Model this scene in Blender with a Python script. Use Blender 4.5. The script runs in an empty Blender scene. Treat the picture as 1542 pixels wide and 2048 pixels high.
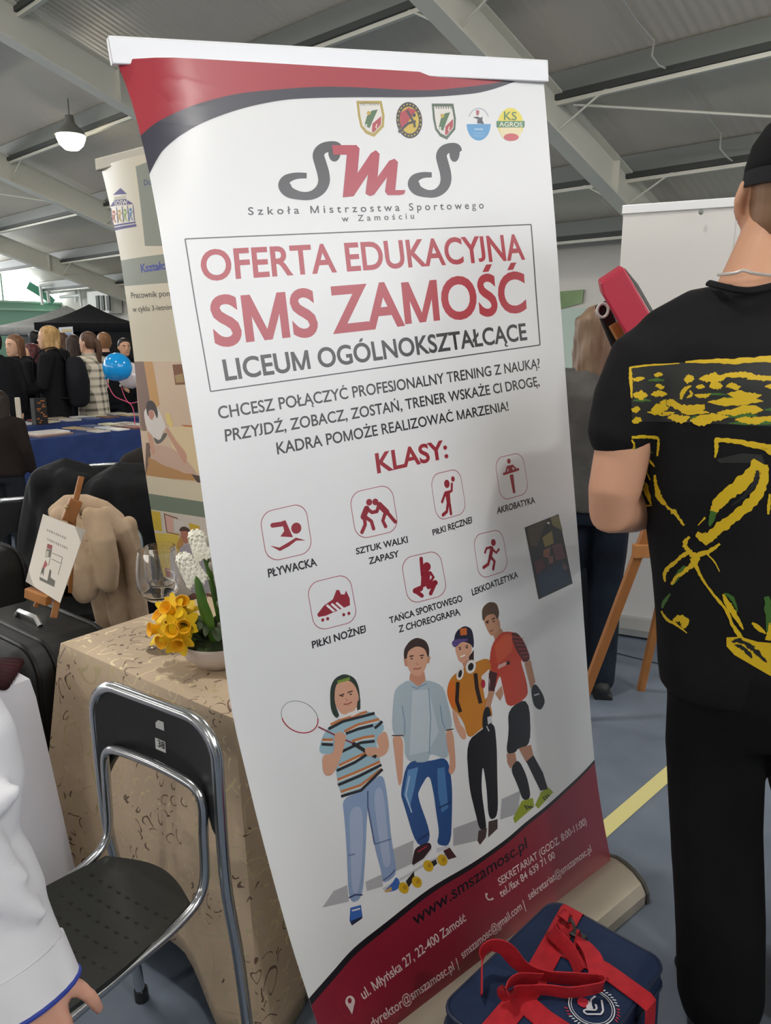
import bpy, bmesh, math, random
from mathutils import Vector, Matrix, geometry
from mathutils.bvhtree import BVHTree
random.seed(7)
V = Vector
SC = bpy.context.scene
COL = SC.collection
PI = math.pi

# ------------------------------------------------------------------ camera, world, lights, exposure
CAM_H = 1.5
FPX = 1540.0
PITCH = math.atan(344.0 / FPX)
CP, SP = math.cos(PITCH), math.sin(PITCH)
cam_d = bpy.data.cameras.new('camera')
cam_d.sensor_fit = 'HORIZONTAL'
cam_d.sensor_width = 36.0
cam_d.lens = 36.0 * FPX / 1542.0
cam_d.clip_start = 0.02
cam = bpy.data.objects.new('camera', cam_d)
COL.objects.link(cam)
cam.location = (0, 0, CAM_H)
cam.rotation_euler = (PI / 2 - PITCH, 0, 0)
SC.camera = cam
SC.view_settings.view_transform = 'Standard'
SC.view_settings.look = 'None'
SC.view_settings.gamma = 1.0
SC.view_settings.use_curve_mapping = False
SC.view_settings.exposure = -0.3
SC.cycles.use_denoising = True
SC.cycles.max_bounces = 18
SC.cycles.diffuse_bounces = 4
SC.cycles.glossy_bounces = 4
SC.cycles.transmission_bounces = 18
SC.cycles.sample_clamp_indirect = 6.0
w = bpy.data.worlds.new('world'); SC.world = w; w.use_nodes = True
w.node_tree.nodes['Background'].inputs[0].default_value = (0.75, 0.85, 1.0, 1)
w.node_tree.nodes['Background'].inputs[1].default_value = 1.0

# building axes: rafters run along AX (downhill), purlins along PX
AX = V((0.6802, 0.7330, 0)); PX = V((-0.7330, 0.6802, 0))
EAVE_A, EAVE_Z, SLOPE, RIDGE_A = 14.2, 3.39, 0.312, -4.0
P_NEAR, P_FAR, A_BACK = -9.0, 30.5, -22.0
def roof_z(a):
    if a >= RIDGE_A: return EAVE_Z + SLOPE * (EAVE_A - a)
    return EAVE_Z + SLOPE * (EAVE_A - RIDGE_A) - SLOPE * (RIDGE_A - a)
def AP(a, p, z=0.0):
    q = AX * a + PX * p; return V((q.x, q.y, z))

LAMPS = [(7.0, 14.07), (7.0, 2.0), (7.0, -5.0), (0.0, 2.0), (0.0, -5.0), (0.0, 9.0), (-8.0, 2.0), (-8.0, -5.0), (-8.0, 9.0), (0.0, 16.0), (7.0, 21.5)]
LAMP_POWER = 165.0
def lamp_pos(a, p): return AP(a, p, roof_z(a) - 0.62)
for a, p in LAMPS:
    L = bpy.data.lights.new('high_bay_light', 'AREA'); L.shape = 'DISK'; L.size = 0.5; L.energy = LAMP_POWER
    L.color = (1.0, 0.975, 0.93)
    o = bpy.data.objects.new('high_bay_light', L); COL.objects.link(o); o.location = lamp_pos(a, p) - V((0, 0, .28))

# ------------------------------------------------------------------ pixel rays (photo frame 1542 x 2048)
def ray(px, py):
    x, u = px - 771.0, 1024.0 - py
    return V((x, FPX * CP + u * SP, -FPX * SP + u * CP))
ORG = V((0, 0, CAM_H))
def PY(px, py, y):
    r = ray(px, py); return ORG + r * (y / r.y)
def PZ(px, py, z):
    r = ray(px, py); return ORG + r * ((z - CAM_H) / r.z)
def proj(p):
    d = p - ORG
    f = d.y * CP - d.z * SP; u = d.y * SP + d.z * CP
    return (771.0 + FPX * d.x / f, 1024.0 - FPX * u / f)

# ------------------------------------------------------------------ materials
def lin(h):
    h = h.lstrip('#'); out = []
    for i in (0, 2, 4):
        c = int(h[i:i + 2], 16) / 255.0
        out.append(c / 12.92 if c <= 0.04045 else ((c + 0.055) / 1.055) ** 2.4)
    return tuple(out) + (1.0,)
MATS = {}
def mat(name, col, rough=0.6, metal=0.0, spec=0.5, **kw):
    if name in MATS: return MATS[name]
    m = bpy.data.materials.new(name); m.use_nodes = True
    b = m.node_tree.nodes['Principled BSDF']
    b.inputs['Base Color'].default_value = lin(col) if isinstance(col, str) else col
    b.inputs['Roughness'].default_value = rough
    b.inputs['Metallic'].default_value = metal
    b.inputs['Specular IOR Level'].default_value = spec
    for k, v in kw.items():
        b.inputs[k.replace('_', ' ')].default_value = v
    MATS[name] = m
    return m
def nodes(m): return m.node_tree.nodes, m.node_tree.links, m.node_tree.nodes['Principled BSDF']
def add_noise(m, scale=200, bump=0.2, dist=0.002, col2=None, fac=(0.35, 0.65), cscale=None, detail=4, stretch=None):
    n, l, b = nodes(m)
    tc = n.new('ShaderNodeTexCoord'); src = tc.outputs['Object']
    if stretch:
        mp = n.new('ShaderNodeMapping'); mp.inputs['Scale'].default_value = stretch
        l.new(src, mp.inputs[0]); src = mp.outputs[0]
    if bump:
        t = n.new('ShaderNodeTexNoise'); t.inputs['Scale'].default_value = scale; t.inputs['Detail'].default_value = detail
        l.new(src, t.inputs['Vector'])
        bp = n.new('ShaderNodeBump'); bp.inputs['Strength'].default_value = bump; bp.inputs['Distance'].default_value = dist
        l.new(t.outputs['Fac'], bp.inputs['Height']); l.new(bp.outputs[0], b.inputs['Normal'])
    if col2:
        t2 = n.new('ShaderNodeTexNoise'); t2.inputs['Scale'].default_value = cscale or scale; t2.inputs['Detail'].default_value = detail
        l.new(src, t2.inputs['Vector'])
        r = n.new('ShaderNodeValToRGB'); r.color_ramp.elements[0].position = fac[0]; r.color_ramp.elements[1].position = fac[1]
        r.color_ramp.elements[0].color = b.inputs['Base Color'].default_value; r.color_ramp.elements[1].color = lin(col2)
        l.new(t2.outputs['Fac'], r.inputs[0]); l.new(r.outputs[0], b.inputs['Base Color'])
    return m
def emit(name, col, s):
    if name in MATS: return MATS[name]
    m = mat(name, col); b = m.node_tree.nodes['Principled BSDF']
    b.inputs['Emission Color'].default_value = lin(col); b.inputs['Emission Strength'].default_value = s
    return m
def PM(h, rough=0.42):            # printing ink on vinyl film
    k = {} if rough != 0.42 else dict(Coat_Weight=1.0, Coat_Roughness=.3)
    return mat('print_' + h.lstrip('#') + ('' if rough == 0.42 else '_%d' % (rough * 100)), h, rough, 0, 0.5, **k)
def cloth(name, col, col2=None, scale=350, rough=0.9, bump=0.35):
    if name in MATS: return MATS[name]
    m = mat(name, col, rough, 0, 0.2)
    return add_noise(m, scale, bump, 0.003, col2, cscale=9)

# ------------------------------------------------------------------ mesh builder
WLOC = {}
class MB:
    def __init__(s): s.v = []; s.f = []; s.m = []; s.mi = 0
    def add(s, vs, fs, mi=None):
        o = len(s.v); s.v += [V(q) for q in vs]
        for f in fs: s.f.append([i + o for i in f]); s.m.append(s.mi if mi is None else mi)
        return s
    def box(s, c, size, rot=None, mi=None):
        c = V(c); hx, hy, hz = [q / 2 for q in size]
        vs = [V((x * hx, y * hy, z * hz)) for z in (-1, 1) for y in (-1, 1) for x in (-1, 1)]
        if rot is not None: vs = [rot @ q for q in vs]
        return s.add([q + c for q in vs], [(0, 2, 3, 1), (4, 5, 7, 6), (0, 1, 5, 4), (2, 6, 7, 3), (0, 4, 6, 2), (1, 3, 7, 5)], mi)
    def bar(s, p0, p1, wd, hg, up=(0, 0, 1), mi=None):
        p0, p1 = V(p0), V(p1); d = (p1 - p0).normalized(); sd = d.cross(V(up)).normalized(); u = sd.cross(d)
        vs = []
        for p in (p0, p1):
            for a, b in ((-1, -1), (1, -1), (1, 1), (-1, 1)): vs.append(p + sd * a * wd / 2 + u * b * hg / 2)
        return s.add(vs, [(0, 1, 2, 3), (7, 6, 5, 4), (0, 4, 5, 1), (1, 5, 6, 2), (2, 6, 7, 3), (3, 7, 4, 0)], mi)
    def tube(s, pts, r, seg=10, round_ends=False, closed=False, mi=None, flat=1.0, nrm=None):
        pts = [V(p) for p in pts]; n = len(pts)
        rs = [r] * n if not isinstance(r, (list, tuple)) else list(r)
        if round_ends:
            a, b = (pts[0] - pts[1]).normalized(), (pts[-1] - pts[-2]).normalized()
            r0, r1 = rs[0], rs[-1]
            pre = [(pts[0] + a * r0 * q, r0 * math.sqrt(max(0, 1 - q * q))) for q in (0.97, 0.8, 0.45)]
            post = [(pts[-1] + b * r1 * q, r1 * math.sqrt(max(0, 1 - q * q))) for q in (0.45, 0.8, 0.97)]
            pts = [q[0] for q in pre] + pts + [q[0] for q in post]
            rs = [q[1] for q in pre] + rs + [q[1] for q in post]; n = len(pts)
        rings = []; prev = V(nrm) if nrm is not None else None
        for i in range(n):
            if closed: d = (pts[(i + 1) % n] - pts[i - 1]).normalized()
            else: d = (pts[min(i + 1, n - 1)] - pts[max(i - 1, 0)]).normalized()
            if prev is None: prev = d.orthogonal()
            u = (prev - d * prev.dot(d))
            u = u.normalized() if u.length > 1e-6 else d.orthogonal().normalized()
            prev = u; w_ = d.cross(u)
            rings.append([pts[i] + (u * math.cos(2 * PI * k / seg) + w_ * math.sin(2 * PI * k / seg) * flat) * rs[i] for k in range(seg)])
        return s.rings(rings, closed, mi)
    def rings(s, rings, closed=False, mi=None, cap=True):
        seg = len(rings[0]); n = len(rings); vs = [q for r in rings for q in r]; fs = []
        for i in range(n if closed else n - 1):
            j = (i + 1) % n
            for k in range(seg):
                k2 = (k + 1) % seg; fs.append((i * seg + k, i * seg + k2, j * seg + k2, j * seg + k))
        if not closed and cap:
            fs.append(tuple(reversed(range(seg)))); fs.append(tuple((n - 1) * seg + k for k in range(seg)))
        return s.add(vs, fs, mi)
    def loft(s, rows, seg=24, mi=None, pw=2.0):       # rows: (cx, cy, cz, rx, ry)
        R = []
        for cx, cy, cz, rx, ry in rows:
            ring = []
            for k in range(seg):
                t = 2 * PI * k / seg; c, n_ = math.cos(t), math.sin(t)
                ring.append(V((cx + rx * math.copysign(abs(c) ** (2 / pw), c), cy + ry * math.copysign(abs(n_) ** (2 / pw), n_), cz)))
            R.append(ring)
        return s.rings(R, mi=mi)
    def lathe(s, prof, c=(0, 0, 0), seg=24, mi=None, mtx=None):
        c = V(c); R = []
        for r, z in prof:
            ring = [V((r * math.cos(2 * PI * k / seg), r * math.sin(2 * PI * k / seg), z)) for k in range(seg)]
            if mtx is not None: ring = [mtx @ q for q in ring]
            R.append([q + c for q in ring])
        return s.rings(R, mi=mi)
    def ball(s, c, r, seg=16, rows=10, rot=None, mi=None):
        r = V(r) if not isinstance(r, (int, float)) else V((r, r, r)); c = V(c); R = []
        for i in range(rows + 1):
            t = PI * (i + 0.06) / (rows + 0.12); ring = []
            for k in range(seg):
                q = V((r.x * math.sin(t) * math.cos(2 * PI * k / seg), r.y * math.sin(t) * math.sin(2 * PI * k / seg), -r.z * math.cos(t)))
                ring.append((rot @ q if rot is not None else q) + c)
            R.append(ring)
        return s.rings(R, mi=mi)
    def prism(s, poly, vec, mi=None):
        poly = [V(q) for q in poly]; vec = V(vec); n = len(poly)
        fs = [tuple(reversed(range(n))), tuple(range(n, 2 * n))] + [(i, (i + 1) % n, n + (i + 1) % n, n + i) for i in range(n)]
        return s.add(poly + [q + vec for q in poly], fs, mi)
    def ribbon(s, pts, dirs, wd, th=0.002, mi=None):   # flat strap through pts with width direction dirs
        pts = [V(p) for p in pts]; n = len(pts); R = []
        for i in range(n):
            d = (pts[min(i + 1, n - 1)] - pts[max(i - 1, 0)]).normalized()
            a = V(dirs[i] if isinstance(dirs, list) else dirs); a = (a - d * a.dot(d)).normalized(); u = d.cross(a)
            R.append([pts[i] - a * wd / 2 - u * th / 2, pts[i] + a * wd / 2 - u * th / 2, pts[i] + a * wd / 2 + u * th / 2, pts[i] - a * wd / 2 + u * th / 2])
        return s.rings(R, mi=mi)
    def xf(s, M):
        s.v = [M @ q for q in s.v]; return s
    def mesh(s, name='m'):
        me = bpy.data.meshes.new(name); me.from_pydata([tuple(q) for q in s.v], [], s.f)
        me.polygons.foreach_set('material_index', s.m); me.update(); return me

def fix_normals(me):
    bm = bmesh.new(); bm.from_mesh(me); bmesh.ops.recalc_face_normals(bm, faces=bm.faces); bm.to_mesh(me); bm.free()
def fuse(mb, voxel=0.01, smooth=4, fac=0.5):
    me = mb.mesh(); fix_normals(me)
    o = bpy.data.objects.new('tmp', me); COL.objects.link(o)
    r = o.modifiers.new('r', 'REMESH'); r.mode = 'VOXEL'; r.voxel_size = voxel
    if smooth:
        q = o.modifiers.new('s', 'SMOOTH'); q.factor = fac; q.iterations = smooth
    dg = bpy.context.evaluated_depsgraph_get(); out = bpy.data.meshes.new_from_object(o.evaluated_get(dg))
    bpy.data.objects.remove(o); bpy.data.meshes.remove(me); out.materials.clear(); return out
def link(name, src, mats, parent=None, smooth=True, bevel=0, origin=None, local=False, sub=0, angle=40, normals=True, bseg=2):
    """one mesh object; world-space vertices are stored relative to the thing's base"""
    me = src.mesh(name) if isinstance(src, MB) else src
    me.name = name
    if normals: fix_normals(me)
    if parent is not None: off = V((0, 0, 0)) if local else WLOC[parent.name]
    elif origin is not None: off = V(origin)
    else:
        xs = [v.co for v in me.vertices]
        off = V(((min(v.x for v in xs) + max(v.x for v in xs)) / 2, (min(v.y for v in xs) + max(v.y for v in xs)) / 2, min(v.z for v in xs)))
    if off.length > 0: me.transform(Matrix.Translation(-off))
    for m in (mats if isinstance(mats, (list, tuple)) else [mats]): me.materials.append(m)
    o = bpy.data.objects.new(name, me); COL.objects.link(o)
    if parent is not None: o.parent = parent; WLOC[o.name] = WLOC[parent.name]
    else: o.location = off; WLOC[o.name] = off
    if smooth:
        me.polygons.foreach_set('use_smooth', [True] * len(me.polygons))
        if angle: me.set_sharp_from_angle(angle=math.radians(angle))
    if bevel:
        b = o.modifiers.new('bevel', 'BEVEL'); b.width = bevel; b.segments = bseg; b.limit_method = 'ANGLE'; b.angle_limit = math.radians(40)
    if sub:
        b = o.modifiers.new('sub', 'SUBSURF'); b.levels = sub; b.render_levels = sub
    return o
def tag(o, label=None, cat=None, group=None, kind=None):
    if label: o['label'] = label
    if cat: o['category'] = cat
    if group: o['group'] = group
    if kind: o['kind'] = kind
    return o
def thing(name, label, cat, loc, group=None, rotz=0.0):
    o = bpy.data.objects.new(name, None); o.empty_display_size = 0.1; COL.objects.link(o)
    o.location = loc; o.rotation_euler = (0, 0, rotz); WLOC[o.name] = V(loc)
    return tag(o, label, cat, group)
def struct(name, mb, m, label, cat='structure', **kw):
    o = link(name, mb, m, smooth=kw.pop('smooth', False), **kw); return tag(o, label, cat, kind='structure')
def copy_tree(o, parent=None, loc=None, rotz=None):
    c = o.copy(); COL.objects.link(c); WLOC[c.name] = V(loc) if loc is not None else V((0, 0, 0))
    if parent is not None: c.parent = parent
    if loc is not None: c.location = loc
    if rotz is not None: c.rotation_euler = (0, 0, rotz)
    for ch in [q for q in bpy.data.objects if q.parent == o]: copy_tree(ch, c)
    return c
def catmull(pts, n=12):
    pts = [V(p) for p in pts]; out = []
    for i in range(len(pts) - 1):
        p0, p1, p2, p3 = pts[max(i - 1, 0)], pts[i], pts[i + 1], pts[min(i + 2, len(pts) - 1)]
        for k in range(n):
            t = k / n
            out.append(0.5 * ((2 * p1) + (p2 - p0) * t + (2 * p0 - 5 * p1 + 4 * p2 - p3) * t * t + (3 * p1 - p0 - 3 * p2 + p3) * t ** 3))
    out.append(pts[-1]); return out
# ================================================================== the hall
M_roof = mat('roof_panel', '#d8d0c3', 0.45, 0.1)
_n, _l, _b = nodes(M_roof)
_g = _n.new('ShaderNodeNewGeometry'); _vm = _n.new('ShaderNodeVectorMath'); _vm.operation = 'DOT_PRODUCT'
_vm.inputs[1].default_value = tuple(PX); _l.new(_g.outputs['Position'], _vm.inputs[0])
_ma = _n.new('ShaderNodeMath'); _ma.operation = 'MULTIPLY'; _ma.inputs[1].default_value = 2 * PI / 0.125; _l.new(_vm.outputs['Value'], _ma.inputs[0])
_si = _n.new('ShaderNodeMath'); _si.operation = 'SINE'; _l.new(_ma.outputs[0], _si.inputs[0])
_bp = _n.new('ShaderNodeBump'); _bp.inputs['Strength'].default_value = 0.28; _bp.inputs['Distance'].default_value = 0.012
_l.new(_si.outputs[0], _bp.inputs['Height']); _l.new(_bp.outputs[0], _b.inputs['Normal'])
M_steel = add_noise(mat('grey_painted_steel', '#d9d8cd', 0.5), 6, 0.0, 0, '#e2e0d4', cscale=0.8)
M_steel_d = mat('dark_steel', '#7d817e', 0.5)
M_gap = mat('purlin_gap', '#3c403e', 0.6)
M_white_wall = add_noise(mat('white_wall', '#cfccc6', 0.8), 60, 0.1, 0.002)
M_green = add_noise(mat('green_wall', '#8fb9a3', 0.7), 40, 0.1, 0.002)
M_floor = mat('blue_grey_floor', '#5d6775', 0.55, 0, 0.35)
add_noise(M_floor, 260, 0.2, 0.001, '#747e8c', (0.3, 0.72), cscale=3.2, detail=12)

def quad_ap(pts): return MB().add(pts, [tuple(range(len(pts)))])
mb = MB(); A0, A1 = A_BACK, EAVE_A
mb.add([AP(A0, P_NEAR, 0), AP(A1, P_NEAR, 0), AP(A1, P_FAR, 0), AP(A0, P_FAR, 0), AP(A0, P_NEAR, -.1), AP(A1, P_NEAR, -.1), AP(A1, P_FAR, -.1), AP(A0, P_FAR, -.1)],
       [(0, 1, 2, 3), (7, 6, 5, 4), (0, 4, 5, 1), (1, 5, 6, 2), (2, 6, 7, 3), (3, 7, 4, 0)])
struct('floor', mb, M_floor, 'blue grey speckled sports hall floor', 'floor', origin=(0, 0, 0))
def slab(quad, nrm, th=0.12):
    return MB().prism(quad, V(nrm) * th)
for nm, (a0, a1) in (('ceiling', (RIDGE_A, EAVE_A)), ('ceiling_back', (A_BACK, RIDGE_A))):
    q = [AP(a0, P_NEAR, roof_z(a0)), AP(a1, P_NEAR, roof_z(a1)), AP(a1, P_FAR, roof_z(a1)), AP(a0, P_FAR, roof_z(a0))]
    struct(nm, slab(q, (0, 0, 1)), M_roof, 'sloping grey profiled metal roof over the hall' if nm == 'ceiling' else 'far slope of the grey profiled metal roof', 'ceiling', origin=(0, 0, 5))
# eave wall on the right (white, pale green dado strip)
def wall(nm, a0, p0, a1, p1, z0, z1a, z1b, outward, m, lab):
    q = [AP(a0, p0, z0), AP(a1, p1, z0), AP(a1, p1, z1b), AP(a0, p0, z1a)]
    return struct(nm, slab(q, outward), m, lab, 'wall', origin=(0, 0, 0))
wall('wall_right', EAVE_A, P_NEAR, EAVE_A, P_FAR, 2.12, EAVE_Z, EAVE_Z, AX, M_white_wall, 'white upper wall under the eave on the right')
wall('wall_right_lower', EAVE_A, P_NEAR, EAVE_A, P_FAR, 0, 2.12, 2.12, AX, mat('pale_green_wall', '#b9c9c0', 0.8), 'pale green lower wall on the right')
wall('wall_back', A_BACK, P_NEAR, A_BACK, P_FAR, 0, 2.0, 2.0, -AX, M_white_wall, 'white long wall on the far side of the hall')
wall('added_glow_back', A_BACK, P_NEAR, A_BACK, P_FAR, 2.0, roof_z(A_BACK), roof_z(A_BACK), -AX, emit('glow_strip_added', '#fff9f0', 10.0), 'unseen glowing strip added along the top of the long wall to light the left')  # unseen glowing strip, added to light the beige banner and left side
# gable walls: green below, daylight strip, metal above
def gable(p, out, tag_, lo_m, zwin):
    wall('wall_%s' % tag_, A_BACK, p, EAVE_A, p, 0, zwin, zwin, out, lo_m, 'pale green lower part of the %s gable wall' % tag_)
    q = [AP(A_BACK, p, zwin), AP(EAVE_A, p, zwin), AP(EAVE_A, p, roof_z(EAVE_A)), AP(RIDGE_A, p, roof_z(RIDGE_A)), AP(A_BACK, p, roof_z(A_BACK))]
    return q
q = gable(P_FAR, PX, 'far', M_green, 2.92)
M_day = emit('daylight_panel', '#fbfcff', 8.0)
struct('window_1', slab(q, PX), M_day, 'bright daylight glazing filling the far gable above the green wall', 'window', origin=(0, 0, 0))
mb = MB()
for a in range(-21, 14, 3):
    mb.bar(AP(a, P_FAR - .05, 2.92), AP(a, P_FAR - .05, roof_z(a)), 0.09, 0.06, up=AX)
for z in (2.9, 2.62): mb.bar(AP(A_BACK, P_FAR - .06, z), AP(EAVE_A, P_FAR - .06, z), 0.1, 0.07)
struct('trim_1', mb, mat('pale_green_trim', '#a9c7b6', 0.6), 'pale green rails and mullions under the bright gable glazing', 'trim', origin=(0, 0, 0))
q = gable(P_NEAR, -PX, 'near', M_white_wall, 2.6)
struct('wall_near_upper', slab(q, -PX), M_white_wall, 'white upper part of the gable wall behind the camera', 'wall', origin=(0, 0, 0))
q = [AP(-3, P_NEAR + .05, 3.5), AP(7, P_NEAR + .05, 3.5), AP(7, P_NEAR + .05, roof_z(7) - .1), AP(-3, P_NEAR + .05, roof_z(-3) - .1)]
struct('added_glow_near', slab(q, -PX, .04), emit('glow_panel_added', '#fafbff', 4.9), 'unseen glowing panel added to the gable behind the camera to light the banner', 'window', origin=(0, 0, 0))  # glowing panel added where the banner mirrors it, for gloss veil and front light

# rafters (tapered I beams with stiffeners), purlins, bracing
def rafter(p, lab):
    mb = MB()
    for (a0, a1) in ((RIDGE_A, EAVE_A), (A_BACK, RIDGE_A)):
        N = 12
        for k in range(N):
            aa, ab = a0 + (a1 - a0) * k / N, a0 + (a1 - a0) * (k + 1) / N
            da = 0.5; db = 0.5
            t0, t1 = roof_z(aa) - .26, roof_z(ab) - .26
            mb.bar(AP(aa, p, t0 - .01), AP(ab, p, t1 - .01), 0.24, 0.022)
            mb.bar(AP(aa, p, t0 - da), AP(ab, p, t1 - db), 0.24, 0.026)
            mb.add([AP(aa, p - .008, t0), AP(ab, p - .008, t1), AP(ab, p - .008, t1 - db), AP(aa, p - .008, t0 - da),
                    AP(aa, p + .008, t0), AP(ab, p + .008, t1), AP(ab, p + .008, t1 - db), AP(aa, p + .008, t0 - da)],
                   [(0, 1, 2, 3), (7, 6, 5, 4), (0, 4, 5, 1), (3, 2, 6, 7)])
            if k % 3 == 1:
                mb.bar(AP(aa, p, t0 - .02), AP(aa, p, t0 - da + .02), 0.2, 0.018, up=AX)
    return struct('rafter', mb, M_steel, lab, 'roof beam', origin=AP(0, p, 7))
rafter(5.8, 'pale grey steel roof beam running down behind the right end of the main banner')
rafter(11.7, 'grey steel roof beam crossing the top left corner of the view')
rafter(17.7, 'grey steel roof beam below the glowing hanging lamp')
rafter(24.6, 'grey steel roof beam in front of the bright gable glazing')
rafter(-0.4, 'grey steel roof beam overhead, out of the view'); rafter(-6.6, 'grey steel roof beam behind the camera')
def purlin(a, lab):
    z = roof_z(a); mb = MB()
    mb.bar(AP(a, P_NEAR, z - .13), AP(a, P_FAR, z - .13), 0.10, 0.24, mi=0)
    mb.bar(AP(a + .02, P_NEAR, z - .36), AP(a + .02, P_FAR, z - .36), 0.06, 0.05, mi=1)
    mb.bar(AP(a + .0, P_NEAR, z - .29), AP(a + .0, P_FAR, z - .29), 0.10, 0.08, mi=2)
    p = P_NEAR
    while p < P_FAR:
        mb.bar(AP(a + .055, p, z - .24), AP(a + .055, p + .25, z - .36), 0.015, 0.03, mi=1); p += 1.3
    return struct('purlin', mb, [M_steel_d, M_steel, M_gap], lab, 'roof purlin', origin=AP(a, 0, z))
for i, a in enumerate((13.4, 11.6, 9.5, 7.4, 5.2, 3.0, 0.8, -1.4, -3.6)):
    purlin(a, ['grey lattice purlin lowest at the white wall', 'grey lattice purlin above the white display panels', 'grey lattice purlin crossing the top right of the view',
               'grey lattice purlin third up from the eave over the hanging lamp', 'grey lattice purlin fifth up from the eave', 'grey lattice purlin sixth up from the eave', 'grey lattice purlin seventh up from the eave',
               'grey lattice purlin just below the ridge', 'grey lattice purlin at the ridge'][i])
# fly braces from rafter bottom to purlins
def brace(p, a, lab, s):
    z = roof_z(a); b = MB()
    b.tube([AP(a, p, z - .72), AP(a, p + s * .75, z - .3)], 0.014, 6)
    return struct('brace', b, M_steel, lab, 'brace')
for p in (5.8, 17.7, 24.6):
    for a in (11.6, 9.5, 7.4, 5.2):
        for s in (-1, 1): brace(p, a, 'thin steel fly brace between roof beam and purlin', s)
mb = MB(); mb.tube([AP(9.6, 5.6, roof_z(9.6) - .36), AP(12.6, -0.4, roof_z(12.6) - .32)], 0.018, 6)
struct('brace', mb, M_steel, 'long thin cross brace below the roof at top right', 'brace')
mb = MB(); mb.tube([AP(9.4, 17.9, roof_z(9.4) - .4), AP(5.4, 24.4, roof_z(5.4) - .4)], 0.02, 6)
struct('brace', mb, M_steel, 'long thin cross brace below the roof at far left', 'brace')
# cable running down under the roof at top right
pts = []
for px, py, d in ((1240, -10, .05), (1272, 40, .04), (1308, 82, .04), (1304, 112, .42), (1316, 130, .42), (1350, 145, .08), (1400, 212, .06), (1442, 268, .05), (1440, 298, .40), (1455, 315, .4), (1490, 340, .08)):
    r = ray(px, py); ad = r.dot(AX); t = (EAVE_Z + SLOPE * EAVE_A - CAM_H - d) / (r.z + SLOPE * ad); pts.append(ORG + r * t)
mb = MB(); mb.tube(pts, 0.012, 6)
tag(link('cable', mb, mat('white_cable', '#c9c9c4', 0.5)), 'white cable clipped under the roof, stepping around the purlins', 'cable')
# lamps
M_lens = emit('lamp_lens', '#fff3d8', 26.0)
M_lamp = mat('lamp_housing', '#8d8d89', 0.4, 0.4)
for i, (a, p) in enumerate(LAMPS):
    c = lamp_pos(a, p)
    t = thing('hanging_lamp', 'glowing round hanging lamp under the roof at the upper left' if i == 0 else 'round hanging lamp under the roof outside the photographed view', 'lamp', c, None if i == 0 else 'hall lamps out of view')
    h = MB(); h.lathe([(.02, .34), (.07, .33), (.09, .2), (.2, .1), (.27, .0), (.25, -.005)], c, 24); link('housing', h, M_lamp, t)
    h = MB(); h.lathe([(.01, -.25), (.12, -.225), (.2, -.15), (.245, -.04), (.245, 0.0), (.2, .01)], c, 24); link('lens', h, M_lens, t)
    h = MB(); h.tube([c + V((0, 0, .33)), c + V((0, 0, .6))], .012, 6); link('hanger', h, M_steel_d, t)
# basketball-frame like pipes, green net, ventilation unit on the far gable
def onp(px, py, p):
    r = ray(px, py); return ORG + r * min(p / r.dot(PX), (EAVE_A - .3) / max(r.dot(AX), 1))
def ona(px, py, a):
    r = ray(px, py); return ORG + r * (a / r.dot(AX))
g = 29.6
mb = MB()
for q0, q1 in (((80, 571), (150, 562)), ((80, 571), (85, 610)), ((95, 582), (98, 606)), ((150, 562), (152, 604)), ((157, 566), (163, 612)), ((100, 586), (150, 578)), ((120, 594), (160, 590))):
    mb.tube([onp(*q0, g), onp(*q1, g)], .06, 6)
tag(link('pipe_frame', mb, mat('white_pipe', '#dfe3df', 0.4)), 'white steel pipe frame high on the far gable wall beside the green net', 'frame')
mb = MB(); mb.ribbon([onp(56, 570, 30.1), onp(76, 582, 30.1), onp(94, 594, 30.1), onp(106, 606, 30.1)], [(0, 0, 1)] * 4, .3, .02)
tag(link('folded_net', mb, mat('green_net', '#5fa98c', 0.8)), 'folded green net hanging slanted on the far gable wall', 'net')
t = thing('ventilation_unit', 'white box ventilation unit with dark grilles high on the right wall, far back', 'ventilation unit', ona(209, 620, 13.85))
mb = MB()
c0 = ona(209, 605, 13.9); R = Matrix((AX, -PX, V((0, 0, 1)))).transposed()
mb.box(c0, (.5, 1.5, .75), R); link('housing', mb, mat('unit_white', '#c8c9c4', .5), t, smooth=False)
for px in (196, 206, 217):
    mb = MB(); mb.box(ona(px, 606, 13.635), (.05, .2, .5), R); link('grille', mb, M_gap, t, smooth=False)
# floor marks
def floor_line(p0, p1, wd, nm, m, lab, z=.0015):
    d = (p1 - p0).normalized(); n = V((-d.y, d.x, 0)) * wd / 2; b = MB()
    b.add([p0 - n + V((0, 0, z)), p1 - n + V((0, 0, z)), p1 + n + V((0, 0, z)), p0 + n + V((0, 0, z))], [(0, 1, 2, 3)])
    return struct(nm, b, m, lab, 'floor marking')
pa, pb = PZ(1211, 1657, 0), PZ(1329, 1554, 0); d = (pb - pa)
floor_line(pa - d * 2.5, pb + d * 8, .052, 'floor_line', add_noise(mat('yellow_line', '#d8cf8d', .6), 80, .1, .001), 'pale yellow court line crossing the floor right of the banner')
pa, pb = PZ(1238, 1308, 0), PZ(1334, 1332, 0); d = pb - pa
floor_line(pa - d * 4, pb + d * 6, .012, 'floor_seam', mat('seam', '#20242c', .7), 'thin dark seam across the floor before the white panels')
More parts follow.
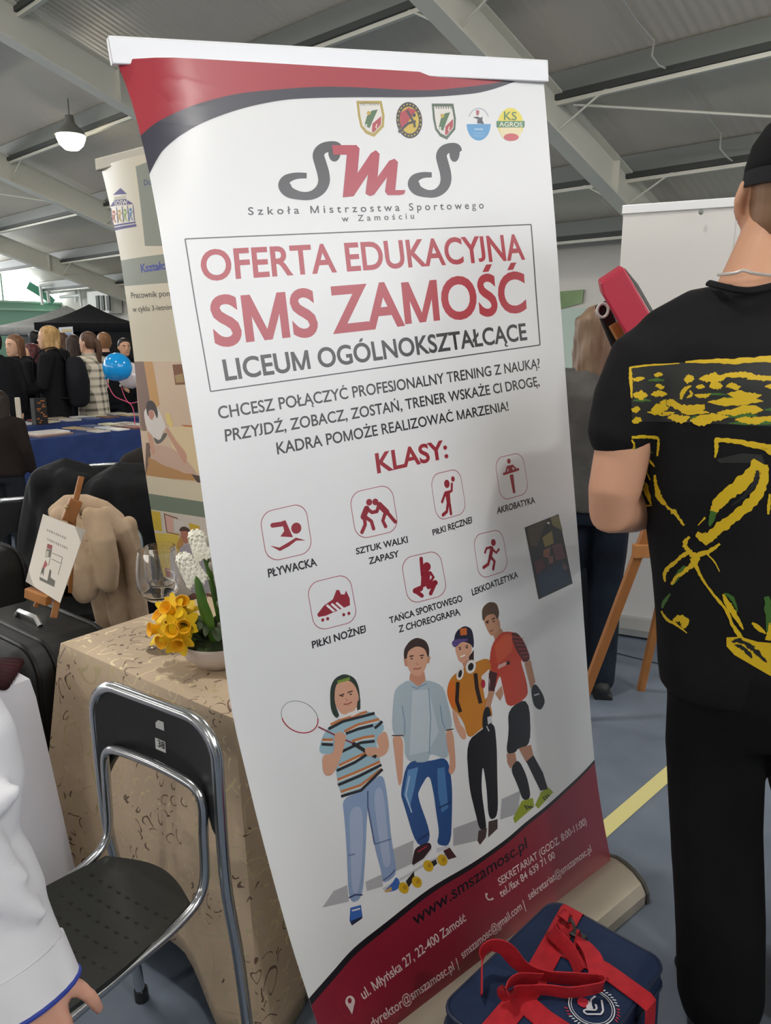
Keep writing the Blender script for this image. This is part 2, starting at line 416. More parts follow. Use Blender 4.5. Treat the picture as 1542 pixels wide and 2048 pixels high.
# ================================================================== printed art on curved film
_GC = {}
BASE = {'Ć': 'C', 'Ś': 'S', 'Ź': 'Z', 'Ż': 'Z', 'Ń': 'N', 'Ą': 'A', 'Ę': 'E', 'ć': 'c', 'ś': 's', 'ź': 'z', 'ż': 'z', 'ń': 'n', 'ą': 'a', 'ę': 'e', 'Ó': 'O', 'ó': 'o'}
def glyph(ch, bold):
    if ch in 'g@': bold = min(bold, .003)
    k = (ch, bold)
    if k in _GC: return _GC[k]
    def run(body, off):
        c = bpy.data.curves.new('t', 'FONT'); c.body = body; c.resolution_u = 5; c.offset = off
        o = bpy.data.objects.new('t', c); COL.objects.link(o)
        dg = bpy.context.evaluated_depsgraph_get(); dg.update(); me = o.evaluated_get(dg).to_mesh()
        vs = [(v.co.x, v.co.y) for v in me.vertices]; fs = [tuple(p.vertices) for p in me.polygons]
        o.evaluated_get(dg).to_mesh_clear(); bpy.data.objects.remove(o); bpy.data.curves.remove(c); return vs, fs
    b = BASE.get(ch, ch)
    if ch == 'M':
        st = .085 + 2 * bold; x0, x1, cx, c = .07 - bold, .75 + bold, .41, .682; dw = st * 1.08
        yi = c * (1 - st / (cx - dw * .45 - x0)); ym = c * (1 - (cx - x0 - dw) / (cx + .45 * dw - x0 - dw))
        vs = [(x0, 0), (x0 + st, 0), (x0 + st, yi), (cx - dw * .45, 0), (cx + dw * .45, 0), (x1 - st, yi), (x1 - st, 0), (x1, 0), (x1, c), (x1 - dw, c), (cx, ym), (x0 + dw, c), (x0, c)]
        fs = geometry.tessellate_polygon([[V((a, b, 0)) for a, b in vs]])
        _GC[k] = (vs, fs, .82); return _GC[k]
    vs, fs = run(b, bold) if b != ' ' else ([], [])
    w0 = max(x for x, y in run('|', 0)[0]); adv = max(x for x, y in run(b + '|', 0)[0]) - w0
    vs, fs = list(vs), list(fs)
    if ch == 'J':
        y0 = min(y for x, y in vs); vs = [(x, (y - y0) * .682 / (.682 - y0)) for x, y in vs]
    if ch in BASE:
        xs = [x for x, y in vs]; cx = (min(xs) + max(xs)) / 2; top = max(y for x, y in vs); th = .045 + bold
        def poly(p): o = len(vs); vs.extend(p); fs.append(tuple(range(o, o + len(p))))
        if ch in 'ĆŚŹŃÓćśźńó': poly([(cx - .05 - bold, top + .03), (cx + .04 + bold, top + .03), (cx + .13 + bold, top + .155), (cx + .02, top + .155)])
        elif ch in 'Żż': poly([(cx - .05 - bold, top + .06), (cx + .05 + bold, top + .06), (cx + .05 + bold, top + .17 + bold), (cx - .05 - bold, top + .17 + bold)])
        else:
            x1 = max(xs) - .06
            poly([(x1 - .07, 0.02), (x1 + .03 + bold, 0.02), (x1 - .05, -.09), (x1 - .03, -.13), (x1 + .05, -.12), (x1 + .05, -.17), (x1 - .05, -.19), (x1 - .13 - bold, -.12)])
    _GC[k] = (vs, fs, adv); return _GC[k]

class Film:
    """a sheet between two edge curves; art is laid out in its own (u, v) and printed on it"""
    def __init__(s, L, R, bump=None):
        s.L, s.R, s.bump = s._par(L), s._par(R), bump; s.rough = .42
        s.vs, s.fs, s.mi, s.mats = [], [], [], []
        s.nsign = 1
        if s.nrm(.5, .5).dot(ORG - s.S(.5, .5)) < 0: s.nsign = -1
        s.tab = [(u / 16, v / 40, proj(s.S(u / 16, v / 40))) for u in range(17) for v in range(41)]
    @staticmethod
    def _par(P):
        P = [V(p) for p in P]; d = [0]
        for i in range(1, len(P)): d.append(d[-1] + (P[i] - P[i - 1]).length)
        return P, [q / d[-1] for q in d]
    @staticmethod
    def _at(E, v):
        P, d = E
        if v <= 0: return P[0] + (P[1] - P[0]) * (v / d[1])
        if v >= 1: return P[-1] + (P[-1] - P[-2]) * ((v - 1) / (1 - d[-2]))
        lo, hi = 0, len(d) - 1
        while hi - lo > 1:
            m = (lo + hi) // 2
            if d[m] <= v: lo = m
            else: hi = m
        return P[lo].lerp(P[hi], (v - d[lo]) / (d[hi] - d[lo]))
    def S0(s, u, v):
        return s._at(s.L, v).lerp(s._at(s.R, v), u)
    def S(s, u, v):
        p = s.S0(u, v)
        return p + s.bump(u, v) if s.bump else p
    def nrm(s, u, v):
        e = .004
        return (s.S(u + e, v) - s.S(u - e, v)).cross(s.S(u, v + e) - s.S(u, v - e)).normalized() * s.nsign
    def uv(s, px, py):
        u, v, _ = min(s.tab, key=lambda t: (t[2][0] - px) ** 2 + (t[2][1] - py) ** 2)
        for _ in range(8):
            x, y = proj(s.S(u, v)); e = .002
            xu, yu = proj(s.S(u + e, v)); xv, yv = proj(s.S(u, v + e))
            a, c, b, d = (xu - x) / e, (yu - y) / e, (xv - x) / e, (yv - y) / e
            det = a * d - b * c; rx, ry = px - x, py - y
            u += (d * rx - b * ry) / det; v += (a * ry - c * rx) / det
        return (u, v)
    def mid(s, col):
        m = col if not isinstance(col, str) else PM(col, s.rough)
        if m not in s.mats: s.mats.append(m)
        return s.mats.index(m)
    def tri(s, uvs, faces, col, layer):
        o = len(s.vs); s.vs += [(u, v, layer) for u, v in uvs]; k = s.mid(col)
        for f in faces: s.fs.append(tuple(i + o for i in f)); s.mi.append(k)
    def poly_uv(s, pts, col, layer=1):
        pts = [(min(1.0, max(0.0, a)), min(1.0, max(0.0, b))) for a, b in pts]
        t = geometry.tessellate_polygon([[V((a * 100, b * 100, 0)) for a, b in pts]])
        s.tri(pts, t, col, layer)
    def poly(s, pts, col, layer=1): s.poly_uv([s.uv(*p) for p in pts], col, layer)
    def stroke(s, pts, wd, col, layer=1, closed=False, wfn=None):
        n = len(pts); Lf, Rt = [], []
        for i in range(n):
            a = pts[(i - 1) % n] if closed else pts[max(i - 1, 0)]; b = pts[(i + 1) % n] if closed else pts[min(i + 1, n - 1)]
            dx, dy = b[0] - a[0], b[1] - a[1]; l = math.hypot(dx, dy) or 1
            h = (wd[i] if isinstance(wd, (list, tuple)) else wd) / 2
            Lf.append(s.uv(pts[i][0] - dy / l * h, pts[i][1] + dx / l * h)); Rt.append(s.uv(pts[i][0] + dy / l * h, pts[i][1] - dx / l * h))
        vs = Lf + Rt; fs = [(i, (i + 1) % n, n + (i + 1) % n, n + i) for i in range(n if closed else n - 1)]
        s.tri(vs, fs, col, layer)
    def ell(s, c, rx, ry, col, layer=1, rot=0, a0=0, a1=360, n=28):
        pts = [(c[0] + rx * math.cos(t) * math.cos(rot) - ry * math.sin(t) * math.sin(rot), c[1] + rx * math.cos(t) * math.sin(rot) + ry * math.sin(t) * math.cos(rot))
               for t in [math.radians(a0 + (a1 - a0) * k / n) for k in range(n + (a1 - a0 < 360))]]
        s.poly(pts, col, layer)
    def quadmap(s, quad):           # unit square (x right, y up) -> uv ; quad = BL, BR, TR, TL in photo pixels
        q = [s.uv(*p) for p in quad]
        def f(x, y):
            return tuple((1 - y) * ((1 - x) * q[0][k] + x * q[1][k]) + y * ((1 - x) * q[3][k] + x * q[2][k]) for k in (0, 1))
        return f
    def text(s, body, quad, col, bold=0.0, layer=1, track=0.0, xs=None):
        f = s.quadmap(quad); cap = 0.682
        G = [glyph(c, bold) for c in body]
        if xs is not None:          # derive tracking so that glyph aspect is xs
            a = math.dist(proj(s.S(*f(0, 0))), proj(s.S(*f(1, 0)))); h = math.dist(proj(s.S(*f(0, 0))), proj(s.S(*f(0, 1))))
            em = h / cap; track = (a / (em * xs) - sum(g[2] for g in G)) / max(1, len(G) - 1)
        tot = sum(g[2] for g in G) + track * (len(G) - 1); x = 0.0
        for vs, fs, adv in G:
            if vs: s.tri([f((x + a) / tot, b / cap) for a, b in vs], fs, col, layer)
            x += adv + track
    def finish(s, name, parent, base_mat, nu=28, nv=50, thick=.0008, step=.00018):
        mb = MB(); mats = [base_mat] + s.mats
        G = [[s.S(i / nu, j / nv) for i in range(nu + 1)] for j in range(nv + 1)]
        N = [[s.nrm(i / nu, j / nv) for i in range(nu + 1)] for j in range(nv + 1)]
        W = nu + 1; H = nv + 1
        vs = [q for r in G for q in r] + [G[j][i] - N[j][i] * thick for j in range(H) for i in range(W)]
        fs = []
        for j in range(nv):
            for i in range(nu):
                a = j * W + i; fs.append((a, a + 1, a + W + 1, a + W)); b = a + W * H; fs.append((b + W, b + W + 1, b + 1, b))
        rim = [i for i in range(W)] + [j * W + nu for j in range(1, H)] + [nv * W + i for i in range(nu - 1, -1, -1)] + [j * W for j in range(nv - 1, 0, -1)]
        for k in range(len(rim)): a, b = rim[k], rim[(k + 1) % len(rim)]; fs.append((a, a + W * H, b + W * H, b))
        mb.add(vs, fs, 0)
        bm = bmesh.new()
        bv = [bm.verts.new((u * 10, v * 10, l)) for u, v, l in s.vs]
        for f, k in zip(s.fs, s.mi):
            try: fc = bm.faces.new([bv[i] for i in f]); fc.material_index = k + 1
            except ValueError: pass
        for ax, n in ((0, 28), (1, 50)):
            for k in range(1, n):
                co = [0, 0, 0]; no = [0, 0, 0]; co[ax] = 10 * k / n; no[ax] = 1
                bmesh.ops.bisect_plane(bm, geom=bm.verts[:] + bm.edges[:] + bm.faces[:], plane_co=co, plane_no=no, dist=1e-5)
        bm.verts.index_update()
        for v in bm.verts:
            u, w_ = v.co.x / 10, v.co.y / 10; mb_l = v.co.z
            v.co = s.S(u, w_) + s.nrm(u, w_) * (step * mb_l)
        for f in bm.faces:
            f.normal_update()
            if f.normal.dot(ORG - f.calc_center_median()) < 0: f.normal_flip()
        o = len(mb.v); mb.v += [v.co.copy() for v in bm.verts]
        for f in bm.faces: mb.f.append([v.index + o for v in f.verts]); mb.m.append(f.material_index)
        bm.free()
        return link(name, mb, mats, parent, smooth=True, angle=60, normals=False)
def Zm(ox, oy, sc):
    return lambda *p: [(ox + x / sc, oy + y / sc) for x, y in p]

# ================================================================== the main roll-up banner
def edge(pxs, y0, y1):
    out = []
    for k, q in enumerate(catmull([(x, y, 0) for x, y in pxs], 8)):
        t = (q.y - pxs[0][1]) / (pxs[-1][1] - pxs[0][1]); out.append(PY(q.x, q.y, y0 + (y1 - y0) * t))
    return out
Lp = [(232, 108), (262, 190), (282, 268), (300, 350), (322, 470), (342, 600), (366, 740), (392, 900), (420, 1100), (436, 1200), (460, 1400), (498, 1570), (535, 1716), (581, 1882), (618, 1998), (668, 2150)]
Rp = [(1087, 158), (1093, 230), (1101, 330), (1113, 480), (1120, 590), (1129, 720), (1142, 900), (1158, 1100), (1172, 1300), (1187, 1500), (1203, 1620), (1222, 1722)]
def crease(u, v):
    a = max(0, 1 - u / .13); b = max(0, 1 - v / .2)
    return V((-.3, .95, 0)) * (.034 * a ** 2 * b ** 1.2)
B = Film(edge(Lp, 1.43, 1.245), edge(Rp, 1.886, 1.886), crease)
RED, REDB, INK, NAVY = '#b3142f', '#a01c31', '#1b1b22', '#23233a'
WHITE = '#f0f0f2'
# top and bottom waves
o = Zm(220, 80, 3.2125); o2 = Zm(840, 0, 2.197)
def cm(p): return [(q.x, q.y) for q in catmull([(x, y, 0) for x, y in p], 6)]
outer = cm([(278, 275)] + o((200, 612), (300, 530), (450, 455), (600, 400), (800, 350), (1000, 325), (1300, 303), (1542, 303)) + o2((0, 397), (150, 388), (300, 370), (400, 350)))
inner = cm([(296, 356)] + o((250, 870), (300, 770), (350, 700), (450, 615), (600, 530), (800, 455), (1000, 405), (1200, 378), (1542, 368)) + o2((0, 427), (200, 415), (300, 398), (400, 365), (435, 350)))
tl = [B.uv(*p) for p in outer]; il = [B.uv(*p) for p in inner]
ue = tl[-1][0]
B.poly_uv([(0, 0)] + [(0, tl[0][1])] + tl[1:] + [(ue, 0)], '#a8142e', 1)
B.poly_uv([(0, tl[0][1])] + tl[1:] + [(ue, 0), (il[-1][0], 0)] + [(min(1, u), max(0, v)) for u, v in reversed(il[1:])] + [(0, il[0][1])], NAVY, 2)
wv = cm(Zm(580, 1600, 2.336)((85, 930), (200, 800), (300, 690), (450, 570), (650, 415), (850, 295), (1000, 190), (1100, 105), (1200, 25)) + Zm(900, 1400, 2.402)((550, 430), (640, 345), (695, 285)))
wu = [B.uv(*p) for p in wv]; wu = [(0, wu[0][1])] + wu[1:-1] + [(1, wu[-1][1])]
B.poly_uv(wu + [(1, 1), (0, 1)], '#8e1a30', 1)
B.poly_uv(wu + [(u, v + .0045 + .0035 * (1 - u)) for u, v in reversed(wu)], '#17141a', 2)
# texts
T = B.text
T('Szkoła Mistrzostwa Sportowego', [(496, 430), (968, 417), (967, 403), (495, 415)], '#33323a', .014, xs=1.0)
T('w Zamościu', [(684, 443.5), (829, 437.5), (828, 426), (683, 431.5)], '#33323a', .014, xs=1.0)
T('OFERTA EDUKACYJNA', [(402, 561), (1049, 518), (1043, 469.5), (397, 502)], RED, .020)
T('SMS ZAMOŚĆ', [(428, 692), (1055, 620.5), (1050, 545), (416, 596)], RED, .026)
T('LICEUM OGÓLNOKSZTAŁCĄCE', [(448, 761), (1055, 679), (1051, 647), (441, 721)], INK, .022)
T('CHCESZ POŁĄCZYĆ PROFESJONALNY TRENING Z NAUKĄ?', [(437, 838), (1081, 735.5), (1079, 717), (433, 814)], INK, .014)
T('PRZYJDŹ, ZOBACZ, ZOSTAŃ, TRENER WSKAŻE CI DROGĘ,', [(449, 883.5), (1080, 771), (1077, 753), (447, 860)], INK, .014)
T('KADRA POMOŻE REALIZOWAĆ MARZENIA!', [(553, 909), (1019, 820.5), (1016, 803), (550, 886)], INK, .014)
T('KLASY:', [(752, 946.5), (898, 914), (893, 880), (747, 909)], REDB, .026)
for body, q in (('PŁYWACKA', [(536, 1155), (634, 1131), (630, 1116), (534, 1139)]), ('SZTUK WALKI', [(712, 1109), (817, 1084.5), (815, 1072), (711, 1097)]),
                ('ZAPASY', [(738.5, 1128.5), (798, 1113), (796, 1101), (737, 1116)]), ('PIŁKI NOŻNEJ', [(624, 1297), (733, 1264), (731, 1250), (622, 1283.5)]),
                ('TAŃCA SPORTOWEGO', [(780, 1247), (926, 1202), (923, 1190), (777.5, 1235)]), ('Z CHOREOGRAFIĄ', [(798, 1265), (920, 1228.5), (917, 1217), (797, 1252)]),
                ('PIŁKI RĘCZNEJ', [(865.5, 1071), (945, 1045.5), (943.5, 1033), (863.5, 1060)]), ('AKROBATYKA', [(994, 1027.5), (1070, 1005.5), (1068, 994), (994, 1015)]),
                ('LEKKOATLETYKA', [(944, 1191.5), (1036, 1154.5), (1034, 1143), (942, 1179)])):
    T(body, q, INK, .026)
T('www.smszamosc.pl', [(830, 1852), (1056, 1694), (1052, 1673), (822, 1827)], '#15101a', .008, 3)
LT = '#e3cdcd'
T('ul. Młyńska 27, 22-400 Zamość', [(726, 2000), (933, 1840), (927, 1825), (717, 1982)], LT, .012, 3)
T('dyrektor@smszamosc.pl', [(744, 2058), (910, 1938), (904, 1922), (737, 2040)], LT, .012, 3)
T('|', [(914, 1936), (919, 1932), (914, 1914), (909, 1918)], LT, .004, 3)
T('smszamosc@gmail.com', [(925, 1918), (1045, 1817), (1040, 1803), (919, 1903)], LT, .01, 3)
T('|', [(1048, 1819), (1052, 1815), (1047, 1798), (1043, 1802)], LT, .004, 3)
T('sekretariat@smszamosc.pl', [(1058, 1800), (1184, 1702), (1180, 1689), (1053, 1786)], LT, .01, 3)
T('SEKRETARIAT (GODZ. 8:00-11:00)', [(998, 1772), (1174, 1647), (1171, 1634), (994, 1758)], LT, .012, 3)
T('tel./fax 84 639 71 00', [(1002, 1795), (1111, 1714), (1107, 1702), (997, 1781)], LT, .012, 3)
# phone and pin marks
B.stroke([(973, 1786), (972, 1793), (976, 1799), (983, 1799), (986, 1796)], [5, 3, 3, 3, 5], LT, 3)
B.ell((700, 2003), 9.5, 12, LT, 3); B.poly([(692, 2008), (709, 2005), (704, 2029)], LT, 3); B.ell((699, 2001), 4, 5.5, '#8e1a30', 4)
B.stroke([(700 + 20 * math.cos(t / 24 * 2 * PI), 2010 + 27 * math.sin(t / 24 * 2 * PI)) for t in range(24)], 1.2, '#b0283f', 3, True)
# framed box
bx = [(370, 478), (1062, 449), (1080, 690), (421, 783)]
for k in range(4):
    a, b = bx[k], bx[(k + 1) % 4]
    B.stroke([a, b], 2.4, '#35343c', 1)
# SMS logo
def sletter(ox, oy, sx, sy, col):
    P = [(1.0, .13), (.93, .06), (.8, .05), (.70, .10), (.655, .2), (.69, .36), (.73, .52), (.74, .68), (.68, .82), (.55, .915), (.38, .925), (.2, .86), (.125, .74), (.16, .63), (.3, .57), (.47, .565)]
    Wd = [.12, .2, .19, .2, .21, .215, .215, .21, .19, .16, .15, .2, .23, .17, .12, .10]
    Q = catmull([(x, y, w_) for (x, y), w_ in zip(P, Wd)], 5)
    B.stroke([(ox + q.x * sx, oy + q.y * sy) for q in Q], [q.z * sy * 0.98 for q in Q], col, 2)
    B.ell((ox + .905 * sx, oy + .15 * sy), .095 * sx, .165 * sy, col, 2)
sletter(553, 288, 128, 112, '#2e2d35'); sletter(814, 291, 105, 104, '#2e2d35')
M_ = [(-60, 405), (120, 405), (143, 430), (128, 610), (225, 465), (262, 442), (290, 470), (275, 640), (360, 520), (400, 505), (425, 530), (405, 735), (480, 735), (470, 765), (440, 772), (350, 772), (330, 745), (345, 640), (250, 770), (220, 780), (187, 760), (205, 620), (100, 780), (20, 788), (50, 475), (-50, 475)]
B.poly(Zm(680, 180, 3.671)(*M_), '#b3183a', 3)
# club badges
z = Zm(680, 180, 3.671)
def shield(dx, dy, rim, k=1.0):
    S_ = [(120, 80), (305, 80), (327, 190), (322, 270), (250, 345), (190, 320), (150, 270), (132, 190)]
    c = (225, 200); f = lambda q, s_: (c[0] + (q[0] - c[0]) * s_ * k + dx, c[1] + (q[1] - c[1]) * s_ + dy)
    B.poly(z(*[f(q, 1) for q in S_]), rim, 1); B.poly(z(*[f(q, .82) for q in S_]), '#e9e6e0', 2)
    B.poly(z(*[f(q, .8) for q in ((322, 190), (318, 268), (250, 342), (235, 330), (240, 260))]), '#b3303c', 3)
    B.poly(z(*[f(q, .8) for q in ((190, 190), (235, 140), (290, 130), (240, 240), (215, 300), (165, 280))]), '#3f6b3c', 3)
    B.ell(z(f((210, 170), 1))[0], 4, 4, '#c9a83a', 4); B.stroke(z(f((270, 250), 1), f((262, 275), 1), f((275, 285), 1)), 2, '#efe6da', 4)
    B.stroke(z(f((165, 265), 1), f((195, 255), 1), f((190, 285), 1)), 3, '#e8e8e0', 4)
shield(0, 0, '#b7a046'); shield(538, 20, '#47604a', .86)
T('HETMAN', z((145, 115), (285, 115), (285, 92), (145, 92)), '#77766e', 0, 3)
for k in range(7): B.stroke(z((704 + k * 18, 120), (708 + k * 18, 138)), 2.2, '#77766e', 3)
c0 = z((508, 222))[0]
B.ell(c0, 26, 36.5, '#2b2428', 1, -.1); B.ell(c0, 19, 27, '#d5b62e', 2, -.1)
B.poly(z((440, 170), (500, 130), (560, 150), (480, 260), (450, 290), (440, 230)), '#b3273b', 3)
B.stroke(z((490, 150), (520, 200), (545, 250), (548, 275)), 4.5, '#2b2428', 4); B.stroke(z((430, 310), (500, 245), (555, 230)), 5, '#2b2428', 4); B.ell(z((543, 185))[0], 3.4, 4, '#2b2428', 4)
for k in range(22):
    t = 2 * PI * k / 22; B.ell((c0[0] + 22.6 * math.cos(t) + 1.5 * math.sin(t), c0[1] + 31.6 * math.sin(t)), 1.5, 1.8, '#cdb652', 3, n=6)
B.ell(z((1018, 250))[0], 24, 33, '#4e9ed6', 1, 0, 0, 180); B.stroke([z((1018 + 76 * math.cos(t), 230 - 95 * math.sin(t)))[0] for t in [PI * (.12 + .76 * k / 14) for k in range(15)]], 2.2, '#b9c3cc', 1)
B.poly(z((975, 200), (1010, 195), (1030, 205), (1045, 195), (1045, 225), (1058, 250), (1005, 245), (1010, 215)), '#3d4550', 2); B.poly(z((998, 148), (1022, 150), (1020, 180), (1008, 190), (1000, 180)), '#b5606a', 2)
B.stroke(z((985, 288), (1050, 288)), 3.5, '#9cc6e6', 2)
for yy in (318, 338): B.stroke(z((975, yy), (1062, yy)), 1.6, '#7fb6e2', 2)
B.ell(z((1252, 253))[0], 25.5, 33, '#efdf4a', 1); B.ell(z((1252, 300))[0], 22, 20, '#f1e2b4', 2); B.ell(z((1256, 347))[0], 15, 7.5, '#cf4a56', 3)
B.poly(z((1150, 228), (1355, 228), (1353, 275), (1150, 275)), '#44855c', 3)
T('KS', z((1197, 220), (1298, 222), (1298, 163), (1197, 158)), '#4d8150', .004, 4); T('AGROS', z((1168, 268), (1338, 270), (1338, 238), (1168, 236)), '#f3f1dc', .01, 4)
# class icons
def icon(tl_, tr, br, bl):
    f = B.quadmap([bl, br, tr, tl_]); P = []
    for cx, cy, a0 in ((.27, .27, 180), (.73, .27, 270), (.73, .73, 0), (.27, .73, 90)):
        for k in range(9):
            t = math.radians(a0 + 90 * k / 8); P.append((cx + .27 * math.cos(t), cy + .27 * math.sin(t)))
    w_ = .012; n = len(P)
    vs = [f(*p) for p in P] + [f(.5 + (x - .5) * (1 - 2.2 * w_), .5 + (y - .5) * (1 - 2.2 * w_)) for x, y in P]
    B.tri(vs, [(i, (i + 1) % n, n + (i + 1) % n, n + i) for i in range(n)], '#a8324a', 1)
    col = '#9a1a30'
    def pl(*pts): B.poly_uv([f(x, 1 - y) for x, y in pts], col, 1)
    def ci(x, y, rx, ry=None): B.poly_uv([f(x + rx * math.cos(2 * PI * k / 18), 1 - y - (ry or rx) * math.sin(2 * PI * k / 18)) for k in range(18)], col, 1)
    def ln(wd, *pts):
        n_ = len(pts); A, C = [], []
        for i in range(n_):
            a, b = pts[max(i - 1, 0)], pts[min(i + 1, n_ - 1)]; dx, dy = b[0] - a[0], b[1] - a[1]; l = math.hypot(dx, dy)
            A.append(f(pts[i][0] - dy / l * wd / 2, 1 - pts[i][1] - dx / l * wd / 2)); C.append(f(pts[i][0] + dy / l * wd / 2, 1 - pts[i][1] + dx / l * wd / 2))
        B.tri(A + C, [(i, i + 1, n_ + i + 1, n_ + i) for i in range(n_ - 1)], col, 1)
        for p in (pts[0], pts[-1]): ci(p[0], p[1], wd / 2)
    return pl, ci, ln
pl, ci, ln = icon((517.6, 1025.6), (610.8, 1004.4), (627, 1104), (534.5, 1125.6))
ci(.72, .46, .11); ln(.095, (.24, .3), (.48, .32)); pl((.44, .26), (.52, .26), (.62, .62), (.36, .55), (.46, .46)); pl((.12, .68), (.3, .76), (.5, .70), (.68, .64), (.88, .74), (.68, .70), (.5, .78), (.3, .83))
pl, ci, ln = icon((697.4, 985.8), (783, 967.3), (798.7, 1061), (713, 1080.6))
ci(.42, .28, .07); ci(.56, .3, .07); ln(.13, (.34, .4), (.24, .55)); ln(.08, (.26, .58), (.25, .72), (.15, .86)); ln(.08, (.3, .58), (.4, .68), (.42, .84)); ln(.08, (.36, .42), (.45, .5), (.55, .5))
ln(.13, (.64, .38), (.78, .56)); ln(.08, (.74, .58), (.66, .72), (.7, .85)); ln(.08, (.8, .58), (.9, .74), (.94, .8)); ln(.08, (.62, .4), (.56, .5))
pl, ci, ln = icon((611.6, 1167.3), (698.7, 1146), (716.4, 1242), (629.3, 1264))
pl((.12, .66), (.3, .52), (.52, .44), (.64, .27), (.7, .29), (.72, .38), (.8, .40), (.85, .33), (.9, .5), (.88, .64), (.3, .73), (.14, .72))
for x in (.22, .33, .7, .82): ci(x, .80, .035)
for k in range(3): B.poly_uv([(lambda f: f)(B.quadmap([(629.3, 1264), (716.4, 1242), (698.7, 1146), (611.6, 1167.3)]))(x, 1 - y) for x, y in ((.34 + k * .11, .53), (.385 + k * .11, .51), (.53 + k * .11, .68), (.47 + k * .11, .69))], WHITE, 2)
pl, ci, ln = icon((800.3, 1117.4), (879.3, 1099), (895.7, 1189), (816.7, 1210))
ci(.6, .3, .1); ln(.085, (.5, .1), (.46, .45)); pl((.5, .36), (.68, .42), (.62, .56), (.64, .68), (.36, .72), (.43, .45)); ln(.07, (.66, .44), (.72, .55), (.6, .66)); ln(.12, (.36, .72), (.22, .74)); ln(.09, (.22, .74), (.36, .88)); ln(.12, (.56, .72), (.74, .68)); ln(.09, (.74, .68), (.58, .88))
pl, ci, ln = icon((859.7, 950), (919.4, 935.7), (933.8, 1025.6), (873.9, 1043))
ci(.5, .27, .09); ci(.72, .2, .06); ln(.07, (.66, .3), (.62, .44), (.52, .46)); pl((.4, .42), (.56, .42), (.52, .72), (.4, .72)); ln(.07, (.4, .46), (.26, .62)); ln(.08, (.42, .72), (.36, .85), (.22, .9)); ln(.08, (.49, .72), (.48, .92))
pl, ci, ln = icon((988.3, 916.7), (1044.7, 903.6), (1058.3, 985.9), (1001.9, 1003))
ci(.48, .14, .06); ln(.06, (.24, .4), (.76, .38)); pl((.4, .24), (.58, .24), (.55, .42), (.43, .42)); ln(.05, (.4, .26), (.32, .38)); ln(.05, (.58, .26), (.68, .36)); pl((.43, .46), (.56, .46), (.53, .9), (.45, .9))
pl, ci, ln = icon((944.7, 1071), (1003.8, 1056.7), (1017.4, 1140), (958.3, 1159.6))
ci(.64, .27, .08); ln(.11, (.56, .4), (.46, .58)); ln(.06, (.54, .36), (.38, .36), (.32, .44)); ln(.06, (.58, .42), (.68, .52), (.78, .46)); ln(.08, (.5, .6), (.58, .7), (.5, .86)); ln(.08, (.44, .6), (.36, .72), (.2, .76))
# printed group of four sporty youngsters
z = Zm(540, 1240, 3.303); SK, SK2 = '#d9a488', '#c98f72'
def soft(p, n=2):
    for _ in range(n if len(p) > 5 else 0):
        p = [q for i in range(len(p)) for q in ((p[i][0] * .78 + p[(i + 1) % len(p)][0] * .22, p[i][1] * .78 + p[(i + 1) % len(p)][1] * .22), (p[i][0] * .22 + p[(i + 1) % len(p)][0] * .78, p[i][1] * .22 + p[(i + 1) % len(p)][1] * .78))]
    return p
def P_(col, lay, *pts): B.poly(soft(z(*pts)), col, lay)
def S_(col, lay, wd, *pts): B.stroke(z(*pts), wd / 3.3, col, lay)
P_('#b3b4b8', 1, (345, 1900), (420, 1790), (510, 1750), (520, 1860)); P_('#b3b4b8', 1, (630, 1730), (740, 1680), (745, 1760), (640, 1790))
P_('#26342a', 2, (398, 570), (396, 450), (425, 385), (490, 352), (560, 380), (590, 450), (598, 585), (572, 600), (560, 440), (520, 400), (450, 415), (430, 450), (430, 560), (462, 640), (438, 650), (412, 620))
P_(SK, 3, (428, 450), (450, 408), (520, 396), (560, 430), (584, 490), (586, 530), (570, 580), (540, 618), (480, 628), (445, 590), (425, 540)); P_('#7d9a34', 4, (442, 402), (525, 376), (528, 396), (448, 418))
S_('#5b3a2c', 4, 9, (455, 500), (490, 488)); S_('#5b3a2c', 4, 9, (510, 480), (545, 468)); S_('#a8574c', 4, 9, (485, 556), (515, 555), (540, 540)); S_('#b98468', 4, 7, (500, 515), (505, 530), (515, 528)); P_('#26342a', 4, (575, 540), (596, 520), (596, 588), (574, 598))
P_('#e9e6e4', 3, (445, 640), (578, 590), (592, 612), (480, 668))
P_('#9dc0cf', 2, (435, 655), (580, 605), (680, 605), (770, 715), (690, 785), (742, 975), (600, 1130), (470, 1172), (435, 1010), (420, 885), (318, 885), (340, 780), (380, 715))
for k, (a, b, c) in enumerate((((385, 720), (480, 670), (690, 615)), ((500, 750), (580, 720), (680, 695)), ((340, 820), (380, 822), (415, 824)), ((470, 870), (600, 810), (690, 800)), ((440, 995), (560, 940), (650, 880)), ((448, 1090), (590, 1030), (735, 955)), ((468, 1165), (600, 1125), (742, 985)), ((690, 715), (720, 690), (740, 668)))):
    S_('#1d2026', 4, 19, a, b, c)
for a, b, c in (((400, 690), (470, 660), (640, 605)), ((490, 735), (580, 690), (720, 655)), ((345, 790), (380, 790), (415, 790)), ((540, 800), (620, 775), (690, 765)), ((455, 960), (580, 900), (640, 875)), ((445, 1055), (580, 1000), (725, 935)), ((465, 1135), (600, 1090), (735, 985))):
    S_('#c87b45', 3, 17, a, b, c); S_('#ece6de', 3, 6, *[(x, y + 13) for x, y in (a, b, c)])
P_(SK, 5, (342, 888), (420, 884), (425, 790), (420, 750), (470, 735), (503, 765), (490, 830), (455, 940), (415, 1020), (375, 1032), (348, 1005))
P_(SK, 5, (698, 778), (765, 722), (790, 830), (765, 890), (705, 912), (650, 900), (628, 862), (650, 838), (700, 842), (722, 850))
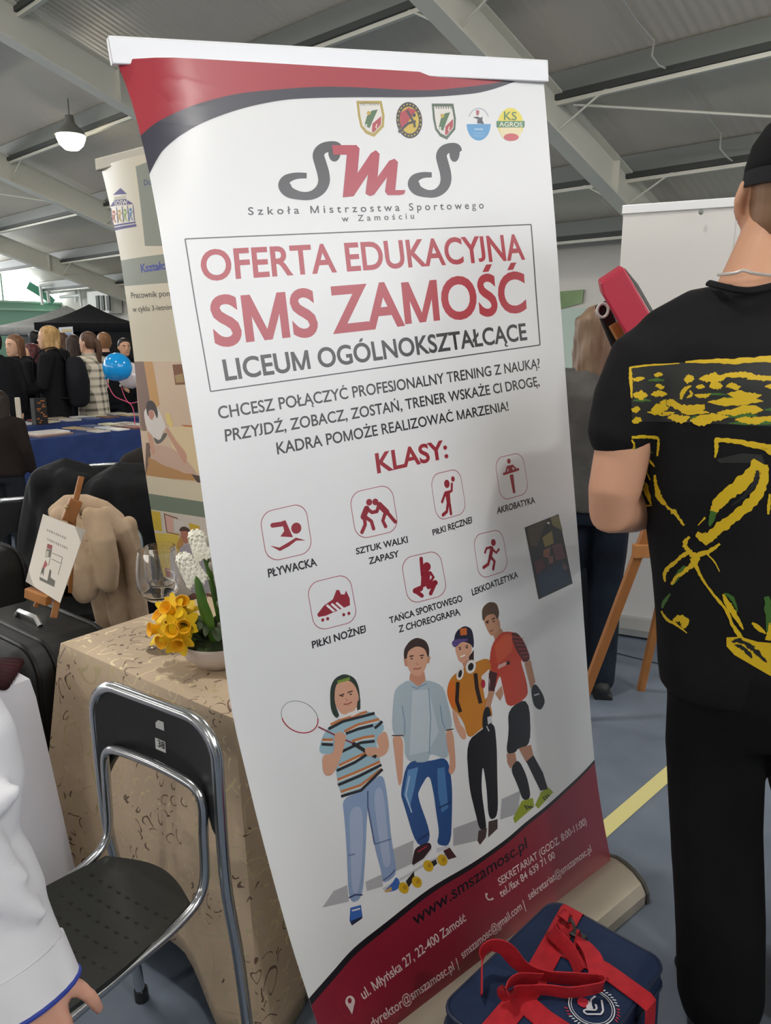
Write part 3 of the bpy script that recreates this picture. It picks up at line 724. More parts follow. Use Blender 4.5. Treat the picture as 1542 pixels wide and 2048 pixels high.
rk = [(195 + 128 * math.cos(t) * math.cos(.5) - 98 * math.sin(t) * math.sin(.5), 640 + 128 * math.cos(t) * math.sin(.5) + 98 * math.sin(t) * math.cos(.5)) for t in [2 * PI * k / 36 for k in range(36)]]
B.stroke(z(*rk[14:34]), 1.2, '#8d8f96', 3); B.stroke(z(*(rk[33:] + rk[:15])), 2.2, '#b0283f', 3)
S_('#8c2038', 6, 9, (318, 705), (430, 760), (560, 820)); S_('#17161a', 6, 24, (545, 812), (620, 860), (700, 905)); P_(SK, 7, (622, 850), (655, 838), (705, 850), (700, 885), (655, 905), (630, 885)); P_(SK, 7, (425, 755), (470, 738), (502, 765), (495, 800), (440, 800))
P_('#8ca4c8', 2, (475, 1182), (600, 1132), (742, 1000), (775, 1150), (800, 1450), (830, 1600), (832, 1690), (745, 1745), (735, 1660), (690, 1500), (648, 1230), (640, 1300), (630, 1550), (610, 1842), (520, 1875), (505, 1500), (490, 1300))
P_('#a7b8d4', 3, (520, 1250), (610, 1220), (615, 1500), (590, 1800), (540, 1810), (530, 1500)); P_('#a7b8d4', 3, (680, 1130), (745, 1090), (780, 1450), (800, 1620), (750, 1640), (715, 1430))
S_('#4a5f8e', 4, 9, (645, 1130), (645, 1230), (690, 1480)); S_('#5a6f9c', 4, 8, (690, 1480), (740, 1465), (800, 1445)); S_('#5a6f9c', 4, 8, (515, 1555), (560, 1545)); S_('#3c4d78', 4, 12, (520, 1835), (560, 1815), (610, 1815)); S_('#4a5f8e', 4, 8, (745, 1720), (790, 1690), (825, 1650))
P_('#3a68b8', 3, (530, 1900), (600, 1882), (610, 1960), (540, 2015), (524, 1985)); S_('#e6e6e8', 4, 10, (540, 1920), (595, 1905)); P_('#1e2a4a', 4, (528, 1990), (610, 1955), (606, 1972), (540, 2018))
P_('#3a68b8', 3, (752, 1790), (805, 1740), (835, 1690), (862, 1740), (840, 1785), (765, 1800)); P_('#c9a25c', 4, (752, 1790), (800, 1762), (805, 1785), (765, 1800))
for x, y in ((476, 502), (532, 490)): B.ell(z((x, y))[0], 2.4, 1.5, '#3a2c28', 5)
z = Zm(760, 1200, 3.414)
for x, y in ((214, 400), (284, 395), (545, 335), (592, 325), (733, 155), (774, 146)): B.ell(z((x, y))[0], 2.4, 1.5, '#3a2c28', 5)
P_('#b0b1b6', 1, (500, 1560), (690, 1490), (680, 1640), (500, 1680)); P_('#b0b1b6', 1, (830, 1360), (960, 1300), (940, 1460), (820, 1500)); P_('#b4b5b9', 1, (90, 1700), (230, 1640), (220, 1800), (110, 1850))
P_('#3a2620', 2, (165, 425), (160, 340), (200, 280), (250, 254), (312, 275), (337, 330), (332, 405), (318, 370), (308, 335), (250, 318), (195, 350), (182, 405))
P_(SK, 3, (180, 400), (192, 345), (250, 312), (308, 332), (326, 400), (308, 478), (272, 522), (225, 516), (192, 470)); P_(SK2, 2, (160, 400), (182, 400), (190, 455), (170, 450)); P_(SK2, 2, (325, 390), (345, 385), (335, 430), (318, 435)); P_(SK2, 2, (205, 500), (302, 490), (312, 550), (258, 592), (200, 545))
S_('#4a2c22', 4, 9, (200, 385), (228, 380)); S_('#4a2c22', 4, 9, (270, 380), (298, 376)); S_('#a85a50', 4, 9, (225, 470), (255, 470), (280, 462)); S_('#b98468', 4, 7, (245, 430), (252, 440), (262, 438))
P_('#aebfc9', 2, (198, 540), (258, 590), (312, 543), (400, 570), (442, 610), (502, 872), (448, 892), (435, 830), (472, 1062), (440, 1085), (342, 1045), (330, 1100), (280, 1112), (170, 1096), (165, 920), (78, 927), (92, 640), (120, 590))
P_('#c3d0d8', 3, (220, 620), (330, 610), (400, 900), (330, 1030), (200, 1060)); S_('#7f9db5', 4, 6, (330, 600), (345, 800), (335, 1050)); S_('#7f9db5', 4, 6, (150, 720), (168, 830), (168, 920)); S_('#7f9db5', 4, 6, (410, 720), (425, 830), (445, 880)); S_('#6d8ea8', 4, 6, (215, 590), (258, 605), (270, 590), (318, 570)); S_('#4a3a38', 4, 8, (80, 925), (160, 925)); S_('#4a3a38', 4, 8, (446, 890), (500, 880))
P_(SK, 3, (82, 927), (160, 926), (155, 1160), (150, 1240), (130, 1275), (118, 1220), (95, 1020)); P_(SK, 3, (446, 892), (500, 882), (517, 1120), (510, 1165), (485, 1197), (464, 1170), (480, 1100), (458, 1000))
P_('#24508c', 2, (185, 1095), (330, 1102), (460, 1068), (492, 1250), (492, 1450), (482, 1682), (384, 1672), (405, 1590), (380, 1430), (368, 1330), (335, 1180), (270, 1290), (255, 1340), (342, 1580), (332, 1662), (248, 1682), (160, 1390), (138, 1320))
P_('#5f8fc2', 3, (190, 1160), (260, 1140), (230, 1300), (200, 1420), (160, 1330)); P_('#4a7cb4', 3, (390, 1150), (440, 1140), (465, 1420), (420, 1450), (395, 1320)); S_('#a9c4de', 4, 10, (200, 1200), (175, 1330), (215, 1450)); S_('#16315e', 4, 9, (400, 1420), (440, 1400), (485, 1380)); S_('#16315e', 4, 12, (260, 1640), (335, 1590))
P_('#2d1c20', 3, (240, 1690), (335, 1648), (357, 1690), (300, 1770), (215, 1822), (225, 1750)); S_('#d9d9dc', 4, 10, (222, 1818), (300, 1768), (352, 1700)); S_('#b02a3c', 4, 8, (255, 1720), (320, 1680)); P_('#cfd0d6', 3, (385, 1695), (468, 1672), (470, 1690), (390, 1725)); P_('#4b2528', 3, (430, 1712), (475, 1690), (522, 1755), (465, 1772))
S_('#c9cbd0', 2, 16, (20, 1975), (170, 1890), (330, 1790), (480, 1725)); P_('#26231f', 4, (175, 1920), (230, 1850), (235, 1900), (195, 1960)); P_('#26231f', 4, (340, 1790), (380, 1770), (390, 1800), (350, 1830))
for x, y in ((160, 1965), (250, 1925), (328, 1815), (424, 1775)): B.ell(z((x, y))[0], 9.5, 12, '#d6ae1e', 5, -.5); B.ell(z((x + 8, y - 4))[0], 4, 5, '#b98f14', 6)
P_('#26243a', 3, (500, 300), (515, 215), (575, 173), (627, 195), (642, 280), (637, 335), (618, 300), (560, 280), (510, 330)); P_('#c76a2c', 4, (545, 195), (590, 190), (593, 238), (548, 242)); P_('#5a4a86', 4, (485, 290), (510, 268), (600, 262), (602, 278), (555, 285), (505, 328))
P_(SK, 2, (510, 320), (560, 278), (622, 300), (628, 350), (602, 402), (570, 434), (540, 422), (520, 370)); S_('#f3efe9', 3, 10, (548, 388), (580, 375)); S_('#5b3a2c', 3, 7, (535, 325), (552, 320)); S_('#5b3a2c', 3, 7, (582, 315), (600, 310))
P_('#3a221c', 2, (605, 390), (640, 340), (640, 420), (610, 425)); P_(SK2, 2, (560, 430), (610, 400), (630, 450), (580, 480))
P_('#c9812a', 3, (497, 515), (560, 470), (640, 430), (720, 395), (762, 420), (750, 700), (772, 800), (700, 872), (600, 955), (570, 822), (490, 742), (453, 640), (468, 560)); P_('#d9701f', 4, (470, 560), (505, 540), (520, 660), (510, 750), (490, 742), (455, 640))
B.ell(z((545, 503))[0], 7, 13, '#e8e4e0', 5, .25); B.ell(z((545, 503))[0], 3.5, 8, '#232025', 6, .25); B.ell(z((618, 455))[0], 10, 14, '#e8e4e0', 5, .25); B.ell(z((618, 455))[0], 5.5, 8, '#232025', 6, .25)
S_('#2e1a18', 5, 24, (530, 560), (523, 690), (548, 765)); S_('#2e1a18', 5, 26, (650, 500), (660, 600), (685, 705)); P_('#e8e4e2', 4, (690, 520), (745, 470), (750, 640), (715, 680)); B.ell(z((702, 572))[0], 4.5, 9, '#b3283a', 5)
P_(SK, 4, (490, 744), (512, 870), (560, 955), (590, 948), (580, 880), (545, 850), (522, 760)); P_('#e4e0dc', 3, (520, 760), (575, 850), (580, 880), (540, 850))
P_('#1c1a20', 2, (588, 968), (700, 880), (780, 830), (797, 1000), (800, 1200), (807, 1480), (740, 1505), (728, 1280), (700, 1110), (690, 1290), (720, 1500), (727, 1562), (680, 1575), (650, 1450), (608, 1280))
P_('#4a3a38', 3, (672, 1575), (730, 1555), (722, 1620), (682, 1672), (665, 1645)); P_('#4a3a38', 3, (740, 1512), (802, 1495), (802, 1560), (738, 1622))
P_('#5a4636', 3, (697, 130), (695, 55), (740, 12), (795, 18), (815, 85), (802, 140), (780, 90), (725, 105), (708, 145)); P_('#c08f72', 2, (705, 140), (725, 105), (785, 85), (817, 140), (822, 200), (775, 248), (745, 235)); P_('#b5846a', 2, (775, 245), (822, 190), (845, 222), (790, 295))
S_('#4a2c22', 3, 8, (722, 150), (742, 140)); S_('#4a2c22', 3, 8, (762, 132), (785, 122)); S_('#8a4a40', 3, 8, (748, 215), (772, 205))
P_('#c2442e', 3, (760, 302), (832, 213), (930, 220), (982, 280), (1030, 402), (985, 432), (955, 400), (1002, 560), (1012, 662), (870, 745), (838, 600), (818, 500), (780, 622), (738, 622), (744, 450)); P_('#cf5a38', 4, (780, 310), (850, 230), (900, 240), (900, 350), (800, 440))
P_('#5a1f22', 4, (890, 225), (935, 220), (985, 285), (1030, 402), (985, 432), (920, 330)); P_('#4a2024', 4, (742, 480), (800, 500), (780, 625), (738, 625))
for k in range(6): S_('#b8483a', 5, 5, (900 + k * 14, 250 + k * 28), (975 + k * 9, 262 + k * 24))
for k in range(4): S_('#d9b3a8', 5, 11, (806 + k * 14, 470 - k * 7), (815 + k * 14, 440 - k * 6))
P_('#2a1e20', 5, (860, 420), (882, 414), (886, 436), (868, 446))
P_('#c08f72', 3, (985, 432), (1027, 408), (1060, 560), (1028, 602)); P_('#c08f72', 5, (740, 622), (782, 622), (752, 732), (712, 742)); P_('#c08f72', 2, (785, 640), (830, 585), (842, 640), (820, 690))
P_('#1c1c20', 4, (1028, 602), (1060, 565), (1112, 642), (1127, 700), (1095, 757), (1048, 722)); S_('#c9c9cc', 5, 10, (1050, 650), (1085, 640)); P_('#1c1c20', 6, (710, 735), (747, 724), (765, 850), (745, 905), (712, 922), (694, 840)); P_('#d0d0d4', 7, (730, 800), (755, 790), (765, 830), (735, 850)); S_('#c9c9cc', 7, 7, (725, 860), (742, 895))
P_('#1a1a1e', 2, (872, 745), (1017, 660), (1032, 988), (940, 1012), (925, 1042), (858, 1052), (880, 900)); P_('#b5846a', 2, (863, 1050), (922, 1042), (932, 1100), (890, 1152), (868, 1110)); P_('#b5846a', 2, (945, 1012), (1030, 988), (1047, 1062), (1000, 1112))
P_('#1a1a1e', 3, (888, 1152), (942, 1080), (1002, 1200), (1032, 1352), (975, 1372), (938, 1260)); P_('#1a1a1e', 3, (998, 1102), (1047, 1060), (1112, 1180), (1147, 1292), (1095, 1302))
P_('#9aa81e', 3, (968, 1372), (1042, 1350), (1052, 1410), (920, 1524), (908, 1490)); P_('#9aa81e', 3, (1098, 1312), (1150, 1280), (1182, 1312), (1080, 1424), (1058, 1400))
for k in range(3): S_('#20241a', 4, 9, (985 + k * 18, 1400 + k * 3), (1005 + k * 18, 1430 - k * 6)); S_('#20241a', 4, 8, (1110 + k * 14, 1345 - k * 8), (1128 + k * 14, 1366 - k * 14))
# glossy photo stuck on at the right
B.poly([(1049, 1055), (1117, 1028), (1145, 1167), (1077, 1199)], '#2a2723', 2)
z = Zm(760, 860, 3.671)
for col, pts in (('#4e4234', ((1075, 720), (1220, 660), (1150, 860), (1105, 850))), ('#7b7548', ((1250, 640), (1310, 625), (1340, 740), (1265, 700))), ('#8a7a3c', ((1190, 790), (1260, 740), (1275, 830), (1210, 860))), ('#8c5a48', ((1200, 880), (1250, 860), (1240, 940), (1195, 930))),
                 ('#6e3f44', ((1260, 850), (1330, 830), (1365, 940), (1290, 960))), ('#5e2f36', ((1125, 970), (1190, 940), (1215, 1010), (1150, 1060))), ('#22344a', ((1150, 1060), (1330, 960), (1400, 1110), (1180, 1225))), ('#8a5c50', ((1235, 930), (1270, 920), (1270, 975), (1240, 985))), ('#6a4a50', ((1325, 960), (1375, 1000), (1370, 1030), (1340, 1020)))):
    B.poly(z(*pts), col, 3)
B.ell(z((1235, 682))[0], 3, 2, '#e9dcb8', 4)

t = thing('roll_up_banner', 'tall white roll-up banner with red waves, class icons and four printed youngsters', 'banner', V((.27, 1.57, 0)))
film = add_noise(mat('banner_film', '#eceef0', 0.4, 0, 0.5, Coat_Weight=1.0, Coat_Roughness=.3), 6, 0.05, 0.01)
B.finish('printed_panel', t, film)
# top clip rail
a, b = B.S(0, 0), B.S(1, 0); dr = (b - a).normalized(); upv = V((0, 0, 1)); nn = B.nrm(.5, 0.02)
mb = MB(); p0, p1 = a - dr * .012 + upv * .012, b + dr * .004 + upv * .012
for off, wd, hg in ((0, .012, .042),): mb.bar(p0 + nn * .004, p1 + nn * .004, .016, .042)
mb.bar(p0 + nn * .004 + upv * .021, p1 + nn * .004 + upv * .021, .01, .006)
link('top_rail', mb, mat('white_aluminium', '#e6e8ec', 0.35, 0.1), t, smooth=False, bevel=.002)
# cassette base
bl, br = B.S(0, 1), B.S(1, 1); db = V((br.x - bl.x, br.y - bl.y, 0)).normalized(); fd = V((db.y, -db.x, 0))
prof = [(-.075, 0), (-.075, .04), (-.05, .07), (.005, .085), (.03, .084), (.06, .075), (.09, .055), (.105, .03), (.105, 0)]
def sec(c, k=1.0): return [V((c.x, c.y, 0)) + fd * (q[0] * k) + upv * (q[1] * k) for q in prof]
e0, e1 = bl - db * .03, br + db * .012
mb = MB(); mb.rings([sec(e0), sec(e1)]); link('base_cassette', mb, mat('beige_aluminium', '#b5ab9a', 0.4, 0.35), t, angle=25)
for nm, c, s in (('end_cap', e0, -1), ('end_cap', e1, 1)):
    mb = MB(); mb.rings([sec(c, 1.04), sec(c + db * .012 * s, 1.04)]); link(nm, mb, mat('dark_plastic', '#4a463f', .5), t, angle=25)
c = B.S(.5, 0) - nn * .03; base = (bl + br) / 2 - fd * .06
mb = MB(); mb.tube([V((base.x, base.y, .06)), c], .011, 10); link('support_pole', mb, mat('chrome', '#c9ccd0', .2, 1.0), t)
# ================================================================== second banner, furniture and things on the left
def side_dir(y0, dx, dy):       # straight edge helper for the beige banner
    return None
SL = [(184, 332), (196, 375), (212, 440), (228, 510), (240, 580), (262, 715), (275, 830), (299, 1000), (318, 1110), (345, 1200), (375, 1310), (410, 1430)]
Ls = []
for k, q in enumerate(catmull([(x, y, 0) for x, y in SL], 6)): Ls.append(PY(q.x, q.y, 2.46))
zz = Ls[-1]; Ls.append(V((zz.x + .06, 2.46, .09)))
S2 = Film(Ls, [p + V((.803 * .85, -.596 * .85, 0)) for p in Ls], lambda u, v: V((-.596, -.803, 0)) * (-.03 * max(0, 1 - u / .25) ** 2 * max(0, 1 - v / .45)))
S2.rough = .5
z = Zm(0, 0, 2.57)
TXB = '#39437e'
def G_(col, lay, *pts): S2.poly(list(pts), col, lay)
G_('#8f9488', 1, (271, 333), (300, 322), (420, 290), (440, 470), (322, 492), (290, 492))
S2.text('Do', [(288, 371), (304, 369), (302, 358), (287, 360)], TXB, .006, 2)
G_('#8f9488', 1, (232, 523), (330, 508), (460, 490), (470, 552), (335, 566), (244, 573))
S2.text('Kształc', [(282, 545), (331, 538), (329, 523), (280, 529)], '#3d49a0', .03, 2)
S2.text('Pracownik pom', [(262, 597), (345, 592), (343, 581), (261, 585)], '#3c3a36', .006, 2)
S2.text('w cyklu 3-letnim', [(266, 624), (348, 619), (346, 609), (265, 613)], '#3c3a36', .006, 2)
# house logo
PU = '#4a3c86'
G_(PU, 2, (226, 390), (241, 376), (254, 388)); G_(PU, 2, (219, 414), (229, 400), (252, 398), (267, 408)); G_('#cfc8b4', 2, (228, 394), (251, 391), (251, 397), (229, 399))
S2.text('SOSW', [(229, 412), (256, 409), (255, 400), (228, 402)], '#e9e4d6', .02, 3)
for k, c in enumerate(('#c45b46', '#c9a24a', '#8fae54', '#4a86b8')):
    x = 227.5 + k * 11.2; y = 424 - k * 1.6
    S2.ell((x, y), 2.6, 3.2, c, 2); S2.stroke([(x - 5, y + 4), (x, y + 8), (x + 5, y + 3)], 2, c, 2); S2.stroke([(x, y + 6), (x, y + 13)], 4, c, 2); S2.stroke([(x - 3.5, y + 22), (x, y + 12), (x + 4, y + 21)], 2.4, c, 2)
for x in (222, 233, 244, 255, 266): S2.stroke([(x, 416 - (x - 222) * .14), (x + 3, 448 - (x - 222) * .14)], 1.4, PU, 2)
G_(PU, 2, (225, 451), (271, 443), (272, 446), (226, 454)); G_(PU, 2, (226, 456), (272, 448), (273, 453), (227, 462))
# photo one: someone making a bed
z = Zm(260, 700, 5.122)
def H_(col, lay, *pts): S2.poly(soft(z(*pts)) if lay > 2 else z(*pts), col, lay)
H_('#cdb49c', 1, (20, 118), (530, 118), (900, 118), (1050, 1400), (720, 1362), (150, 1282))
H_('#7d6357', 2, (20, 118), (140, 118), (205, 510), (180, 560), (170, 830), (110, 825)); H_('#957a68', 2, (20, 118), (45, 118), (130, 825), (110, 825)); H_('#c0925a', 2, (140, 118), (230, 118), (305, 560), (270, 590), (205, 510)); H_('#7a4c2e', 2, (435, 150), (640, 140), (680, 350), (465, 358)); H_('#a58a5e', 3, (460, 260), (540, 240), (556, 330), (475, 335))
H_('#d8c29a', 2, (400, 790), (640, 780), (900, 800), (960, 1240), (700, 1270), (450, 1100)); H_('#b86f3a', 3, (520, 765), (800, 780), (800, 800), (560, 785)); H_('#dcc477', 3, (365, 650), (400, 640), (440, 760), (430, 800), (380, 750))
H_('#6e5446', 2, (165, 950), (240, 950), (210, 1100), (160, 1280), (140, 1260)); H_('#b08350', 2, (190, 1095), (300, 1150), (560, 1260), (640, 1270), (700, 1340), (430, 1320), (165, 1282)); H_('#c3a291', 3, (200, 1000), (260, 970), (400, 990), (520, 1060), (710, 1280), (600, 1265), (330, 1180), (220, 1100)); H_('#4a362c', 3, (630, 1270), (720, 1290), (900, 1330), (900, 1380), (690, 1355))
H_('#d8d1cc', 4, (140, 640), (170, 590), (290, 580), (380, 800), (340, 830), (310, 935), (230, 880), (170, 810)); H_('#5d5a52', 3, (235, 885), (305, 935), (350, 840), (390, 860), (330, 945), (270, 970)); H_('#3a2c2a', 5, (165, 560), (190, 515), (240, 520), (275, 590), (290, 650), (280, 710), (262, 660), (240, 610), (190, 620), (195, 690), (175, 650)); H_('#b9816e', 5, (190, 625), (238, 612), (255, 670), (230, 720), (200, 695))
H_('#c2937c', 4, (350, 800), (395, 800), (470, 930), (585, 1060), (585, 1160), (555, 1165), (510, 1080), (400, 890)); H_('#c2937c', 4, (170, 820), (230, 880), (245, 1000), (265, 1060), (230, 1075), (205, 980))
# green bar, photo two: desk scene
H_('#6d7a69', 1, (160, 1465), (750, 1555), (1060, 1600), (1090, 1760), (775, 1718), (180, 1625))
H_('#c9c0b6', 1, (185, 1635), (780, 1722), (1090, 1765), (1400, 3300), (420, 3300))
H_('#c9ad2e', 2, (190, 1640), (310, 1660), (330, 1860), (215, 1835)); H_('#d3b950', 2, (225, 1870), (500, 1880), (520, 2100), (480, 2300), (250, 2300)); H_('#8c5a4a', 2, (345, 1670), (490, 1720), (490, 1735), (360, 1690), (385, 1860), (510, 1890), (510, 1900), (375, 1870)); H_('#d2a89a', 2, (365, 1700), (440, 1720), (450, 1870), (385, 1850)); H_('#cfc7c1', 2, (450, 1730), (560, 1760), (560, 1860), (460, 1860)); H_('#c9a82c', 2, (600, 1770), (710, 1800), (720, 1880), (630, 1890)); H_('#b98a4a', 2, (480, 1990), (520, 1900), (560, 1900), (540, 2060), (490, 2160))
H_('#4b3226', 4, (500, 1860), (520, 1815), (560, 1805), (610, 1830), (615, 1880), (580, 1850)); H_('#b0735e', 3, (510, 1860), (560, 1835), (605, 1860), (620, 1930), (580, 1990), (545, 1970)); H_('#aba6b0', 3, (500, 2040), (560, 1985), (640, 1990), (800, 2100), (860, 2500), (600, 2500), (480, 2200)); H_('#a4564e', 3, (380, 2230), (480, 2230), (500, 2330), (400, 2310)); H_('#7d5a4a', 2, (400, 2600), (700, 2450), (980, 2560), (1100, 3200), (500, 3200))
t = thing('roll_up_banner', 'beige roll-up banner behind the flowers with a small purple house emblem and bedroom photo', 'banner', V((-.3, 2.2, 0)))
film2 = add_noise(mat('beige_film', '#cfc4ac', 0.3, 0, 0.55), 6, 0.05, 0.01)
S2.finish('printed_panel', t, film2)
a, b = S2.S(0, 0), S2.S(1, 0); dr = (b - a).normalized(); nn = S2.nrm(.5, .02)
mb = MB(); mb.bar(a - dr * .008 + V((0, 0, .008)) + nn * .004, b + dr * .005 + V((0, 0, .008)) + nn * .004, .02, .034)
link('top_rail', mb, mat('beige_rail', '#b9b3a6', .4, .2), t, smooth=False, bevel=.003)
a, b = S2.S(0, 1), S2.S(1, 1); d2 = V((.803, -.596, 0)); f2 = V((-.596, -.803, 0))
mb = MB(); mb.rings([[V((c.x, c.y, 0)) + f2 * q + V((0, 0, h)) for q, h in ((-.08, 0), (-.08, .06), (-.03, .085), (.03, .085), (.06, .05), (.06, 0))] for c in (a - d2 * .02, b + d2 * .02)])
link('base_cassette', mb, mat('beige_rail', '#b9b3a6', .4, .2), t, angle=25)
mb = MB(); c0 = (a + b) / 2 - f2 * .05; c1 = S2.S(.5, 0) - f2 * .03; mb.tube([V((c0.x, c0.y, .05)), c1], .011, 8); link('support_pole', mb, mat('chrome', '#c9ccd0', .2, 1.0), t)

# ------------------------------------------------------------------ draped tables
def table(name, label, K, e1, l1, e2, l2, z, group=None):
    e1, e2 = V(e1).normalized(), V(e2).normalized(); K = V((K[0], K[1], 0)); c = K + e1 * l1 / 2 + e2 * l2 / 2
    t = thing(name, label, 'table', c, group); R = Matrix((e1, e2, V((0, 0, 1)))).transposed()
    mb = MB(); mb.box(c + V((0, 0, z - .022)), (l1 - .02, l2 - .02, .025), R); link('tabletop', mb, mat('beech_board', '#a88a62', .5), t, smooth=False)
    for a in (.06, l1 - .06):
        for b in (.06, l2 - .06):
            mb = MB(); q = K + e1 * a + e2 * b; mb.tube([q, q + V((0, 0, z - .036))], .016, 10); link('leg', mb, M_steel_d, t)
    return t
def drape(K, e1, l1, e2, l2, z, hem, flare=.05, amp=.022, waves=5.0, seed=1, corner=.05, rows=16, step=.03, hemfn=None):
    rnd = random.Random(seed); e1, e2 = V(e1).normalized(), V(e2).normalized(); K = V((K[0], K[1], 0))
    per = []; cs = [K, K + e1 * l1, K + e1 * l1 + e2 * l2, K + e2 * l2]
    outs = [-e2, e1, e2, -e1]; ls = [l1, l2, l1, l2]; s = 0; tot = 2 * (l1 + l2)
    for k in range(4):
        n = max(4, int(ls[k] / step))
        for i in range(n):
            f = i / n; q = cs[k].lerp(cs[(k + 1) % 4], f); o = outs[k].copy()
            cw = max(0, 1 - f * ls[k] / .16), max(0, 1 - (1 - f) * ls[k] / .16)
            o = (o + outs[k - 1] * cw[0] * .5 * (1 if i == 0 else cw[0]) + outs[(k + 1) % 4] * cw[1] * .5 * cw[1]).normalized()
            per.append((q, o, s + f * ls[k], max(cw), (k, f))); 
        s += ls[k]
    ph = [rnd.uniform(0, 6.28) for _ in range(3)]; N = len(per); R = []
    for j in range(rows + 1):
        t = j / rows; ring = []
        for q, o, ss, cw, kf in per:
            h = hem + (hemfn(*kf) if hemfn else 0) - corner * cw; zz = z + .004 - (z + .004 - max(h, .006)) * t
            f = math.sin(ss * waves * 2 + ph[0]) * .6 + math.sin(ss * waves * 3.1 + ph[1]) * .4
            off = .006 * min(1, t * 30) + flare * t + amp * (f + .9) * min(1, t * 1.6) + .05 * cw * cw * t
            if j == 0: off = .002
            ring.append(V((q.x, q.y, zz)) + o * off)
        R.append(ring)
    mb = MB(); mb.rings(R, cap=False); c = K + e1 * l1 / 2 + e2 * l2 / 2
    mb.v.append(V((c.x, c.y, z + .004))); ci = len(mb.v) - 1
    for i in range(N): mb.f.append([i, (i + 1) % N, ci]); mb.m.append(0)
    return mb
def add_cloth(name, mb, m, label, cat='tablecloth', group=None):
    o = link(name, mb, m, smooth=True, angle=60); b = o.modifiers.new('thick', 'SOLIDIFY'); b.thickness = .0025; b.offset = 1
    return tag(o, label, cat, group)
# gold brocade material: curling vine lines woven into a tan ground
def brocade():
    m = mat('gold_brocade', '#8f7a60', .5, .1, .5); n, l, b = nodes(m)
    tc = n.new('ShaderNodeTexCoord'); d = n.new('ShaderNodeTexNoise'); d.inputs['Scale'].default_value = 9; d.inputs['Detail'].default_value = 1.5
    l.new(tc.outputs['Object'], d.inputs['Vector'])
    mx = n.new('ShaderNodeVectorMath'); mx.operation = 'MULTIPLY_ADD'; mx.inputs[1].default_value = (.11, .11, .11); l.new(d.outputs['Color'], mx.inputs[0]); l.new(tc.outputs['Object'], mx.inputs[2])
    def M(op, a, bv=None, c=None):
        q = n.new('ShaderNodeMath'); q.operation = op
        for i, x in enumerate((a, bv, c)):
            if x is None: continue
            if isinstance(x, (int, float)): q.inputs[i].default_value = x
            else: l.new(x, q.inputs[i])
        return q.outputs[0]
    def curls(scale, turns, wd):
        vo = n.new('ShaderNodeTexVoronoi'); vo.inputs['Scale'].default_value = scale; l.new(mx.outputs[0], vo.inputs['Vector'])
        sv = n.new('ShaderNodeVectorMath'); sv.operation = 'SUBTRACT'; l.new(mx.outputs[0], sv.inputs[0]); l.new(vo.outputs['Position'], sv.inputs[1])
        sp = n.new('ShaderNodeSeparateXYZ'); l.new(sv.outputs[0], sp.inputs[0])
        hor = M('ADD', sp.outputs['X'], M('MULTIPLY', sp.outputs['Y'], -.8))
        an = M('ARCTAN2', sp.outputs['Z'], hor)
        ph = M('ADD', M('MULTIPLY', vo.outputs['Distance'], turns), an)
        si = M('ABSOLUTE', M('SINE', M('MULTIPLY', ph, .5)))
        return M('LESS_THAN', si, wd), vo
    c1, v1 = curls(11, 15, .16); c2, v2 = curls(24, 8, .17)
    nz = n.new('ShaderNodeTexNoise'); nz.inputs['Scale'].default_value = 7; l.new(tc.outputs['Object'], nz.inputs['Vector'])
    g1 = M('MULTIPLY', c1, M('GREATER_THAN', nz.outputs['Fac'], .43)); g2 = M('MULTIPLY', c2, M('LESS_THAN', nz.outputs['Fac'], .52))
    dk = M('MULTIPLY', g2, M('GREATER_THAN', d.outputs['Fac'], .5)); gd = M('MAXIMUM', g1, M('MULTIPLY', g2, M('LESS_THAN', d.outputs['Fac'], .46)))
    gr = n.new('ShaderNodeValToRGB'); gr.color_ramp.elements[0].color = lin('#b29d86'); gr.color_ramp.elements[1].color = lin('#d6bfa2'); l.new(nz.outputs['Fac'], gr.inputs[0])
    a1 = n.new('ShaderNodeMixRGB'); l.new(gd, a1.inputs[0]); l.new(gr.outputs[0], a1.inputs[1]); a1.inputs[2].default_value = lin('#e8d8ae')
    a2 = n.new('ShaderNodeMixRGB'); l.new(dk, a2.inputs[0]); l.new(a1.outputs[0], a2.inputs[1]); a2.inputs[2].default_value = lin('#6b584a')
    l.new(a2.outputs[0], b.inputs['Base Color'])
    l.new(M('MULTIPLY', gd, .55), b.inputs['Metallic']); l.new(M('SUBTRACT', .55, M('MULTIPLY', gd, .2)), b.inputs['Roughness'])
    bp = n.new('ShaderNodeBump'); bp.inputs['Strength'].default_value = .3; bp.inputs['Distance'].default_value = .001; l.new(M('ADD', gd, dk), bp.inputs['Height']); l.new(bp.outputs[0], b.inputs['Normal'])
    return m
K = PZ(125, 1287, .75); e1 = V((.79, -.613, 0)); e2 = V((.613, .79, 0))
table('small_table', 'small table hidden under the gold brocade tablecloth', K, e1, .645, e2, .46, .742)
add_cloth('brocade_tablecloth', drape(K, e1, .645, e2, .46, .746, .09, flare=.03, amp=.016, waves=4.6, seed=3, corner=.08, hemfn=lambda k, f: (.05 if k == 0 else -.05)), brocade(), 'gold and tan brocade tablecloth with curling vine pattern on the small table')

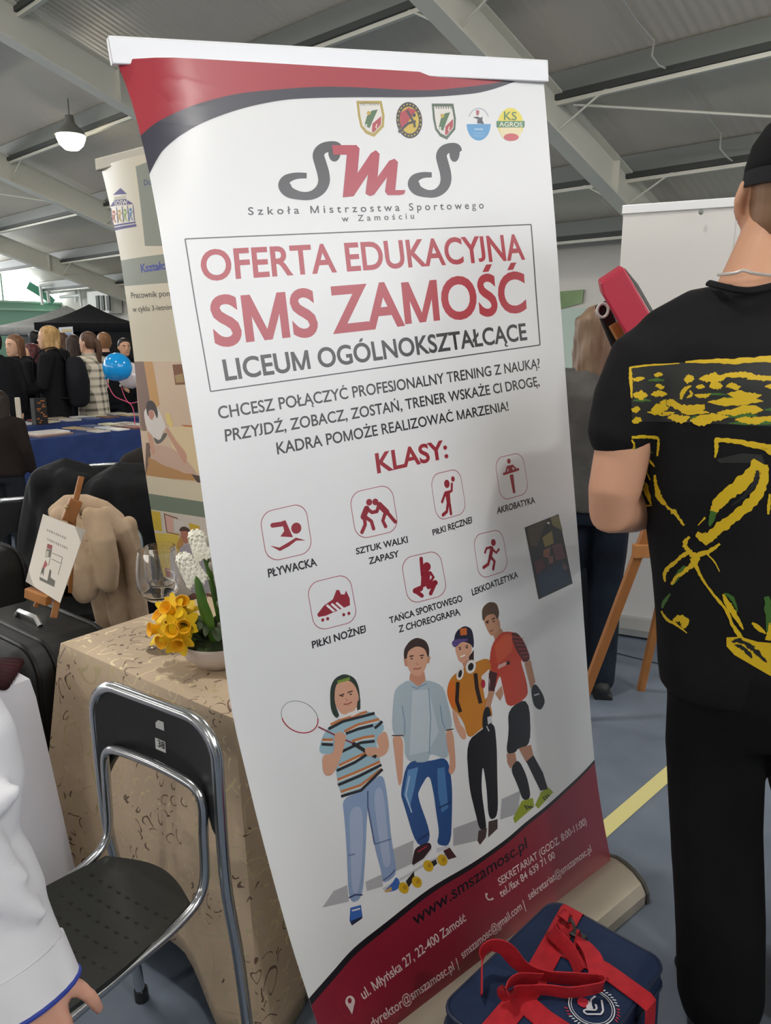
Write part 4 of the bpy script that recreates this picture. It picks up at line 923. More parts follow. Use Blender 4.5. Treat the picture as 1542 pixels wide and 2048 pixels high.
# ------------------------------------------------------------------ folding chairs (local: back at y = 0, seat towards +y)
M_chr = mat('chrome', '#c9ccd0', .2, 1.0); M_blk = add_noise(mat('black_plastic', '#1d1e20', .42), 500, .15, .0005)
M_seatm = mat('black_seat_plastic', '#232422', .3); n_, l_, b_ = nodes(M_seatm)
def make_chair(name, label, loc, rotz, W=.35, top=.825, stickers=False):
    t = thing(name, label, 'chair', V(loc), None, rotz); t['group'] = ''; del t['group']
    h = W / 2
    def L(nm, mb, m, par=t, **k): return link(nm, mb, m, par, local=True, **k)
    # outer hoop: front foot up over the back and down again
    pts = []
    for s in (-1, 1):
        side = [(s * h, .30, .0), (s * h, .16, .25), (s * h, .02, .52), (s * h, -.015, top - .09)]
        arc = [(s * (h - .07 * (1 - math.cos(a))), -.02, top - .07 + .07 * math.sin(a)) for a in [PI / 2 * k / 6 for k in range(7)]]
        q = side + arc; pts += q if s < 0 else list(reversed(q))
    rear = []
    mb = MB(); mb.tube(catmull([(-h, -.055, .008), (-h, -.03, .3), (-h, -.005, .5), (-h, .0, top - .1)], 6) + [(-h + .075 * (1 - math.cos(a)), .0, top - .075 + .075 * math.sin(a)) for a in [PI / 2 * k / 8 for k in range(1, 9)]]
               + [(h - .075 * (1 - math.cos(a)), .0, top - .075 + .075 * math.sin(a)) for a in [PI / 2 * k / 8 for k in range(8, -1, -1)]] + catmull([(h, .0, top - .1), (h, -.005, .5), (h, -.03, .3), (h, -.055, .008)], 6), .0115, 12)
    L('back_hoop', mb, M_chr)
    hi = h - .034; mb = MB()
    seat_r = [(hi, .40, .44), (hi, .2, .447), (hi, .06, .452)]
    P = catmull([(-hi, .42, .44), (-hi, .2, .447), (-hi, .075, .455), (-hi, .02, .49), (-hi, .012, .60), (-hi, .010, .655), (-hi + .012, .010, .683), (-hi + .05, .010, .695), (0, .010, .70), (hi - .05, .010, .695), (hi - .012, .010, .683), (hi, .010, .655), (hi, .012, .60), (hi, .02, .49), (hi, .075, .455), (hi, .2, .447), (hi, .42, .44)], 6)
    mb.tube(P, .0095, 10); L('seat_frame', mb, M_chr)
    for s in (-1, 1):
        mb = MB(); mb.tube([(s * (h - .022), .33, .435), (s * (h - .012), .40, .012)], .010, 10); mb.box((s * (h - .012), .402, .012), (.026, .03, .024)); L('front_leg', mb, M_blk)
        mb = MB(); mb.tube([(s * h, -.055, .03), (s * h, -.056, .0)], .016, 10); L('foot_cap', mb, M_blk)
    mb = MB(); mb.tube([(-h + .014, .38, .13), (h - .014, .38, .13)], .008, 8); L('crossbar', mb, M_steel_d)
    # backrest shell with arched lower edge, curved
    mb = MB(); nx, nz = 24, 14; F, Bk = [], []
    for j in range(nz + 1):
        for i in range(nx + 1):
            u = -1 + 2 * i / nx; x = u * (h - .004); zlo = .655 + .035 * (1 - abs(u) ** 2.2) - (.055 if abs(u) > .93 else .055 * max(0, (abs(u) - .6) / .33) ** 2); zhi = top - .006 - .05 * max(0, (abs(u) - .7) / .3) ** 2.2
            zz = zlo + (zhi - zlo) * j / nz; y = .002 - .022 * (1 - u * u)
            F.append((x, y + .006, zz)); Bk.append((x, y - .008, zz))
    Wn = nx + 1; vs = F + Bk; o = len(F); fs = []
    for j in range(nz):
        for i in range(nx): a = j * Wn + i; fs += [(a, a + 1, a + Wn + 1, a + Wn), (o + a + Wn, o + a + Wn + 1, o + a + 1, o + a)]
    rim = list(range(Wn)) + [j * Wn + nx for j in range(1, nz + 1)] + [nz * Wn + i for i in range(nx - 1, -1, -1)] + [j * Wn for j in range(nz - 1, 0, -1)]
    for k in range(len(rim)): a, b = rim[k], rim[(k + 1) % len(rim)]; fs.append((a, o + a, o + b, b))
    mb.add(vs, fs); L('backrest', mb, M_blk, angle=50)
    # dished seat with rows of small holes
    mb = MB(); n = 22; G = []
    for j in range(n + 1):
        for i in range(n + 1):
            u, v = -1 + 2 * i / n, -1 + 2 * j / n
            m_ = max(abs(u), abs(v)); r = math.hypot(u, v) or 1; k = m_ / r if r else 1; k = .45 + .55 * k if m_ > 0 else 1
            x, y = u * k * (hi - .004) * 1.08, .225 + v * k * .205 * 1.08
            G.append((x, y, .462 - .014 * (1 - (u * k) ** 2) * (1 - (v * k) ** 2) - .012 * max(0, v) ** 3))
    Wn = n + 1; o = len(G); vs = G + [(x, y, zz - .012) for x, y, zz in G]; fs = []
    for j in range(n):
        for i in range(n): a = j * Wn + i; fs += [(a, a + 1, a + Wn + 1, a + Wn), (o + a + Wn, o + a + Wn + 1, o + a + 1, o + a)]
    rim = list(range(Wn)) + [j * Wn + n for j in range(1, n + 1)] + [n * Wn + i for i in range(n - 1, -1, -1)] + [j * Wn for j in range(n - 1, 0, -1)]
    for k in range(len(rim)): a, b = rim[k], rim[(k + 1) % len(rim)]; fs.append((a, o + a, o + b, b))
    mb.add(vs, fs)
    mb.mi = 1
    for j in range(8):
        for i in range(9):
            x = (-1 + 2 * (i + .5 * (j % 2)) / 8.5) * hi * .82; y = .09 + j * .034
            u, v = x / (hi * 1.08), (y - .225) / .22
            zz = .4626 - .014 * (1 - u * u) * (1 - v * v) - .012 * max(0, v) ** 3
            mb.box((x, y, zz), (.009, .004, .0008))
    L('seat', mb, [M_seatm, mat('hole_dark', '#0a0a0a', .8)], angle=50)
    if stickers:
        def st(nm, x, z0, z1, w_, txt=None, clip=False):
            yy = lambda x: .002 - .022 * (1 - (x / (h - .004)) ** 2) + .0066
            q = MB(); pts = [(x - w_, z0), (x + w_, z0), (x + w_, z1 - (.008 if clip else 0)), (x + w_ - (.008 if clip else 0), z1), (x - w_, z1)]
            q.prism([(a, yy(a), b) for a, b in pts], (0, .0006, 0)); s_ = L(nm, q, mat('paper_label', '#d9d9d6', .6), smooth=False)
            if txt:
                q = MB(); xx = x + w_ * .5; sc = .021
                for ch in txt:
                    vs, fs, adv = glyph(ch, .01)
                    q.add([(xx - a * sc, yy(x) + .0016, z0 + .008 + b * sc) for a, b in vs], fs); xx -= adv * sc
                L('number', q, mat('label_ink', '#26262a', .6), s_, smooth=False)
        st('sticker', -.008, .762, .780, .012, None, True); st('number_sticker', -.006, .715, .739, .0145, '38')
    return t
rz = math.atan2(-.55, .84) + PI
ch = make_chair('folding_chair', 'black folding chair with chrome frame and paper number sticker before the gold table', (-.452, 1.362, 0), math.atan2(-.84, -.55) - PI / 2, stickers=True)

# ------------------------------------------------------------------ wine glasses and flowers on the gold table
M_glass = mat('clear_glass', '#ffffff', .02, 0, .5, Transmission_Weight=1.0, IOR=1.45)
def make_glass(label, c, s):
    t = thing('wine_glass', label, 'glass', c, 'wine glasses on the gold table')
    mb = MB(); pr = [(.001, 0), (.036, .0), (.037, .003), (.012, .008), (.0045, .016), (.004, .10), (.007, .112)]
    mb.lathe([(r * s, h * s) for r, h in pr], c, 32); link('stem', mb, M_glass, t, angle=40, normals=False)
    mb = MB(); out = [(q.x, q.y) for q in catmull([(.002, .110, 0), (.012, .113, 0), (.03, .124, 0), (.044, .145, 0), (.0475, .17, 0), (.045, .205, 0), (.040, .232, 0)], 5)]
    inn = [(r - .0014, h + (.002 if h < .13 else 0)) for r, h in reversed(out[1:])] + [(.001, .118)]
    mb.lathe([(r * s, h * s) for r, h in out + inn], c, 40); link('bowl', mb, M_glass, t, angle=40, normals=False)
    return t
g0 = PY(325, 1288, 1.79); g0.z = .751
make_glass('large clear wine glass on the gold table left of the daffodils', g0, 1.1)
g1 = PY(331, 1270, 1.93); g1.z = .751
make_glass('clear wine glass standing behind the larger wine glass', g1, .98)
F0 = PZ(436, 1325, .75); F0.y = 1.70; F0.x = PY(436, 1325, 1.70).x; F0.z = .751
t = thing('flower_arrangement', 'flower bowl with yellow daffodils, white hyacinths and willow twigs on the gold table', 'flowers', F0)
mb = MB(); mb.lathe([(.03, 0), (.045, .004), (.075, .03), (.085, .06), (.083, .066), (.078, .06), (.06, .03), (.01, .02)], F0, 28); link('bowl', mb, mat('white_ceramic', '#c9bdb6', .35), t)
mb = MB(); mb.ball(F0 + V((0, 0, .055)), (.076, .076, .03)); mb2 = mb; link('moss', mb, add_noise(mat('moss', '#28341f', .95), 90, .8, .01, '#3d4a26', cscale=60), t)
rnd = random.Random(11)
M_yel = mat('daffodil_yellow', '#f8d21c', .55); M_org = mat('daffodil_cup', '#f6b813', .55)
M_leaf = add_noise(mat('green_leaf', '#4f7a22', .5), 60, .2, .002, '#36601c', cscale=20); M_dleaf = add_noise(mat('dark_leaf', '#2c3d22', .55), 60, .2, .002, '#44542e', cscale=20); M_hy = mat('hyacinth_white', '#f8f6e8', .6)
def petal(mb, c, d, up, ln, wd, cup=.25):
    d = V(d).normalized(); up = V(up).normalized(); sd = d.cross(up).normalized(); R = []; n = 7
    for i in range(n + 1):
        f = i / n; w_ = wd * math.sin(PI * min(.97, .12 + .82 * f)) ** .8 + .0006; p = c + d * ln * f + up * ln * cup * f * f
        R.append([p - sd * w_ * .5, p + up * (.0012 - w_ * .12), p + sd * w_ * .5, p - up * (.0012 + w_ * .12)])
    mb.rings(R)
def daffodil(c, face):
    face = V(face).normalized(); a = face.orthogonal().normalized(); b = face.cross(a)
    mb = MB(); n = 6
    for k in range(n):
        t_ = 2 * PI * k / n + rnd.uniform(-.15, .15); petal(mb, c, a * math.cos(t_) + b * math.sin(t_), face, rnd.uniform(.034, .044), .024, rnd.uniform(-.1, .35))
    f = link('daffodil', mb, M_yel, t)
    m2 = MB(); M3 = Matrix((a, b, face)).transposed(); m2.lathe([(.004, 0), (.010, .004), (.012, .018), (.017 , .028), (.0155, .028), (.010, .016), (.003, .006)], c, 14, mtx=M3); link('cup', m2, M_org, f)
    m2 = MB(); m2.tube(catmull([c - face * .002, c - face * .02 + V((0, 0, -.01)), (c + F0) / 2 + V((0, 0, .02)), F0 + V((rnd.uniform(-.03, .03), rnd.uniform(-.03, .03), .06))], 6), .003, 6); link('stalk', m2, M_leaf, f)
for px, py, y, fc in ((345, 1222, 1.66, (-.4, -.7, .6)), (322, 1258, 1.67, (-.8, -.6, .2)), (352, 1262, 1.63, (-.1, -.9, .4)), (368, 1250, 1.64, (.2, -.9, .2)), (338, 1275, 1.64, (-.5, -.8, -.1)), (358, 1278, 1.62, (.1, -.9, -.2)), (332, 1240, 1.69, (-.6, -.4, .7)), (364, 1216, 1.68, (.2, -.5, .8))):
    daffodil(PY(px, py, y), fc)
def hyacinth(top, mid_, base, hl, lab):
    ax = (top - mid_).normalized(); mb = MB(); n = 60
    for k in range(n):
        f = k / n; c = mid_ + (top - mid_) * f; a = k * 2.4; o = ax.orthogonal().normalized(); q = o * math.cos(a) + ax.cross(o) * math.sin(a)
        d = (q + ax * (.1 + .8 * f * f)).normalized(); r = .024 * (1 - .35 * f)
        st = c + d * .006; tip = c + d * r; mb.tube([st, tip], [.0035, .0045], 6)
        o2 = d.orthogonal().normalized(); o3 = d.cross(o2)
        for j in range(5):
            w_ = o2 * math.cos(j * 1.257) + o3 * math.sin(j * 1.257); petal(mb, tip, (d * .5 + w_), d, .014, .006, -.5)
    h = link('hyacinth', mb, M_hy, t)
    m2 = MB(); m2.tube([base, base.lerp(mid_, .5), mid_, top], [.009, .008, .007, .004], 8); link('stem', m2, M_leaf, h)
hyacinth(PY(368, 1118, 1.66), PY(396, 1165, 1.66), F0 + V((.0, -.02, .06)), .02, '')
hyacinth(PY(392, 1072, 1.72), PY(412, 1115, 1.72), F0 + V((.02, .0, .06)), .02, '')
def leaf(pts, wd, m, dirv=(1, -.3, 0)):
    mb = MB(); P = catmull(pts, 6); n = len(P); R = []
    for i, p in enumerate(P):
        f = i / (n - 1); d = (P[min(i + 1, n - 1)] - P[max(i - 1, 0)]).normalized(); a = V(dirv); a = (a - d * a.dot(d)).normalized(); u = d.cross(a); w_ = wd * (min(1, .55 + f * 1.2) * (1 - f ** 6) + .03)
        R.append([p - a * w_ / 2 + u * w_ * .12, p - u * .001, p + a * w_ / 2 + u * w_ * .12, p + u * .001 + u * w_ * .02])
    mb.rings(R); return link('leaf', mb, m, t, angle=60)
leaf([F0 + V((-.0, -.03, .06)), PY(410, 1235, 1.63), PY(400, 1190, 1.62), PY(392, 1152, 1.62)], .026, M_leaf)
leaf([F0 + V((.0, -.04, .06)), PY(418, 1240, 1.62), PY(404, 1200, 1.61), PY(398, 1160, 1.61)], .022, M_leaf)
for k in range(16):
    a = rnd.uniform(0, 6.28); r = rnd.uniform(.05, .1); e = F0 + V((r * math.cos(a), r * math.sin(a), rnd.uniform(.07, .14)))
    leaf([F0 + V((.3 * r * math.cos(a), .3 * r * math.sin(a), .06)), F0 + V((.7 * r * math.cos(a), .7 * r * math.sin(a), rnd.uniform(.09, .13))), e], rnd.uniform(.018, .03), M_dleaf, (math.sin(a), -math.cos(a), .2))
M_twig = mat('willow_bark', '#3a2a22', .7); M_cat = add_noise(mat('willow_catkin', '#a9a596', .95, Sheen_Weight=.4), 300, .5, .002)
for k, (px, py, y) in enumerate(((420, 1080, 1.72), (428, 1130, 1.69), (434, 1060, 1.76), (440, 1150, 1.7))):
    top = PY(px, py, y); b0 = F0 + V((.02 + .01 * k, .01 * k - .02, .06)); P = catmull([b0, b0.lerp(top, .5) + V((.012, 0, 0)), top], 8)
    mb = MB(); mb.tube(P, [.0028 - .0015 * i / len(P) for i in range(len(P))], 6); tw = link('willow_twig', mb, M_twig, t)
    for j in range(9):
        q = P[int((.2 + .78 * j / 8) * (len(P) - 1))]; s = 1 if j % 2 else -1; c = q + V((s * .007, -.004, .004))
        m2 = MB(); m2.ball(c, (.0065, .0065, .0125), 8, 6, Matrix.Rotation(s * .35, 3, 'Y')); link('catkin', m2, M_cat, tw)
# ------------------------------------------------------------------ suitcases, little easel, coats
M_case = add_noise(mat('black_nylon', '#151617', .55, 0, .4), 900, .25, .0006); M_pipe = mat('black_rubber', '#0d0d0e', .35)
def rbox_ring(c, ex, ey, ez, wx, wz, y, r, n=6):
    out = []
    for cx, cz, a0 in ((1, 1, 0), (-1, 1, 90), (-1, -1, 180), (1, -1, 270)):
        for k in range(n + 1):
            a = math.radians(a0 + 90 * k / n); out.append(c + ex * (cx * (wx / 2 - r) + r * math.cos(a)) + ez * (cz * (wz / 2 - r) + r * math.sin(a)) + ey * y)
    return out
def suitcase(label, c, ang, wx, dep, hgt, handle=True):
    c = V(c); t = thing('suitcase', label, 'suitcase', c, 'black suitcases behind the gold table')
    ex = V((math.cos(ang), math.sin(ang), 0)); ey = V((-math.sin(ang), math.cos(ang), 0)); ez = V((0, 0, 1)); cc = c + ez * (hgt / 2 + .03)
    mb = MB(); R = []
    for y, k in ((-dep / 2, .86), (-dep / 2 + .02, .95), (-dep / 2 + .05, 1), (dep / 2 - .05, 1), (dep / 2 - .02, .95), (dep / 2, .86)):
        R.append(rbox_ring(cc, ex, ey, ez, wx * k, hgt * (1 - (1 - k) * wx / hgt), y, .085))
    mb.rings(R); body = link('body', mb, M_case, t)
    for y in (-dep / 2 + .045, -dep / 2 + .095, dep / 2 - .045):
        mb = MB(); mb.tube(rbox_ring(cc, ex, ey, ez, wx + .004, hgt + .004, y, .086), .006, 6, closed=True); link('piping', mb, M_pipe, body)
    mb = MB(); mb.rings([rbox_ring(cc - ez * .08, ex, ey, ez, wx * .7, hgt * .55, -dep / 2 - .02, .05), rbox_ring(cc - ez * .08, ex, ey, ez, wx * .74, hgt * .58, -dep / 2 + .01, .05)]); link('front_pocket', mb, M_case, t)
    mb = MB(); mb.tube([cc + ez * (hgt / 2 + .002) + ex * -.07 - ey * .0, cc + ez * (hgt / 2 + .02) + ex * -.05, cc + ez * (hgt / 2 + .022) + ex * .05, cc + ez * (hgt / 2 + .002) + ex * .07], .008, 8); link('carry_handle', mb, mat('bright_metal', '#c9cacb', .25, .9), t)
    for s in (-1, 1):
        mb = MB(); q = c + ex * s * (wx / 2 - .06); mb.tube([q + ey * (dep / 2 - .06) - ex * .012 + ez * .03, q + ey * (dep / 2 - .06) + ex * .012 + ez * .03], .03, 12); link('wheel', mb, M_pipe, t)
        mb = MB(); mb.box(q - ey * (dep / 2 - .06) + ez * .02, (.04, .03, .04)); link('foot', mb, M_pipe, t)
    mb = MB(); q = cc + ex * (wx / 2 + .003) + ez * -.05 - ey * .02; mb.tube([q, q - ez * .05], .005, 6); mb.ball(q, .008, 8, 6); link('zip_pull', mb, mat('bright_metal', '#c9cacb', .25, .9), t)
    return t, ex, ey, cc
an = math.atan2(-.5, .62)
sc_ = PY(95, 1240, 2.16); ts, ex, ey, cc = suitcase('large black suitcase carrying the small easel, between the white and gold tables', (sc_.x - .045, 2.135, 0), an, .50, .30, .665)
cz = cc.z + .665 / 2
suitcase('black suitcase at the left edge behind the one with the easel', (-1.52, 2.62, 0), an + .2, .46, .28, .76)
# mini easel with a card
E0 = PY(104, 1238, 2.10); E0.z = cz
M_wood = add_noise(mat('easel_wood', '#b67a3f', .5), 14, .15, .001, '#9a6232', cscale=10, stretch=(1, 1, .12))
t = thing('small_easel', 'small wooden table easel holding a white card on the black suitcase', 'easel', E0)
def PE(px, py, y): return PY(px, py, y)
top = PY(163, 955, 2.28); kn = PY(145, 1003, 2.225)
mb = MB(); mb.bar(PY(163, 953, 2.27), PY(119, 1130, 2.19), .016, .016, up=(.5, -1, 0)); link('mast', mb, M_wood, t, smooth=False, bevel=.002)
mb = MB(); a_ = PY(152, 1000, 2.215); b_2 = PY(135, 1042, 2.20); mb.bar(a_, b_2, .036, .03, up=(.5, -1, 0)); link('clamp', mb, M_wood, t, smooth=False, bevel=.003)
mb = MB(); k0 = PY(134, 1014, 2.19); mb.ball(k0, .007, 10, 8); link('knob', mb, mat('brass', '#b9a27a', .3, .9), t)
lf, rf = PY(70, 1218, 2.13), PY(109, 1236, 2.09); lf.z = rf.z = cz
mb = MB(); mb.bar(PY(126, 1070, 2.19), PY(71, 1214, 2.14), .013, .016, up=(.5, -1, 0)); link('leg', mb, M_wood, t, smooth=False, bevel=.002)
mb = MB(); mb.bar(PY(140, 1080, 2.18), PY(107, 1236, 2.10), .018, .016, up=(.5, -1, 0)); link('leg', mb, M_wood, t, smooth=False, bevel=.002)
mb = MB(); q = PY(150, 1000, 2.25); mb.bar(q, V((q.x - .1, q.y + .14, cz + .004)), .012, .012, up=(1, 0, 0)); link('rear_leg', mb, M_wood, t, smooth=False, bevel=.002)
mb = MB(); mb.bar(PY(55, 1184, 2.12), PY(99, 1201, 2.09), .026, .03, up=(0, 0, 1)); link('ledge', mb, M_wood, t, smooth=False, bevel=.003)
cq = [PY(51, 1163, 2.115), PY(120, 1206, 2.075), PY(171, 1060, 2.13), PY(86, 1028, 2.17)]
cn = (cq[1] - cq[0]).cross(cq[3] - cq[0]).normalized()
if cn.dot(ORG - cq[0]) < 0: cn = -cn
tcard = tag(link('card', MB().prism(cq, -cn * .002), mat('white_card', '#dcd5cc', .3), None, smooth=False), 'white laminated card with small loom drawing leaning on the small easel', 'card')
class CardArt(Film):
    pass
CA = Film([cq[3], cq[0]], [cq[2], cq[1]])
z = Zm(0, 1020, 5.93)
def C_(col, lay, *pts): CA.poly(z(*pts), col, lay)
for x0, y0, n, dx, dy in ((560, 238, 9, 26, 11.5), (566, 348, 10, 25, 11.5)):
    for k in range(n): CA.stroke(z((x0 + k * dx, y0 + k * dy - 14), (x0 + 6 + k * dx, y0 + k * dy + 16)), 2.2 + .6 * (k % 3), '#a09b93', 1)
C_('#8e3a40', 2, (565, 400), (625, 420), (615, 470), (555, 450)); C_('#6b675e', 1, (550, 460), (615, 470), (600, 560), (535, 560)); C_('#b9b4aa', 2, (540, 480), (580, 490), (570, 560), (535, 550)); C_('#a0454a', 1, (540, 590), (565, 650), (530, 690), (500, 690)); C_('#4a473f', 1, (500, 690), (530, 690), (520, 740), (515, 790), (500, 740), (475, 780))
for a in (((620, 510), (740, 560)), ((610, 580), (735, 640)), ((740, 560), (725, 640)), ((615, 470), (575, 660)), ((720, 650), (690, 770))): CA.stroke(z(*a), 1.3, '#6b675e', 1)
C_('#55524a', 1, (470, 790), (560, 840), (590, 700), (610, 720), (600, 800), (655, 840), (645, 915), (470, 830))
mb_ = MB(); CA_mats = CA.mats
CA.finish('drawing', tcard, mat('white_card', '#dcd5cc', .3), 4, 6, .0004)
# coats over chairs
def coat(name, label, y, chains, m, cat='coat', vox=.012, sm=3, group=None, base=None):
    mb = MB()
    for pts, r, fl in chains:
        mb.tube([PY(px, py, y + dy) for px, py, dy in pts], [q for q in r], 10, True, flat=fl, nrm=(1, 0, 0))
    o = link(name, fuse(mb, vox, sm), m); return tag(o, label, cat, group)
ch2 = copy_tree(ch, None, (-1.10, 2.78, 0), .35); ch2['label'] = 'folding chair hidden under the beige coat'
M_beige = cloth('beige_wool', '#c4ab92', '#b69e82', 200)
_r = random.Random(3)
def panel(px0, px1, y0, y1, n, r0, r1, dy=0.0, drift=0):
    return [([(px0 + (px1 - px0) * k / (n - 1), y0 + _r.uniform(-6, 6), dy + _r.uniform(-.01, .02)), (px0 + (px1 - px0) * k / (n - 1) + drift * .5 + _r.uniform(-4, 4), (y0 + y1) / 2, dy + _r.uniform(-.02, .03)), (px0 + (px1 - px0) * (k / (n - 1)) + drift + _r.uniform(-5, 5), y1 + _r.uniform(-10, 10), dy + _r.uniform(-.02, .03))], [r0, (r0 + r1) / 2 * _r.uniform(.8, 1.15), r1], .75) for k in range(n)]
coat('beige_coat', 'beige wool coat hung over a chair back behind the small easel', 2.70,
     [([(112, 1024, 0), (135, 1010, .0), (170, 1010, .02), (205, 1022, .02), (232, 1040, .03)], [.03, .04, .042, .042, .035], .6), ([(118, 1034, -.03), (128, 1090, -.03), (150, 1140, -.06), (168, 1186, -.06)], [.036, .042, .05, .040], .8),
      ([(140, 1030, -.03), (158, 1080, -.05), (172, 1130, -.06), (178, 1182, -.06)], [.034, .04, .042, .036], .8), ([(196, 1034, -.05), (208, 1080, -.07), (216, 1130, -.07), (218, 1168, -.07)], [.034, .042, .042, .034], .8), ([(180, 1030, -.05), (196, 1080, -.06), (207, 1130, -.06), (210, 1166, -.06)], [.03, .034, .034, .03], .8),
      ([(215, 1030, -.02), (242, 1062, -.02), (262, 1110, .0), (272, 1180, .01), (285, 1245, .02)], [.034, .036, .032, .034, .03], .7)] + panel(212, 258, 1050, 1250, 4, .03, .032, .02, 22) + panel(165, 215, 1050, 1250, 4, .034, .034, .07, 40), M_beige, vox=.0065, sm=2)
M_bcoat = cloth('black_padded_fabric', '#131416', '#1c1d20', 120, .7)
ch3 = copy_tree(ch, None, (-1.55, 3.3, 0), .5); ch3['label'] = 'folding chair hidden under the left black coat'
coat('black_coat', 'black hooded coat piled on a chair behind the beige coat', 3.15, panel(85, 165, 965, 1140, 6, .055, .07, -.06) + [([(90, 960, 0), (130, 950, 0), (165, 958, .05)], [.06, .075, .07], .8), ([(95, 980, 0), (85, 1060, 0), (80, 1120, 0)], [.09, .1, .1], .8), ([(150, 985, 0), (140, 1080, 0), (130, 1150, 0)], [.1, .12, .12], .8)], M_bcoat, vox=.011, sm=2)
ch4 = copy_tree(ch, None, (-1.02, 3.3, 0), .1); ch4['label'] = 'folding chair hidden under the right black puffer jacket'
coat('black_jacket', 'black puffer jacket over a chair between beige coat and beige banner', 3.05, panel(205, 300, 985, 1200, 6, .06, .075, -.05, 15) + [([(200, 985, 0), (245, 962, 0), (290, 965, .0)], [.07, .08, .08], .8), ([(205, 1000, 0), (235, 1050, 0), (268, 1100, 0)], [.09, .1, .1], .8), ([(270, 990, 0), (285, 1080, 0), (290, 1200, 0)], [.12, .14, .15], .8), ([(240, 1010, .05), (250, 1120, .05), (262, 1210, .05)], [.12, .15, .16], .8)], M_bcoat, vox=.011, sm=2)
ch5 = copy_tree(ch, None, (-1.52, 4.22, 0), .35); ch5['label'] = 'folding chair with its bright chrome corner showing at the beige banner edge'
coat('dark_jacket', 'dark brown jacket draped over the chair in front of the navy table', 4.15, [([(262, 925, 0), (290, 915, 0)], [.06, .06], .8), ([(262, 930, 0), (262, 980, 0)], [.07, .08], .7), ([(290, 925, 0), (295, 990, 0)], [.09, .09], .7)], cloth('dark_brown_fabric', '#2a2624', '#221f1e', 150, .8), vox=.014)
# white table at the left edge with dark red knitwork
W0 = V((-.815, 1.63, 0)); w1, w2 = V((-.62, -.785, 0)), V((-.785, .62, 0))
table('white_draped_table', 'table hidden under the white cloth at the left edge', W0 + w1 * .6, -w1, .6, w2, .5, .735)
add_cloth('white_tablecloth', drape(W0 + w1 * .6, -w1, .6, w2, .5, .74, .03, flare=.02, amp=.02, waves=3, seed=8, corner=.01), cloth('white_cloth', '#cfcfd6', None, 500, .85, .15), 'plain white tablecloth hanging to the floor at the left edge')
mb = MB(); kq = PY(2, 1318, 1.62); kq.z = .775
for k in range(7):
    mb.tube([kq + V((-.11 + .0 * k, -.05 + .02 * k, -.028 + .004 * (k % 2))), kq + V((-.04, -.045 + .02 * k, .0 - .003 * k)), kq + V((.022 - .004 * k, -.04 + .02 * k, -.02))], .014, 8, True)
tag(link('knitted_scarf', fuse(mb, .006, 2), cloth('dark_red_knit', '#3a1a1e', '#291115', 90)), 'dark red knitted piece lying on the white tablecloth at the left edge', 'scarf')
# ================================================================== people
def skinm(h): return mat('skin_' + h.lstrip('#'), h, .5, 0, .4, Subsurface_Weight=.08, Subsurface_Radius=(.02, .01, .005))
def limb(mb, pts, rs, seg=12, flat=1.0, nrm=None): mb.tube(pts, rs, seg, True, flat=flat, nrm=nrm)
def hand_mesh(mb, w_, d, side, palm, curl=.5, s=1.0):
    """palm and five separate fingers; d = direction of the hand, palm = palm normal, side = towards the thumb"""
    d = V(d).normalized(); palm = V(palm); palm = (palm - d * palm.dot(d)).normalized(); sd = d.cross(palm).normalized() * side
    for k in range(4):
        o = (.024 - .0155 * k) * s; limb(mb, [w_ + sd * o * .5, w_ + sd * o * 1.05 + d * .05 * s, w_ + sd * o * 1.15 + d * .085 * s], [.013 * s, .0125 * s, .0105 * s], 8)
        L = (.072, .080, .075, .058)[k] * s; b = w_ + sd * o * 1.15 + d * .088 * s; P = [b]; a = 0
        for j, f in enumerate((.45, .3, .25)):
            a += curl * (.5 + .35 * j); P.append(P[-1] + (d * math.cos(a) + palm * math.sin(a)) * L * f)
        limb(mb, P, [.0095 * s, .0088 * s, .008 * s, .0068 * s], 8)
    b = w_ + sd * .022 * s + d * .025 * s
    limb(mb, [b, b + (sd * .8 + d * .5 + palm * .35).normalized() * .035 * s, b + (sd * .8 + d * .5 + palm * .35).normalized() * .035 * s + (d * .9 + sd * .25 + palm * .4).normalized() * .03 * s, b + (sd * .8 + d * .5 + palm * .35).normalized() * .035 * s + (d * .9 + sd * .1 + palm * .5).normalized() * .055 * s], [.012 * s, .0108 * s, .0095 * s, .0075 * s], 8)
def head_mesh(mb, c, M, s=1.0):
    """c = centre of the head, M = 3x3 orientation (y = facing)"""
    def q(x, y, z): return c + M @ V((x * s, y * s, z * s))
    R = []
    for z, rx, ry, yo in ((-.112, .018, .02, .058), (-.105, .034, .042, .045), (-.085, .05, .068, .025), (-.055, .06, .084, .01), (-.02, .068, .092, .002), (.02, .0735, .097, -.004), (.06, .072, .094, -.008), (.09, .06, .078, -.010), (.11, .04, .052, -.010), (.12, .012, .016, -.010)):
        R.append([q(rx * math.cos(2 * PI * k / 20), yo + ry * math.sin(2 * PI * k / 20), z) for k in range(20)])
    mb.rings(R)
    limb(mb, [q(0, .088, .005), q(0, .103, -.022), q(0, .094, -.034)], [.007 * s, .0115 * s, .010 * s], 8)
    limb(mb, [q(-.014, .089, -.062), q(.014, .089, -.062)], [.007 * s, .007 * s], 8); limb(mb, [q(-.03, .084, .022), q(0, .093, .024), q(.03, .084, .022)], [.007 * s] * 3, 8)
    for e in (-1, 1):
        limb(mb, [q(e * .074, -.012, .018), q(e * .083, -.02, .005), q(e * .08, -.012, -.02), q(e * .072, -.004, -.032)], [.008 * s, .011 * s, .009 * s, .006 * s], 8)
